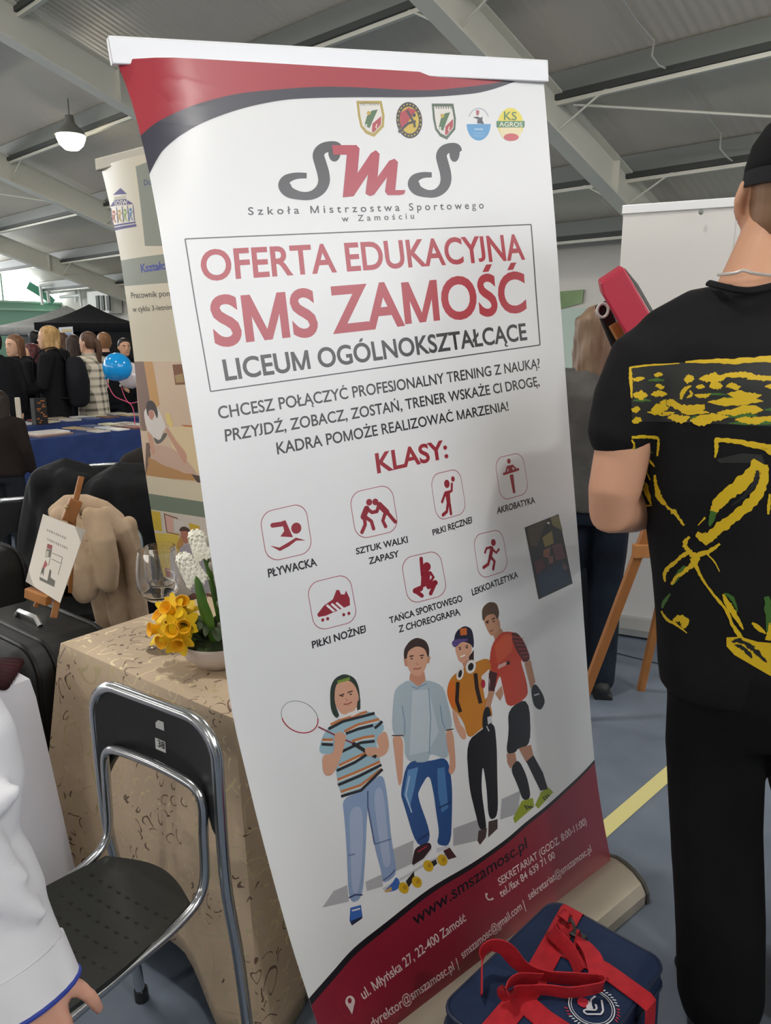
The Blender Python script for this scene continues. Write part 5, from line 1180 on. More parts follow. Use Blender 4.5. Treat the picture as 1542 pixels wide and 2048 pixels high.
def face_parts(t, c, M, s, lip='#a8605a', brow='#4a3628', par=None):
    def q(x, y, z): return c + M @ V((x * s, y * s, z * s))
    par = par or t
    for e in (-1, 1):
        mb = MB(); mb.ball(q(e * .031, .0795, .003), (.011 * s, .009 * s, .0065 * s), 10, 6, M); o = link('eye', mb, mat('eye_white', '#d8d4cf', .3), par, local=True)
        mb = MB(); mb.ball(q(e * .031, .0872, .003), (.0055 * s, .003 * s, .0052 * s), 8, 6, M); link('iris', mb, mat('eye_dark', '#2c211b', .25), o, local=True)
        mb = MB(); mb.tube([q(e * .016, .0935, .024), q(e * .033, .092, .029), q(e * .05, .080, .024)], .0035 * s, 6, True); link('eyebrow', mb, mat('brow_' + brow.lstrip('#'), brow, .8), par, local=True)
    mb = MB(); mb.tube([q(-.022, .090, -.061), q(0, .0975, -.060), q(.022, .090, -.061)], [.002 * s, .0045 * s, .002 * s], 8, True); link('mouth', mb, mat('lips_' + lip.lstrip('#'), lip, .45), par, local=True)

def hairm(h, h2=None):
    n = 'hair_' + h.lstrip('#')
    if n in MATS: return MATS[n]
    m = mat(n, h, .5, 0, .4); return add_noise(m, 60, .5, .004, h2 or h, cscale=30, stretch=(1, 1, .12))
def hair_mesh(mb, c, M, s, style):
    def q(x, y, z): return c + M @ V((x * s, y * s, z * s))
    R = []
    for z, rx, ry, yo in ((-.06, .055, .05, -.045), (-.02, .074, .07, -.032), (.02, .081, .084, -.024), (.06, .080, .094, -.016), (.09, .069, .086, -.014), (.115, .047, .058, -.012), (.128, .014, .018, -.012)):
        R.append([q(rx * math.cos(2 * PI * k / 20), yo + ry * math.sin(2 * PI * k / 20), z) for k in range(20)])
    mb.rings(R)
    if style in ('long', 'wavy', 'mid'):
        Lz = {'long': -.36, 'wavy': -.40, 'mid': -.20}[style]
        for k in range(11):
            a = math.radians(168 + 204 * k / 10); x, y = .074 * math.cos(a), .074 * math.sin(a) - .012; P, Rr = [], []
            for j in range(7):
                f = j / 6; w_ = math.sin(f * 9 + k * 1.9) * (.014 if style == 'wavy' else .004)
                P.append(q(x * (1.05 + .12 * f) + w_, y * (1.05 + .05 * f) + w_ * .6, .06 + (Lz - .06) * f + (.02 if k % 2 else 0) * f)); Rr.append((.022 - .010 * f) * s)
            limb(mb, P, Rr, 8)
    if style == 'wavy':
        for e in (-1, 1):
            for k in range(3):
                P = [q(e * (.076 + .006 * k) + .012 * math.sin(j * 1.7 + k), -.045 + .024 * k + .025 * j / 7 + .012 * math.cos(j * 1.9 + k * 2), .03 - .055 * j) for j in range(8)]
                limb(mb, P, [(.024 - .0018 * j) * s for j in range(8)], 8)
    if style == 'ponytail':
        limb(mb, [q(0, -.10, .04), q(.0, -.135, .01), q(.01, -.14, -.08), q(.015, -.12, -.2), q(.01, -.11, -.27)], [.02 * s, .03 * s, .032 * s, .026 * s, .008 * s], 10)
    if style == 'bun':
        mb.ball(q(0, -.11, .05), .04 * s)
def person(name, label, x, y, yaw, H=1.66, skin='#d3a384', hair='#5a4030', hair2=None, style='long', top='#17181a', topm=None, pants='#1d2026', pantm=None, shoes='#1a1a1c', arms=None, group=None, hem=.86, hyaw=0, hpitch=0, vox=.012, hood=False, bag=None, face=True, coat_long=False, slim=1.0, legs=True, curl=.6):
    s = H / 1.70; t = thing(name, label, 'person', V((x, y, 0)), group, yaw)
    def A(p): return V(p) * s
    arms = arms or {}
    dflt = {-1: ((-.245, -.02, 1.13), (-.25, .06, .90)), 1: ((.245, -.02, 1.13), (.25, .06, .90))}
    HM = Matrix.Rotation(hyaw, 3, 'Z') @ Matrix.Rotation(hpitch, 3, 'X'); hc = A((0, .015, 1.58))
    body = MB()
    body.loft([(0, 0, z * s, rx * s * slim, ry * s) for z, rx, ry in ((.84, .13, .09), (.90, .155, .105), (.96, .155, .108), (1.08, .13, .092), (1.2, .145, .10), (1.32, .165, .105), (1.39, .135, .082), (1.43, .075, .062), (1.46, .056, .058), (1.50, .052, .055), (1.53, .05, .054))], 24)
    head_mesh(body, hc, HM, s)
    top_ = MB()
    top_.loft([(0, 0, z * s, rx * s * slim, ry * s) for z, rx, ry in ((hem, .19, .145), (hem + .04, .195, .148), (1.0, .185, .14), (1.12, .168, .13), (1.24, .172, .135), (1.34, .185, .135), (1.40, .15, .105), (1.44, .095, .085), (1.475, .078, .08))], 28)
    for e in (-1, 1):
        el, wr = arms.get(e, dflt[e]); sh = A((e * .172, 0, 1.385)); el, wr = A(el), A(wr)
        limb(body, [sh, sh.lerp(el, .5), el, el.lerp(wr, .4), wr], [.042 * s, .044 * s, .04 * s, .038 * s, .026 * s])
        d = (wr - el).normalized(); hand_mesh(body, wr, d, -e if abs(d.z) > .5 else e, V((-e, 0, 0)) if d.z < -.5 else V((0, 0, -1)), curl, s)
        limb(top_, [sh + A((-e * .04, 0, 0)), sh + A((e * .004, 0, 0)), sh.lerp(el, .5), el, el.lerp(wr, .5), el.lerp(wr, .93)], [.072 * s, .080 * s, .070 * s, .062 * s, .055 * s, .045 * s])
        if legs:
            hp, kn, an = A((e * .085, 0, .88)), A((e * .092, .012, .48)), A((e * .095, -.01, .085))
            limb(body, [hp, hp.lerp(kn, .5), kn, kn.lerp(an, .35), an], [.085 * s, .075 * s, .052 * s, .052 * s, .036 * s]); limb(body, [an + A((0, -.01, -.045)), an + A((e * .012, .13, -.052))], [.034 * s, .03 * s])
    if hood: limb(top_, [A((-.09, -.02, 1.43)), A((-.06, -.095, 1.42)), A((0, -.12, 1.41)), A((.06, -.095, 1.42)), A((.09, -.02, 1.43))], [.05 * s, .06 * s, .065 * s, .06 * s, .05 * s])
    sk = skinm(skin)
    bo = link('body', fuse(body, vox * .8, 3), sk, t, local=True, angle=0)
    if face: face_parts(t, hc, HM, s)
    link('top', fuse(top_, vox * 1.1, 4), topm or cloth('fabric_' + top.lstrip('#'), top, None, 300), t, local=True, angle=0)
    pm = MB(); pm.loft([(0, 0, z * s, rx * s, ry * s) for z, rx, ry in ((.80, .165, .125), (.86, .178, .13), (.95, .172, .125), (1.02, .155, .115))], 24)
    for e in (-1, 1):
        hp, kn, an = A((e * .085, 0, .86)), A((e * .092, .012, .48)), A((e * .095, -.01, .07))
        limb(pm, [hp, hp.lerp(kn, .5), kn, kn.lerp(an, .5), an], [.098 * s, .09 * s, .075 * s, .072 * s, .066 * s])
    link('trousers', fuse(pm, vox * 1.1, 4), pantm or cloth('fabric_' + pants.lstrip('#'), pants, None, 300), t, local=True, angle=0)
    for e in (-1, 1):
        f = MB(); an = A((e * .095, 0, .0)); limb(f, [an + A((0, -.055, .045)), an + A((0, .02, .05)), an + A((e * .012, .145, .04))], [.042 * s, .046 * s, .036 * s], flat=.95); f.box(an + A((e * .006, .045, .012)), (.085 * s, .26 * s, .024 * s))
        link('shoe', fuse(f, .008, 3), mat('shoe_' + shoes.lstrip('#'), shoes, .6), t, local=True, angle=0)
    if style and style != 'none':
        hm = MB(); hair_mesh(hm, hc, HM, s, style); link('hair', fuse(hm, .008, 2), hairm(hair, hair2), t, local=True, angle=0)
    t['_h'] = 0; del t['_h']
    return t, s, hc, HM
def plaid():
    m = mat('cream_plaid', '#d8cfbe', .9, 0, .2); n, l, b = nodes(m); tc = n.new('ShaderNodeTexCoord'); sp = n.new('ShaderNodeSeparateXYZ'); l.new(tc.outputs['Object'], sp.inputs[0])
    def st(o, f, th):
        a = n.new('ShaderNodeMath'); a.operation = 'MULTIPLY'; a.inputs[1].default_value = f; l.new(o, a.inputs[0]); q = n.new('ShaderNodeMath'); q.operation = 'SINE'; l.new(a.outputs[0], q.inputs[0])
        g = n.new('ShaderNodeMath'); g.operation = 'GREATER_THAN'; g.inputs[1].default_value = th; l.new(q.outputs[0], g.inputs[0]); return g.outputs[0]
    ad = n.new('ShaderNodeMath'); ad.operation = 'ADD'; l.new(sp.outputs['X'], ad.inputs[0]); l.new(sp.outputs['Y'], ad.inputs[1])
    x = n.new('ShaderNodeMath'); x.operation = 'ADD'; l.new(st(sp.outputs['Z'], 80, .45), x.inputs[0]); l.new(st(ad.outputs[0], 80, .45), x.inputs[1])
    y = n.new('ShaderNodeMath'); y.operation = 'MULTIPLY'; y.inputs[1].default_value = .42; l.new(x.outputs[0], y.inputs[0])
    mx = n.new('ShaderNodeMixRGB'); l.new(y.outputs[0], mx.inputs[0]); mx.inputs[1].default_value = lin('#ddd3bf'); mx.inputs[2].default_value = lin('#2a2622'); l.new(mx.outputs[0], b.inputs['Base Color']); return m
def XY(px, y, z=1.4): return PY(px, 690, y).x
fold = {-1: ((-.26, .05, 1.12), (-.02, .22, 1.06)), 1: ((.26, .05, 1.12), (.04, .23, 1.03))}
fwd = {-1: ((-.25, .05, 1.12), (-.16, .28, 1.05)), 1: ((.25, .05, 1.12), (.16, .30, 1.08))}
W_, E_, S_y, N_ = PI / 2, -PI / 2, PI, 0.0     # yaw so that the figure faces -x, +x, -y, +y
person('person', 'person with straight brown hair in a black jacket, face towards camera, far left', XY(31, 7.75), 7.75, S_y - .45, 1.55, '#dcb094', '#6b4a34', '#7d5a40', 'mid', '#1a1b1e', arms=fold, vox=.011, hood=True)
tb, s_, hc_, _m = person('person', 'person with long wavy blonde hair in a black hooded jacket carrying a backpack', XY(101, 7.6), 7.6, W_ + .15, 1.63, '#dcb094', '#a5814f', '#c7a06a', 'wavy', '#161719', arms=fwd, vox=.011, hood=True, pants='#23262c', hem=.72)
bp = MB(); bp.loft([(0, -.215, .86, .10, .055), (0, -.225, .9, .14, .085), (0, -.225, 1.1, .15, .10), (0, -.215, 1.28, .135, .08), (0, -.205, 1.34, .09, .05)], 20, pw=3)
bk = thing('backpack', 'dark backpack worn by the person with wavy blonde hair', 'backpack', tb.location + V((0, 0, 0)), None, tb.rotation_euler.z)
link('pack', bp, cloth('dark_nylon', '#1b1c20', '#222329', 260), bk, local=True, angle=0)
for e in (-1, 1):
    b2 = MB(); b2.ribbon(catmull([(e * .09, -.16, 1.30), (e * .10, -.06, 1.43), (e * .11, .10, 1.37), (e * .125, .145, 1.2), (e * .13, .08, 1.0), (e * .12, -.15, .95)], 6), (1, 0, .1), .035, .008); link('strap', b2, cloth('dark_nylon', '#1b1c20'), bk, local=True)
person('person', 'person with low brown ponytail in a cream and black plaid shirt jacket', XY(178, 8.0), 8.0, W_ - .35, 1.58, '#d9ab90', '#4d3527', '#5d4331', 'ponytail', topm=plaid(), pants='#121316', arms=fwd, vox=.011, hem=.74)
person('person', 'person with short ginger brown hair and black jacket behind the blue balloon', XY(209, 8.75), 8.75, W_ - .9, 1.58, '#d9ab90', '#7a5233', '#8d6440', 'short', '#141517', pants='#16171b', arms=fwd, vox=.013)
person('person', 'person with long dark brown hair seen from behind between the blonde and the plaid shirt', XY(148, 9.3), 9.3, N_ + .3, 1.56, '#d3a384', '#2f211b', '#3c2a21', 'long', '#1a1a1d', vox=.014)
person('person', 'person with dark red dyed hair behind the two people in black jackets', XY(62, 9.2), 9.2, W_ + .5, 1.46, '#d3a384', '#4e2226', '#612b2e', 'mid', '#191a1d', vox=.014)
person('person', 'person with black hair showing just left of the blonde head, far back', XY(72, 10.6), 10.6, N_ - .3, 1.62, '#d3a384', '#141214', None, 'short', '#26272b', vox=.014)
person('person', 'person in dark clothes with brown hair far behind the blonde head, right of it', XY(124, 10.4), 10.4, N_ + .4, 1.60, '#d3a384', '#5a4130', None, 'mid', '#2a2628', vox=.014)
person('person', 'person in a long black coat half hidden by the beige banner edge', XY(248, 9.3), 9.3, S_y + .6, 1.52, '#d3a384', '#1d1714', None, 'short', '#131416', arms=fwd, vox=.013, hem=.6)
person('person', 'person with bushy black hair at the very left edge, above the table', XY(-14, 7.2), 7.2, N_ + .9, 1.58, '#d3a384', '#0f0e0f', None, 'bun', '#1b1c1f', pants='#22242a', vox=.013)
person('person', 'person in dark brown clothes bending at the left end of the navy table', XY(-16, 5.2), 5.2, N_ - .1, 1.17, '#d3a384', '#2a1f1a', None, 'long', '#231c1a', vox=.013)
# visitors added behind the camera, outside the view, to shade the lower banner half
for i, (x, y, yw, hh, st, c) in enumerate(((.30, -.58, N_ - .2, 1.76, 'short', '#23252b'), (.98, -.30, N_ + .3, 1.70, 'mid', '#2b2a2e'), (1.42, .22, W_ - .8, 1.72, 'short', '#1d2024'), (-.45, -.9, N_, 1.7, 'long', '#33302f'), (1.90, .62, W_ - .4, 1.74, 'short', '#23262c'), (1.70, -.45, N_ + .5, 1.78, 'short', '#2b2d31'))):
    person('person', ['visitor in a dark jacket right behind the camera', 'visitor in dark grey to the right behind the camera', 'visitor in black well to the right of the camera', 'long haired visitor in dark brown left behind the camera', 'visitor in black right of the man in the printed shirt', 'tall visitor in dark grey furthest behind the camera'][i], x, y, yw, hh, '#d3a384', '#3a2a20', None, st, c, vox=.02, face=False)

# ------------------------------------------------------------------ woman in grey behind the banner
tw, s_, hc_, HM_ = person('person', 'person with light brown hair in grey knit jumper right of the main banner', .84, 3.12, N_ - .1, 1.63, '#cf9c80', '#6d5442', '#8f7660', 'mid', topm=cloth('grey_knit', '#5d5c5a', '#4e4d4c', 160), pantm=cloth('dark_denim', '#1e2734', '#161c26', 300), shoes='#17181a', arms={-1: ((-.24, .02, 1.13), (-.2, .14, .95)), 1: ((.20, .2, 1.22), (.08, .32, 1.46))}, vox=.010)
person('person', 'person with dark hair in profile behind the grey jumper and under the red case', .98, 3.62, W_, 1.62, '#d3a384', '#3a2a22', '#4a3529', 'mid', '#28493a', pants='#23262c', vox=.012)
# ------------------------------------------------------------------ man in the printed black T-shirt
MX, MY = .775, 1.47
t = thing('person', 'person seen from behind in a black T-shirt with yellow brush print and backwards cap', 'person', V((MX, MY, 0)))
def Wp(px, py, y): return PY(px, py, y)
body = MB(); nb = Wp(1508, 585, 1.50); hcen = Wp(1588, 390, 1.53); HM = Matrix.Rotation(-.28, 3, 'Z') @ Matrix.Rotation(.12, 3, 'Y')
sc = 1.10
head_mesh(body, hcen, HM, sc)
for e in (-1, 1):
    E_c = [hcen + HM @ (V(q) * sc) for q in ((e * .073, -.006, .004), (e * .084, -.020, .000), (e * .088, -.024, -.018), (e * .082, -.015, -.040), (e * .072, -.004, -.054))]
    limb(body, E_c, [.009, .010, .010, .009, .007], 10)
limb(body, [Wp(1500, 640, 1.5), nb, Wp(1532, 520, 1.51), Wp(1568, 440, 1.53)], [.088, .070, .063, .064], 16)
limb(body, [Wp(1450, 645, 1.5), Wp(1505, 605, 1.5), Wp(1580, 645, 1.5)], [.04, .058, .04], 14)
TX = lambda px, py: Wp(px, py, 1.47).x
TZ = lambda py: Wp(1480, py, 1.47).z
body.loft([((TX(1497, py)), 1.49, TZ(py), rx, ry) for py, rx, ry in ((1330, .14, .095), (1300, .15, .1), (1150, .14, .1), (1000, .16, .11), (850, .18, .115), (720, .18, .11), (650, .15, .09), (600, .09, .07))], 24)
shL, elL, wrL = Wp(1292, 735, 1.49), Wp(1223, 1022, 1.47), Wp(1360, 1005, 1.22 + .55)
shL2 = Wp(1275, 820, 1.485)
limb(body, [shL, shL2, Wp(1246, 900, 1.475), Wp(1228, 985, 1.47), elL, elL.lerp(wrL, .25), elL.lerp(wrL, .6), wrL], [.062, .058, .054, .050, .046, .050, .044, .032], 18)
hand_mesh(body, wrL, (wrL - elL) + V((.02, .0, .02)), 1, (0, 0, -1), .7, 1.05)
shR, elR, wrR = Wp(1725, 745, 1.49), Wp(1775, 1020, 1.5), Wp(1650, 985, 1.80)
limb(body, [shR, shR.lerp(elR, .5), elR, elR.lerp(wrR, .3), wrR], [.062, .056, .046, .048, .032], 18); hand_mesh(body, wrR, wrR - elR, -1, (0, 0, -1), .7, 1.05)
for e, hx_ in ((-1, .70), (1, .88)):
    kx = .08 if e > 0 else 0
    limb(body, [V((hx_ - kx * .3, 1.49, .84)), V((hx_ + kx * .4, 1.49, .7)), V((hx_ + .01 + kx, 1.48, .5)), V((hx_ + .02 + kx, 1.45, .3)), V((hx_ + .03 + kx, 1.44, .09))], [.08, .08, .06, .06, .04], 14)
sk = skinm('#cf9d80')
link('body', fuse(body, .0065, 3), sk, t, angle=0)
hm = MB()
def hq(x, y, z): return hcen + HM @ V((x * sc, y * sc, z * sc))
# short fade
R = []
for z, rx, ry, yo in ((-.075, .05, .05, -.036), (-.05, .063, .07, -.024), (-.02, .0705, .084, -.012), (.02, .0765, .097, -.008), (.06, .0745, .095, -.010), (.10, .052, .066, -.011), (.122, .016, .02, -.010)):
    R.append([hq(rx * math.cos(2 * PI * k / 24), yo + ry * math.sin(2 * PI * k / 24) - (.003), z) for k in range(24)])
hm.rings(R); link('hair', hm, hairm('#8a6a50', '#7a5c44'), t, angle=0)
cp = MB(); R = []
for z, rx, ry in ((.018, .082, .104), (.04, .0835, .105), (.07, .080, .1), (.10, .066, .083), (.125, .04, .05), (.134, .012, .016)):
    R.append([hq(rx * math.cos(2 * PI * k / 32), -.006 + ry * math.sin(2 * PI * k / 32), z) for k in range(32)])
# opening above the strap at the back: leave the arch out
seg = 32; vs = [q for r in R for q in r]; fs = []
for i in range(len(R) - 1):
    for k in range(seg):
        ang = (2 * PI * (k + .5) / seg); back = abs(((ang - 1.5 * PI + PI) % (2 * PI)) - PI)
        if i < 2 and back < .62 - .2 * i: continue
        fs.append((i * seg + k, i * seg + (k + 1) % seg, (i + 1) * seg + (k + 1) % seg, (i + 1) * seg + k))
fs.append(tuple((len(R) - 1) * seg + k for k in range(seg)))
cp.add(vs, fs); M_cap = cloth('black_cap', '#111214', None, 400, .85)
cap = link('cap', cp, M_cap, t, angle=50); sd = cap.modifiers.new('thick', 'SOLIDIFY'); sd.thickness = .003; sd.offset = 1
st = MB(); st.ribbon([hq(.0855 * math.cos(a), -.006 + .1075 * math.sin(a), .014) for a in [1.5 * PI - 1.5 + 3.0 * k / 20 for k in range(21)]], [tuple(HM @ V((0, 0, 1)))] * 21, .028, .003); link('strap', st, cloth('cap_strap', '#26272a', None, 400), cap)
vz = MB(); P0 = [hq(.075 * math.cos(a), -.006 + .1 * math.sin(a), .03) for a in [PI * (.08 + .84 * k / 12) for k in range(13)]]; P1 = [hq(.08 * math.cos(a), .06 + .125 * math.sin(a), .012) for a in [PI * (.08 + .84 * k / 12) for k in range(13)]]
vz.add(P0 + P1 + [q + V((0, 0, .004)) for q in P0 + P1], [(k, k + 1, 14 + k, 13 + k) for k in range(12)] + [(26 + 13 + k, 26 + 14 + k, 26 + k + 1, 26 + k) for k in range(12)]); link('visor', vz, M_cap, cap)
yb = MB(); yb.ball(hq(-.040, -.052, .113), (.009, .009, .007), 10, 8); link('button', yb, mat('yellow_button', '#d8c24a', .5), cap)
ck = MB(); P = [Wp(px, py, y) for px, py, y in ((1436, 550, 1.475), (1450, 548, 1.448), (1470, 546, 1.43), (1488, 541, 1.425), (1505, 546, 1.42), (1525, 549, 1.42), (1545, 550, 1.425), (1570, 546, 1.43), (1590, 540, 1.455))]
ck.tube(catmull(P, 5), .0028, 6); link('necklace', ck, mat('silver', '#ece8e2', .35, .6), t)
# T-shirt
ts = MB()
rows = []
for py, cx, rx, ry in ((1385, 1497, .168, .125), (1340, 1497, .172, .127), (1260, 1496, .172, .125), (1160, 1494, .176, .126), (1060, 1493, .185, .13), (960, 1493, .198, .135), (860, 1494, .205, .137), (760, 1496, .203, .132), (690, 1498, .19, .118), (640, 1502, .155, .096), (605, 1505, .115, .084), (580, 1508, .088, .078)):
    rows.append((TX(cx, py), 1.49, TZ(py), rx, ry))
ts.loft(rows, 40, pw=2.3)
limb(ts, [Wp(1462, 606, 1.48), Wp(1400, 628, 1.485), Wp(1330, 672, 1.49)], [.038, .05, .055], 14); limb(ts, [Wp(1556, 606, 1.48), Wp(1620, 628, 1.485), Wp(1680, 672, 1.49)], [.038, .05, .055], 14)
limb(ts, [Wp(1360, 690, 1.49), Wp(1300, 735, 1.49), Wp(1265, 810, 1.485), Wp(1244, 858, 1.478)], [.078, .085, .078, .066], 18)
limb(ts, [Wp(1640, 690, 1.49), Wp(1710, 740, 1.49), Wp(1745, 820, 1.49), Wp(1770, 895, 1.49)], [.078, .085, .08, .074], 18)
tme = fuse(ts, .0075, 5)
M_ts = cloth('black_cotton', '#141416', '#19191b', 500, .85, .2)
bvh = BVHTree.FromPolygons([v.co.copy() for v in tme.vertices], [tuple(p.vertices) for p in tme.polygons])
class Decal:
    def __init__(s): s.v, s.f, s.m, s.mats = [], [], [], []
    def poly(s, pts, col, lay=1):
        m = PM(col, .6)
        if m not in s.mats: s.mats.append(m)
        t_ = geometry.tessellate_polygon([[V((a, b, 0)) for a, b in pts]]); o = len(s.v); s.v += [(a, b, lay) for a, b in pts]
        for f in t_: s.f.append(tuple(i + o for i in f)); s.m.append(s.mats.index(m))
    def bake(s, bvh, mb, k0, grid=8, off=.0008, step=.0003):
        bm = bmesh.new(); bv = [bm.verts.new(q) for q in s.v]
        for f, k in zip(s.f, s.m):
            try: fc = bm.faces.new([bv[i] for i in f]); fc.material_index = k + k0
            except ValueError: pass
        xs = [q[0] for q in s.v]; ys = [q[1] for q in s.v]
        for ax, lo, hi in ((0, min(xs), max(xs)), (1, min(ys), max(ys))):
            c = lo + grid
            while c < hi:
                co = [0, 0, 0]; co[ax] = c; no = [0, 0, 0]; no[ax] = 1; c += grid
                bmesh.ops.bisect_plane(bm, geom=bm.verts[:] + bm.edges[:] + bm.faces[:], plane_co=co, plane_no=no, dist=1e-4)
        dead = []
        for v in bm.verts:
            d = ray(v.co.x, v.co.y).normalized(); h = bvh.ray_cast(ORG, d)
            if h[0] is None: dead.append(v); continue
            v.co = h[0] - d * (off + step * v.co.z)
        bmesh.ops.delete(bm, geom=dead, context='VERTS')
        big = [f for f in bm.faces if max(e.calc_length() for e in f.edges) > .06]; bmesh.ops.delete(bm, geom=big, context='FACES')
        bm.verts.index_update(); o = len(mb.v); mb.v += [v.co.copy() for v in bm.verts]
        for f in bm.faces: mb.f.append([v.index + o for v in f.verts]); mb.m.append(f.material_index)
        bm.free()
D = Decal(); YE, DG = '#d8b515', '#3d6a24'; rd = random.Random(5)
z = Zm(1080, 400, 3.337); z2 = Zm(1100, 900, 3.414)
def brush(pts, wd, col=YE, lay=1, jag=.25):
    Q = catmull([(x, y, w_) for (x, y), w_ in zip(pts, wd)], 7); n = len(Q); A_, C_ = [], []
    for i in range(n):
        a, b = Q[max(i - 1, 0)], Q[min(i + 1, n - 1)]; dx, dy = b.x - a.x, b.y - a.y; l = math.hypot(dx, dy) or 1
        h1 = Q[i].z / 2 * (1 + rd.uniform(-jag, jag)); h2 = Q[i].z / 2 * (1 + rd.uniform(-jag, jag))
        A_.append((Q[i].x - dy / l * h1, Q[i].y + dx / l * h1)); C_.append((Q[i].x + dy / l * h2, Q[i].y - dx / l * h2))
    for i in range(n - 1): D.poly([A_[i], A_[i + 1], C_[i + 1], C_[i]], col, lay)
D.poly(z((600, 1120), (930, 1085), (1300, 1060), (1700, 1040), (1900, 1040), (1900, 1520), (1500, 1510), (1100, 1490), (850, 1480), (615, 1480)), '#1d1f1d', 0)
brush(z((596, 1120), (700, 1105), (930, 1090)), [3, 4, 2]); brush(z((970, 1082), (1150, 1075), (1300, 1075), (1540, 1062), (1800, 1055)), [3, 9, 11, 12, 10]); brush(z((602, 1120), (606, 1200), (612, 1320)), [5, 7, 3])
for y0, segs in ((1170, ((760, 820), (1140, 1190), (1200, 1460))), (1192, ((615, 700), (960, 1030), (1060, 1240), (1380, 1700))), (1245, ((770, 830), (1040, 1100), (1130, 1220), (1240, 1340), (1500, 1700))), (1300, ((740, 850), (620, 720), (1030, 1140), (1250, 1480), (1600, 1800))), (1345, ((800, 920), (1120, 1490), (1560, 1800))), (1395, ((610, 670), (740, 860), (920, 1100), (1280, 1490))), (1420, ((715, 900), (940, 1130), (1180, 1380))), (1455, ((850, 1000), (1040, 1260), (1420, 1800))), (1470, ((612, 680), (1000, 1160), (1300, 1500)))):
    for a, b in segs:
        dk = rd.choice((8, 11, 13, 15)); m_ = (a + b) / 2
        brush(z((a, y0 + rd.uniform(-8, 8)), (m_ - (b - a) * .2, y0 + rd.uniform(-8, 8)), (m_ + (b - a) * .2, y0 + rd.uniform(-8, 8)), (b, y0 + rd.uniform(-10, 10))), [1.5, dk, dk, 1.5], YE, 2, .3)
for a, b, y0, wd in ((720, 830, 1205, 6), (620, 740, 1340, 7), (1180, 1330, 1335, 9), (1000, 1130, 1455, 7), (1200, 1450, 1440, 12), (1260, 1700, 1490, 12), (1060, 1250, 1300, 5), (1500, 1760, 1400, 14)):
    brush(z((a, y0), ((a + b) / 2, y0 - 6), (b, y0)), [2, wd, 2], DG, 1, .3)
brush(z((940, 1330), (960, 1270), (1010, 1240)), [6, 9, 3], YE, 3); brush(z((1000, 1270), (1010, 1300), (980, 1320)), [3, 6, 3], YE, 3); brush(z((860, 1350), (960, 1390), (1100, 1380)), [8, 14, 10], YE, 3)
# crossed arrows below the band
brush(z((612, 1585), (700, 1580), (790, 1588)), [5, 6, 6]); brush(z((790, 1590), (790, 1640), (782, 1710)), [4, 5, 3]); brush(z((612, 1600), (630, 1640), (612, 1700), (625, 1800), (645, 1940)), [3, 4, 4, 4, 2]); brush(z((640, 1760), (700, 1800), (735, 1870)), [2, 3, 2]); brush(z((670, 1700), (720, 1730), (765, 1780)), [2, 6, 2]); brush(z((640, 1720), (690, 1760), (720, 1810)), [2, 4, 2]); D.poly(z((625, 1650), (720, 1665), (760, 1690), (640, 1690)), DG, 1)
brush(z2((595, 180), (640, 240), (690, 370)), [4, 14, 3]); brush(z2((560, 80), (575, 200), (590, 280)), [3, 4, 2]); brush(z2((715, 170), (725, 250), (750, 330), (790, 375)), [4, 8, 12, 5]); brush(z2((620, 350), (650, 378), (695, 378)), [2, 3, 2]); brush(z2((790, 380), (850, 430), (915, 515)), [6, 9, 4], YE, 1, .6); brush(z2((560, 110), (600, 170), (640, 190)), [2, 4, 2])
brush(z((1165, 1600), (1300, 1610), (1450, 1640), (1600, 1660), (1800, 1670)), [8, 10, 12, 11, 10]); brush(z((1175, 1600), (1178, 1660), (1168, 1720)), [7, 8, 3]); brush(z((1480, 1650), (1560, 1690), (1640, 1680)), [5, 12, 6]); D.poly(z((1175, 1730), (1350, 1690), (1480, 1700), (1500, 1755), (1200, 1755)), '#222422', 0)
up = z2((1430, 80), (1380, 160), (1270, 260), (1160, 350), (1110, 430)); brush(up, [26, 28, 26, 24, 14], YE, 1, .2); brush(z2((1470, 100), (1460, 200), (1400, 330), (1270, 450), (1150, 540), (1050, 640)), [10, 18, 22, 20, 22, 10], YE, 1, .2); brush(z2((1420, 140), (1400, 220), (1340, 300), (1240, 380)), [6, 10, 9, 3], '#18191a', 3, .3); brush(z2((1120, 420), (1100, 480), (1090, 520)), [14, 10, 4], DG, 2); brush(z2((1010, 515), (1060, 460)), [2, 4], YE, 2)
brush(z2((1130, 570), (1060, 600), (1000, 570)), [16, 20, 10], YE, 2); brush(z2((950, 590), (920, 640), (940, 680), (990, 745), (930, 820), (860, 870), (830, 920)), [5, 9, 8, 16, 8, 7, 4], YE, 2, .4); brush(z2((1000, 720), (1090, 690), (1160, 640)), [10, 9, 4]); brush(z2((940, 700), (870, 750), (790, 830), (785, 900)), [7, 8, 7, 3], YE, 1, .4); brush(z2((930, 800), (880, 850), (840, 920)), [10, 12, 3], DG, 0); brush(z2((820, 980), (780, 1040), (765, 1080)), [3, 7, 3], DG, 0)
brush(z2((990, 780), (1040, 880), (1110, 980), (1200, 1090), (1250, 1200), (1310, 1290)), [9, 5, 5, 6, 7, 10]); brush(z2((1180, 985), (1220, 1060), (1270, 1140), (1320, 1225)), [4, 12, 10, 3]); brush(z2((1190, 980), (1240, 1010), (1280, 1100)), [3, 8, 3], DG, 0); brush(z2((1060, 700), (1120, 760), (1158, 830)), [3, 3, 2]); brush(z2((1380, 1180), (1430, 1220), (1475, 1255)), [4, 10, 2])
brush(z2((760, 1100), (800, 1160), (860, 1190), (935, 1250)), [3, 6, 5, 2]); D.ell = None
brush(z2((840, 1165), (890, 1150), (925, 1180), (900, 1210)), [5, 16, 16, 8])
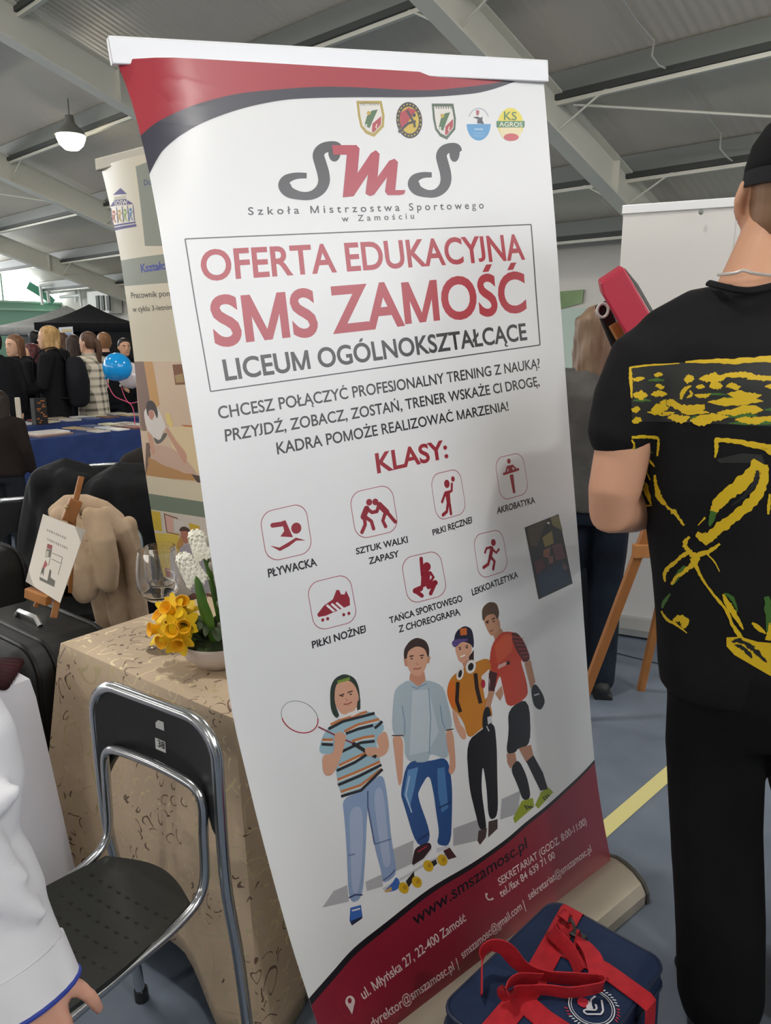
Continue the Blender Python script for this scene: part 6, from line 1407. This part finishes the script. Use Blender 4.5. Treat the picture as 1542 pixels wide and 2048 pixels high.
D.poly(z2((1205, 1280), (1300, 1275), (1420, 1310), (1540, 1320), (1760, 1330), (1760, 1560), (1600, 1580), (1500, 1540), (1380, 1470), (1260, 1400), (1205, 1340)), YE, 1)
for a in (((1260, 1330), (1330, 1360), (1380, 1420)), ((1340, 1340), (1400, 1370), (1480, 1450)), ((1240, 1310), (1300, 1305), (1400, 1345))): brush(z2(*a), [3, 9, 3], '#18191a', 2, .5)
brush(z2((1480, 1000), (1490, 1100), (1500, 1290)), [10, 14, 10], DG, 0); brush(z2((1500, 1180), (1500, 1240), (1490, 1300)), [3, 8, 12]); brush(z2((1500, 300), (1495, 380), (1490, 440)), [4, 7, 4])
mbt = MB(); o = [v.co.copy() for v in tme.vertices]; mbt.add(o, [tuple(p.vertices) for p in tme.polygons]); D.bake(bvh, mbt, 1)
link('t_shirt', mbt, [M_ts] + D.mats, t, angle=0, normals=False)
cl = MB(); cl.tube(catmull([Wp(px, py, y) for px, py, y in ((1418, 566, 1.475), (1440, 572, 1.425), (1470, 579, 1.405), (1500, 581, 1.40), (1530, 576, 1.405), (1565, 566, 1.42), (1592, 552, 1.47))], 6), .007, 8, True, flat=.6); link('collar', cl, M_ts, t)
tr = MB(); tr.loft([(.785, 1.488, .70, .165, .12), (.77, 1.49, .80, .185, .135), (.765, 1.49, .88, .182, .135), (TX(1496, 1330), 1.49, TZ(1330), .168, .12), (TX(1496, 1270), 1.49, TZ(1270), .15, .11)], 28)
for hx_, kx in ((.70, 0), (.88, .06)):
    limb(tr, [V((hx_, 1.49, .86)), V((hx_ + kx * .4, 1.49, .66)), V((hx_ + .01 + kx, 1.47, .48)), V((hx_ + .025 + kx, 1.44, .28)), V((hx_ + .035 + kx * 1.3, 1.42, .10))], [.108, .10, .094, .092, .09], 18)
link('trousers', fuse(tr, .011, 4), cloth('black_twill', '#121315', '#0e0f10', 400, .9), t, angle=0)
for hx_ in (.75, .99):
    f = MB(); an = V((hx_, 1.42, 0)); limb(f, [an + V((0, -.07, .05)), an + V((0, .02, .055)), an + V((.01, .17, .045))], [.046, .05, .04]); f.box(an + V((.004, .045, .013)), (.095, .29, .026)); link('shoe', fuse(f, .008, 3), mat('shoe_dark', '#1a1a1c', .6), t, angle=0)

# ------------------------------------------------------------------ person in white at the left edge (mostly outside the frame)
t = thing('person', 'person in a white smock with blue cuff piping, arm and hand at lower left', 'person', V((-.80, .80, 0)))
body = MB(); o = V((-.80, .80, 0)); hc = o + V((0, .02, 1.56)); HM = Matrix.Rotation(-.3, 3, 'Z')
head_mesh(body, hc, HM, 1.0)
body.loft([(o.x, o.y, z_, rx, ry) for z_, rx, ry in ((.84, .14, .1), (.92, .16, .11), (1.08, .14, .1), (1.2, .15, .105), (1.32, .165, .105), (1.39, .13, .085), (1.43, .07, .062), (1.5, .052, .055))], 24)
sh = o + V((.165, .02, 1.36)); el = PY(-85, 1590, .80); wr = PY(48, 1950, .765); wr2 = wr
limb(body, [sh, sh.lerp(el, .5), el, el.lerp(wr, .4), wr], [.042, .042, .036, .032, .026], 14)
hd = PY(92, 2085, .745) - wr; hand_mesh(body, wr, hd, 1, V((-.25, 1, 0)), .5, .95)
shl = o + V((-.165, .02, 1.36)); ell = o + V((-.24, .0, 1.1)); wrl = o + V((-.22, .1, .88)); limb(body, [shl, shl.lerp(ell, .5), ell, wrl], [.05, .045, .04, .027], 14); hand_mesh(body, wrl, wrl - ell, 1, V((1, 0, 0)), .5, .98)
for e in (-1, 1): limb(body, [o + V((e * .085, 0, .88)), o + V((e * .09, .01, .48)), o + V((e * .092, -.01, .085))], [.085, .055, .037], 12)
link('body', fuse(body, .0058, 3), skinm('#d3a08a'), t, angle=0); face_parts(t, hc - o, HM, 1.0)
hm = MB(); hair_mesh(hm, hc, HM, 1.0, 'bun'); link('hair', fuse(hm, .008, 2), hairm('#4a3426'), t, angle=0)
sm = MB(); sm.loft([(o.x, o.y, z_, rx, ry) for z_, rx, ry in ((.62, .20, .16), (.8, .19, .15), (1.0, .178, .14), (1.2, .175, .14), (1.33, .182, .13), (1.40, .145, .1), (1.45, .08, .08))], 28)
cuff = PY(88, 1925, .765)
limb(sm, [sh + V((-.05, 0, 0)), sh + V((.008, 0, 0)), sh.lerp(el, .5), PY(-78, 1500, .80), PY(-80, 1560, .80), PY(-80, 1690, .795), PY(-50, 1750, .79), PY(-24, 1815, .785), PY(-4, 1860, .78), PY(32, 1928, .77)], [.07, .08, .072, .062, .069, .063, .065, .066, .060, .056], 20)
for (qa, qb, rr) in (((-60, 1640), (25, 1585), .012), ((-60, 1650), (18, 1720), .010), ((-30, 1780), (76, 1825), .012), ((-50, 1735), (44, 1752), .010)): limb(sm, [PY(*qa, .745), PY(*qb, .765)], [rr * 2.2, rr], 8)
limb(sm, [shl + V((.05, 0, 0)), shl - V((.008, 0, 0)), shl.lerp(ell, .5), ell, ell.lerp(wrl, .9)], [.07, .08, .07, .066, .055], 18)
link('smock', fuse(sm, .008, 4), cloth('white_cotton', '#dcdde2', None, 500, .85, .15), t, angle=0)
d = (PY(32, 1928, .77) - PY(-4, 1850, .78)).normalized(); a = d.orthogonal().normalized(); b = d.cross(a); c = PY(32, 1928, .77) + d * .046
ring = MB(); ring.tube([c + (a * math.cos(2 * PI * k / 24) + b * math.sin(2 * PI * k / 24)) * .056 for k in range(24)], .0032, 8, closed=True); link('cuff_piping', ring, mat('blue_piping', '#2b3f9a', .6), t)
ss = MB(); ss.rings([[c - d * q + (a * math.cos(2 * PI * k / 24) + b * math.sin(2 * PI * k / 24)) * r_ for k in range(24)] for q, r_ in ((.05, .0585), (-.001, .0568), (-.001, .0545), (.05, .055))], closed=True); link('cuff', ss, cloth('white_cotton', '#dcdde2'), t)
tr = MB(); tr.loft([(o.x, o.y, z_, rx, ry) for z_, rx, ry in ((.78, .165, .125), (.9, .17, .13), (1.0, .15, .11))], 20)
for e in (-1, 1): limb(tr, [o + V((e * .085, 0, .86)), o + V((e * .09, .01, .48)), o + V((e * .095, -.01, .08))], [.098, .078, .066], 12)
link('trousers', fuse(tr, .012, 4), cloth('fabric_1d2026', '#1d2026'), t, angle=0)
for e in (-1, 1):
    f = MB(); an = o + V((e * .095, 0, 0)); limb(f, [an + V((0, -.055, .045)), an + V((0, .02, .05)), an + V((e * .01, .145, .04))], [.042, .046, .036]); f.box(an + V((e * .006, .045, .012)), (.085, .26, .024)); link('shoe', fuse(f, .008, 3), mat('shoe_white', '#c9c9c9', .6), t, angle=0)
# ================================================================== navy table, tent, balloons
M_navy = cloth('navy_cloth', '#25345f', '#2b3c6c', 300, .8, .2)
N0 = PZ(41, 884, .75); nd = (PZ(275, 860, .75) - N0); nd.z = 0; N0.z = 0; nd.normalize(); nb_ = V((-nd.y, nd.x, 0))
table('fair_table', 'long table hidden under the navy blue cloth', N0, nd, 1.8, nb_, .6, .745)
add_cloth('navy_tablecloth', drape(N0, nd, 1.8, nb_, .6, .75, .02, flare=.03, amp=.018, waves=3.2, seed=5, corner=.01, step=.05), M_navy, 'navy blue tablecloth hanging to the floor on the long table at left')
N1 = N0 + nb_ * .72 + nd * .30
table('fair_table', 'table hidden under the second navy cloth behind the first', N1, nd, 1.6, nb_, .5, .765)
add_cloth('navy_tablecloth', drape(N1, nd, 1.6, nb_, .5, .77, .02, flare=.03, amp=.018, waves=3.2, seed=6, corner=.01, step=.05), M_navy, 'second navy blue tablecloth on the table standing behind the first')
N2 = N0 + nb_ * .80 - nd * 1.32
table('fair_table', 'table hidden under the dark green cloth', N2, nd, 1.5, nb_, .6, .755)
add_cloth('green_tablecloth', drape(N2, nd, 1.5, nb_, .6, .76, .02, flare=.03, amp=.018, waves=3.2, seed=7, corner=.01, step=.05), cloth('dark_green_cloth', '#2f4534', '#36503c', 300, .85, .2), 'dark green tablecloth left of the navy tables')
Rn = Matrix((nd, nb_, V((0, 0, 1)))).transposed(); rb = random.Random(21)
cols = ['#c9c4ba', '#d8d5cf', '#8a4a3a', '#b9a27a', '#5b6a8a', '#cfc8a8', '#a89a8a', '#d0d2d6', '#7a5a4a']
names = ['white', 'pale grey', 'rust brown', 'tan', 'slate blue', 'cream', 'beige', 'light silver', 'dark brown']
def booklet(c, w_, d_, h_, rot, col, lab, z0):
    q = Matrix.Rotation(rot, 3, 'Z') @ Rn; mb = MB(); mb.box(c + V((0, 0, z0 + h_ / 2)), (w_, d_, h_), q); return tag(link('brochure', mb, PM(col, .35), smooth=False), lab, 'brochure', 'brochures on the navy tables')
booklet(N0 + nd * .34 + nb_ * .22, .3, .22, .012, .1, '#9c7a68', 'brown brochure stack at the near left of the front navy table', .756)
booklet(N0 + nd * .34 + nb_ * .24, .28, .2, .014, .02, '#d4cfc9', 'white brochure lying on the brown stack at the near left of the front navy table', .7685)
for i in range(16):
    u, v = .72 + 1.0 * (i % 6) / 6 + rb.uniform(-.012, .012), .1 + .2 * (i // 6) + rb.uniform(-.01, .01)
    booklet(N0 + nd * u + nb_ * v, .12, .16, .008 + .002 * (i % 3), rb.uniform(-.12, .12), cols[i % 9], '%s brochure, %s from the left in the %s row on the front navy table' % (names[i % 9], ('first', 'second', 'third', 'fourth', 'fifth', 'sixth')[i % 6], ('nearest', 'middle', 'far')[i // 6]), .756)
for i in range(12):
    u, v = .25 + 1.2 * (i % 6) / 6 + rb.uniform(-.02, .02), .24 + .2 * (i // 6) + rb.uniform(-.01, .01)
    booklet(N1 + nd * u + nb_ * v, .14, .16, .008 + .003 * (i % 3), rb.uniform(-.25, .25), cols[(i * 4 + 1) % 9], '%s brochure, %s from the left in the %s row on the rear navy table' % (names[(i * 4 + 1) % 9], ('first', 'second', 'third', 'fourth', 'fifth', 'sixth')[i % 6], ('near', 'far')[i // 6]), .776)
for i, (px, w_, col, lab) in enumerate(((77, .022, '#c8beae', 'tall pale roll of paper standing on the rear navy table'), (86, .022, '#cfc6b6', 'slim cream roll of paper standing beside the pale one on the rear navy table'))):
    c = N1 + nd * (.02 + .10 * i) + nb_ * .12 + V((0, 0, .776)); mb = MB(); mb.lathe([(w_ * .8, 0), (w_, .004), (w_, .24), (w_ * .8, .245)], c, 16); tag(link('paper_roll', mb, mat('roll_%d' % i, col, .5)), lab, 'roll')
c = N1 + nd * .30 + nb_ * .12; t = thing('gift_bag', 'black paper bag with orange pattern standing on the rear navy table', 'bag', c + V((0, 0, .776)))
mb = MB(); mb.box(c + V((0, 0, .776 + .115)), (.11, .07, .23), Rn); link('bag_body', mb, mat('black_paper', '#1b1818', .5), t, smooth=False)
mb = MB(); rbb = random.Random(4)
for k in range(12): mb.box(c - nb_ * .0358 + nd * rbb.uniform(-.035, .04) + V((0, 0, .776 + .02 + .017 * k)), (rbb.uniform(.012, .04), .002, .01), Rn)
link('orange_print', mb, PM('#b06a2e', .5), t, smooth=False)
mb = MB(); c_ = N2 + nd * .9 + nb_ * .3; mb.box(c_ + V((0, 0, .771)), (.4, .25, .01), Rn); tag(link('paper_sheet', mb, PM('#d5d6cf', .6), smooth=False), 'white paper sheet on the dark green table', 'paper')
# balloons
def balloon(label, px, py, y, r, col, k):
    c = PY(px, py, y); t = thing('balloon', label, 'balloon', V((c.x, c.y, .78)))
    mb = MB(); mb.lathe([(.006, -1.16), (.05, -1.05), (.45, -.86), (.8, -.5), (.98, 0), (.96, .3), (.75, .68), (.4, .92), (.02, 1.0)], (0, 0, 0), 28); M3 = Matrix.Rotation(.9, 3, 'Y') @ Matrix.Rotation(.2, 3, 'X')
    mb.v = [c + (M3 @ q) * r for q in mb.v]; link('skin', mb, mat('balloon_%d' % k, col, .15, 0, .6, Subsurface_Weight=.2), t, angle=0)
    kn = c + M3 @ V((0, 0, -1.18 * r)); mb = MB(); mb.ball(kn, .012, 8, 6); link('knot', mb, mat('balloon_%d' % k, col), t)
    mb = MB(); mb.tube(catmull([kn, kn + V((.06, 0, -.15)), V((c.x + .1, c.y, .95)), V((c.x + .12, c.y, .78))], 8), .004, 6); link('string', mb, mat('pink_ribbon', '#d8557a', .5), t)
balloon('bright blue balloon beside the beige banner edge', 234, 735, 6.7, .125, '#1297e0', 1)
balloon('white balloon partly behind the bright blue one', 262, 752, 7.0, .12, '#d9cfcf', 2)
# pop-up tents
def tent(label, cx, cy, w_, ze, zp, ang, mcol, walls):
    t = thing('pop_up_tent', label, 'tent', V((cx, cy, 0))); c, s_ = math.cos(ang), math.sin(ang); h = w_ / 2
    def Q(x, y, z_): return V((cx + c * x - s_ * y, cy + s_ * x + c * y, z_))
    mb = MB(); N = 10; R = []
    for j in range(N + 1):
        f = j / N; k = (1 - f); zz = ze + (zp - ze) * (f ** 1.5); e = h * k + .01; ring = []
        for a, b in (((-1, -1), (1, -1)), ((1, -1), (1, 1)), ((1, 1), (-1, 1)), ((-1, 1), (-1, -1))):
            for i in range(6): g_ = i / 6; ring.append(Q((a[0] + (b[0] - a[0]) * g_) * e, (a[1] + (b[1] - a[1]) * g_) * e, zz))
        R.append(ring)
    R = [[V((q.x, q.y, ze - .22)) for q in R[0]]] + R; mb.rings(R, cap=False); o = link('canopy', mb, mcol, t, angle=30); sd = o.modifiers.new('thick', 'SOLIDIFY'); sd.thickness = .01
    for x in (-1, 1):
        for y in (-1, 1): mb = MB(); mb.bar(Q(x * h * .98, y * h * .98, 0), Q(x * h * .98, y * h * .98, ze), .05, .05, up=(1, 0, 0)); link('leg', mb, M_steel_d, t, smooth=False)
    for a, b in walls: mb = MB(); mb.prism([Q(a[0] * h, a[1] * h, .05), Q(b[0] * h, b[1] * h, .05), Q(b[0] * h, b[1] * h, ze), Q(a[0] * h, a[1] * h, ze)], V((.01, .01, 0))); link('side_wall', mb, mcol, t, smooth=False)
    return t
M_tb = cloth('tent_black', '#1c1d20', '#17181a', 60, .75, .2); M_tg = cloth('tent_grey', '#a0a19f', '#949593', 60, .75, .2)
pk = PY(170, 617, 21.0)
tent('black pop-up tent with steep peak at far left', pk.x + .12, 21.0, 2.5, 1.92, 2.42, .32, M_tb, (((1, 1), (-1, 1)), ((1, -1), (1, 1)), ((0.2, -1), (1, -1))))
tent('grey pop-up tent behind and left of the black tent', -10.1, 25.2, 4.2, 1.86, 2.56, .3, M_tg, (((1, 1), (-1, 1)),))
t = thing('hanging_banner', 'small white and blue banner hanging at the corner of the black tent', 'banner', PY(133, 655, 19.2))
q = [PY(117, 655, 19.2), PY(145, 653, 19.2), PY(148, 692, 19.2), PY(122, 692, 19.2)]; mb = MB(); mb.prism(q, (0, .02, 0)); link('panel', mb, PM('#cfd3dc', .6), t, smooth=False)
for y0, c_ in ((659, '#c9b98a'), (667, '#8a93b5'), (675, '#c9b98a'), (685, '#6a7fb5')): mb = MB(); mb.prism([PY(123, y0, 19.17), PY(142, y0 - 1, 19.17), PY(143, y0 + 4, 19.17), PY(124, y0 + 5, 19.17)], (0, .01, 0)); link('print_block', mb, PM(c_, .6), t, smooth=False)
# ================================================================== right side: white panels, easel, red case, bag
def white_panel(label, A_, B_, z1, grp):
    A_, B_ = V(A_), V(B_); d = (B_ - A_).normalized(); n = V((d.y, -d.x, 0)); 
    if n.y > 0: n = -n
    t = thing('display_panel', label, 'display panel', V(((A_.x + B_.x) / 2, (A_.y + B_.y) / 2, 0)), grp)
    up = V((0, 0, 1)); mb = MB(); mb.prism([A_ + up * .08, B_ + up * .08, B_ + up * (z1 - .02), A_ + up * (z1 - .02)], -n * .004); link('sheet', mb, mat('white_film', '#d8d6d3', .45), t, smooth=False)
    mb = MB(); mb.bar(A_ + up * z1 - d * .005, B_ + up * z1 + d * .005, .022, .04); link('top_rail', mb, mat('white_aluminium', '#e6e8ec', .35, .1), t, smooth=False, bevel=.003)
    mb = MB(); mb.rings([[c + n * q + up * h for q, h in ((-.06, .015), (-.06, .07), (-.02, .1), (.03, .095), (.07, .05), (.07, .015))] for c in (A_ - d * .02, B_ + d * .02)]); link('base_cassette', mb, mat('silver_cassette', '#b9bab8', .35, .5), t, angle=20)
    for f in (.12, .88):
        q = A_.lerp(B_, f); mb = MB(); mb.box(q + n * .09 + up * .008, (.06, .2, .014), Matrix((d, -n, up)).transposed()); link('foot', mb, mat('silver_cassette', '#b9bab8'), t, smooth=False, bevel=.004)
    mb = MB(); q = (A_ + B_) / 2 - n * .03; mb.tube([q + up * .05, q + up * z1], .012, 8); link('support_pole', mb, mat('chrome', '#c9ccd0', .2, 1.0), t)
    return t, d, n
a0 = PY(1261, 419, 3.86); a1 = PY(1474, 405, 3.66)
tp, dd, nn_ = white_panel('white roll-up display panel left of the T-shirt person, with a silver foot', V((a0.x - .03, 3.87, 0)), V((a1.x, 3.66, 0)), a0.z + .0, None)
mb = MB(); mb.ball(PY(1402, 424, 3.68), (.012, .006, .012), 10, 8); link('clip', mb, M_steel_d, tp)
white_panel('second white display panel behind the neck of the T-shirt person', V((a1.x + .004, 3.67, 0)), V((a1.x + .72, 3.45, 0)), a0.z + .0, None)
# green poster and bunting line on the far wall
def wpt(px, py): r = ray(px, py); return ORG + r * ((EAVE_A - .03) / r.dot(AX))
mb = MB(); mb.prism([wpt(1120, 583), wpt(1168, 579), wpt(1165, 606), wpt(1120, 618)], -AX * .02); tag(link('poster', mb, add_noise(mat('poster_green', '#6f8a5c', .7), 2, .05, .01, '#8fa47a', cscale=1.2), smooth=False), 'green poster on the far wall right of the main banner', 'poster')
# wooden easel
t = thing('wooden_easel', 'tall wooden easel with slanting leg behind the T-shirt person', 'easel', PZ(1150, 1440, 0))
lp = PZ(1150, 1440, 0); l1 = PY(1287, 1079, 2.72); dr = (l1 - lp); top = lp + dr * (1.75 / dr.z)
mb = MB(); mb.bar(lp, lp + dr * (1.62 / dr.z), .034, .03, up=(0, 1, 0)); link('leg', mb, M_wood, t, smooth=False, bevel=.003)
ap = lp + dr * (1.6 / dr.z)
mb = MB(); mb.bar(V((lp.x + .85, lp.y - .05, 0)), ap + V((.02, .02, 0)), .034, .03, up=(0, 1, 0)); link('leg', mb, M_wood, t, smooth=False, bevel=.003)
mb = MB(); mb.bar(V((ap.x, ap.y + .55, 0)), ap + V((0, .04, -.02)), .03, .028, up=(0, 1, 0)); link('rear_leg', mb, M_wood, t, smooth=False, bevel=.003)
mb = MB(); mb.bar(lp + dr * (.75 / dr.z) - V((.03, .02, 0)), V((lp.x + .5, lp.y - .1, .75)), .03, .05); link('tray', mb, M_wood, t, smooth=False, bevel=.003)
mb = MB(); mb.bar(PY(1226, 648, 2.62), PY(1300, 780, 2.60), .028, .03, up=(0, 1, 0)); mb.bar(PY(1300, 780, 2.60), ap, .028, .03, up=(0, 1, 0)); link('holder_bar', mb, M_wood, t, smooth=False, bevel=.003)
# red case with black side and lamp ring
yq = 2.45; t = thing('red_case', 'long red case with black side standing tilted on the wooden easel', 'case', PY(1290, 660, yq))
q = [PY(1201, 565, yq), PY(1248, 534, yq), PY(1308, 640, yq), PY(1400, 790, yq), PY(1345, 815, yq), PY(1262, 686, yq), PY(1206, 590, yq)]
mb = MB(); mb.prism(q, V((.03, .15, .02))); link('shell', mb, mat('red_lacquer', '#b3223c', .45), t, smooth=False, bevel=.006)
q = [PY(1251, 538, yq + .01), PY(1276, 568, yq + .12), PY(1340, 680, yq + .12), PY(1412, 790, yq + .12), PY(1402, 790, yq + .01), PY(1312, 642, yq + .01)]
mb = MB(); mb.prism(q, V((.0, .012, .004))); link('side_lining', mb, mat('black_lining', '#232423', .6), t, smooth=False)
q = PY(1214, 628, 2.62); t = thing('phone', 'dark phone with a white ring held up beside the red case', 'phone', q)
mb = MB(); R3 = Matrix.Rotation(-.45, 3, 'Y'); mb.box(q + V((.02, .03, -.03)), (.05, .012, .15), R3); link('body', mb, mat('phone_black', '#1d1f21', .3), t, smooth=False, bevel=.006)
mb = MB(); mb.tube([q + V((-.01 + .018 * math.cos(k * PI / 8), .018, .012 + .022 * math.sin(k * PI / 8))) for k in range(16)], .005, 8, closed=True); link('ring', mb, mat('white_plastic', '#d8d8d6', .4), t)
# cooler bag
bz = .285; A_ = PZ(1108, 1794, bz); B_ = PZ(1335, 1921, bz); C_ = PZ(915, 2040, bz)
ex = (B_ - A_); wx = ex.length; ex.normalize(); ey = (C_ - A_); ey = (ey - ex * ey.dot(ex)); wy = ey.length; ey.normalize(); base = V((A_.x, A_.y, 0))
t = thing('cooler_bag', 'navy cooler bag with red straps and round emblem in front of the main banner', 'bag', base + ex * wx / 2 + ey * wy / 2)
M_bn = cloth('navy_nylon', '#20304f', '#1b2945', 500, .7, .35); M_rs = add_noise(mat('red_webbing', '#b5222c', .7, 0, .3), 700, .4, .001, '#a01d28', cscale=40)
def bp_(u, v, h=bz): return base + ex * (u * wx) + ey * (v * wy) + V((0, 0, h))
def rring(h, k=1.0, r=.035):
    out = []
    for cu, cv, a0 in ((1, 1, 0), (0, 1, 90), (0, 0, 180), (1, 0, 270)):
        for j in range(6):
            a = math.radians(a0 + 18 * j); x = (wx - r if cu else r) + r * math.cos(a); y = (wy - r if cv else r) + r * math.sin(a)
            x = wx / 2 + (x - wx / 2) * k; y = wy / 2 + (y - wy / 2) * k; out.append(base + ex * x + ey * y + V((0, 0, h)))
    return out
mb = MB(); mb.rings([rring(0.004, .97), rring(.02, 1.0), rring(bz * .5, 1.012), rring(bz - .045, 1.0)]); body = link('body', mb, M_bn, t, angle=50)
mb = MB(); mb.rings([rring(bz - .043, 1.0), rring(bz - .012, 1.0), rring(bz - .004, .985), rring(bz, .95)]); lid = link('lid', mb, M_bn, t, angle=50)
mb = MB(); mb.tube(rring(bz - .006, .995), .004, 6, closed=True); mb.tube(rring(bz - .044, 1.004), .005, 6, closed=True); link('edge_piping', mb, mat('navy_piping', '#16223c', .5), t)
def strap(pts, wdir, wd=.036, nm='strap', th=.0022): mb = MB(); mb.ribbon(pts, wdir, wd * 1.25, th); return link(nm, mb, M_rs, t, angle=35)
zt = bz + .003
def tb_(px, py, h=zt): return PZ(px, py, h)
# webbing sewn to the lid: one long strap, two cross straps
l0, l1_ = tb_(1165, 1826), tb_(990, 2075)
l0 = bp_(.20, .0, zt); 
strap([l0 + ey * -.004 + V((0, 0, -.06)), l0 + V((0, 0, -.004)) + ey * .002, l0 + ey * .012 + V((0, 0, .001)), tb_(1060, 1975), tb_(968, 2085)], [tuple(ex)] * 5, .038)
strap([tb_(1110, 1890), tb_(1210, 1940), tb_(1290, 1998), tb_(1302, 2007) + V((0, 0, -.004)), tb_(1304, 2012) + V((0, 0, -.07))], [tuple(ey)] * 5, .032)
strap([tb_(1048, 2005), tb_(1090, 2040), tb_(1168, 2092)], [tuple(ey)] * 3, .036)
# shoulder strap lying looped on the lid
def fl(*p): return catmull([PZ(px, py, bz + h) for px, py, h in p], 6)
P = fl((963, 1990, .012), (965, 1920, .05), (980, 1893, .075), (1010, 1897, .07), (1040, 1930, .03), (1085, 1952, .016), (1150, 1958, .02), (1195, 1962, .03))
strap(P, (0, -.25, 1), .030, 'shoulder_strap')
P = fl((1195, 1962, .03), (1206, 1968, .032), (1196, 1976, .03), (1140, 1985, .018), (1090, 1980, .016), (1040, 1982, .022), (1016, 1988, .035), (1012, 1974, .05), (1035, 1958, .04), (1080, 1958, .026))
strap(P, (.1, -.3, 1), .028, 'shoulder_strap')
P = fl((1198, 1955, .03), (1185, 1910, .03), (1165, 1884, .024), (1150, 1876, .022)); strap(P, tuple(ex), .028, 'shoulder_strap')
P = fl((1160, 1945, .012), (1140, 1900, .028), (1112, 1872, .035), (1104, 1860, .03), (1108, 1870, .012), (1120, 1900, .008)); strap(P, (.4, -.2, 1), .026, 'shoulder_strap')
M_buck = mat('gunmetal', '#55504e', .35, .8)
mb = MB(); b0, b1 = PZ(1136, 1838, bz + .02), PZ(1152, 1868, bz + .018); mb.tube(catmull([b0, b0.lerp(b1, .4) + V((.004, 0, .004)), b1], 4), .0035, 6); mb.tube([b0 + V((.008 * math.cos(k), .008 * math.sin(k), 0)) for k in [2 * PI * j / 10 for j in range(10)]], .0022, 6, closed=True); link('snap_hook', mb, M_buck, t)
mb = MB(); mb.box(PZ(1157, 1872, bz + .016), (.034, .02, .008), Matrix((ex, ey, V((0, 0, 1)))).transposed()); link('buckle', mb, mat('black_buckle', '#1a1a1c', .4), t, smooth=False, bevel=.003)
mb = MB(); P = [PZ(1128, 1829, bz + .004), PZ(1122, 1826, bz + .022), PZ(1136, 1836, bz + .024), PZ(1140, 1842, bz + .006)]; mb.ribbon(catmull(P, 4), tuple(ey), .02, .002); link('strap_loop', mb, M_rs, t)
# round emblem: double ring, lettering around it, stylised hand lines with a small red ball
ec = PZ(1183, 2013, zt); er = .5 * (PZ(1135, 2005, zt) - PZ(1231, 2020, zt)).length
ux = (PZ(1233, 2013, zt) - PZ(1133, 2013, zt)).normalized(); uy = V((-ux.y, ux.x, 0))
mb = MB(); up_ = V((0, 0, 1))
def epoly(pts, mi, lay=1): mb.add([ec + ux * (x * er) + uy * (y * er) + up_ * (.0004 * lay) for x, y in pts], [tuple(range(len(pts)))], mi)
def earc(r0, r1, a0, a1, mi, lay=1, n=40):
    for k in range(n):
        a, b = math.radians(a0 + (a1 - a0) * k / n), math.radians(a0 + (a1 - a0) * (k + 1) / n)
        epoly([(r0 * math.cos(a), r0 * math.sin(a)), (r1 * math.cos(a), r1 * math.sin(a)), (r1 * math.cos(b), r1 * math.sin(b)), (r0 * math.cos(b), r0 * math.sin(b))], mi, lay)
earc(.93, .98, 0, 360, 0); earc(.84, .87, 0, 360, 0)
def eline(pts, wd, mi, lay=2):
    for i in range(len(pts) - 1):
        (x0, y0), (x1, y1) = pts[i], pts[i + 1]; l = math.hypot(x1 - x0, y1 - y0) or 1; nx, ny = -(y1 - y0) / l * wd / 2, (x1 - x0) / l * wd / 2
        epoly([(x0 + nx, y0 + ny), (x0 - nx, y0 - ny), (x1 - nx, y1 - ny), (x1 + nx, y1 + ny)], mi, lay)
eline([(.30, .52), (.06, .34), (-.02, .02), (.0, -.12)], .075, 0); eline([(.52, .32), (.44, -.22), (.30, -.40), (-.30, -.40), (-.42, -.27), (-.32, -.17), (.12, -.19), (.20, -.10), (.20, .10)], .08, 0)
epoly([(-.30 + .26 * math.cos(2 * PI * k / 20), .20 + .26 * math.sin(2 * PI * k / 20)) for k in range(20)], 1, 1); epoly([(-.06, .30), (.02, .12), (.04, -.14), (-.26, -.16), (-.22, .02), (-.12, .10)], 0, 3)
for a0, a1, st_, mi in ((62, 2, 7.5, 0), (-8, -40, 7, 1), (206, 250, 7, 0), (184, 200, 7, 1)):
    n = int(abs(a1 - a0) / st_)
    for k in range(n + 1):
        th = math.radians(a0 + (a1 - a0) * k / n); c_, s_n = math.cos(th), math.sin(th); r0, r1 = 1.05, 1.19 - .03 * (k % 2)
        eline([(r0 * c_ - .03 * s_n, r0 * s_n + .03 * c_), (r1 * c_ + .03 * s_n, r1 * s_n - .03 * c_)], .055, mi, 1)
link('emblem', mb, [PM('#c9cbd2', .6), PM('#b3283a', .6)], lid, smooth=False)
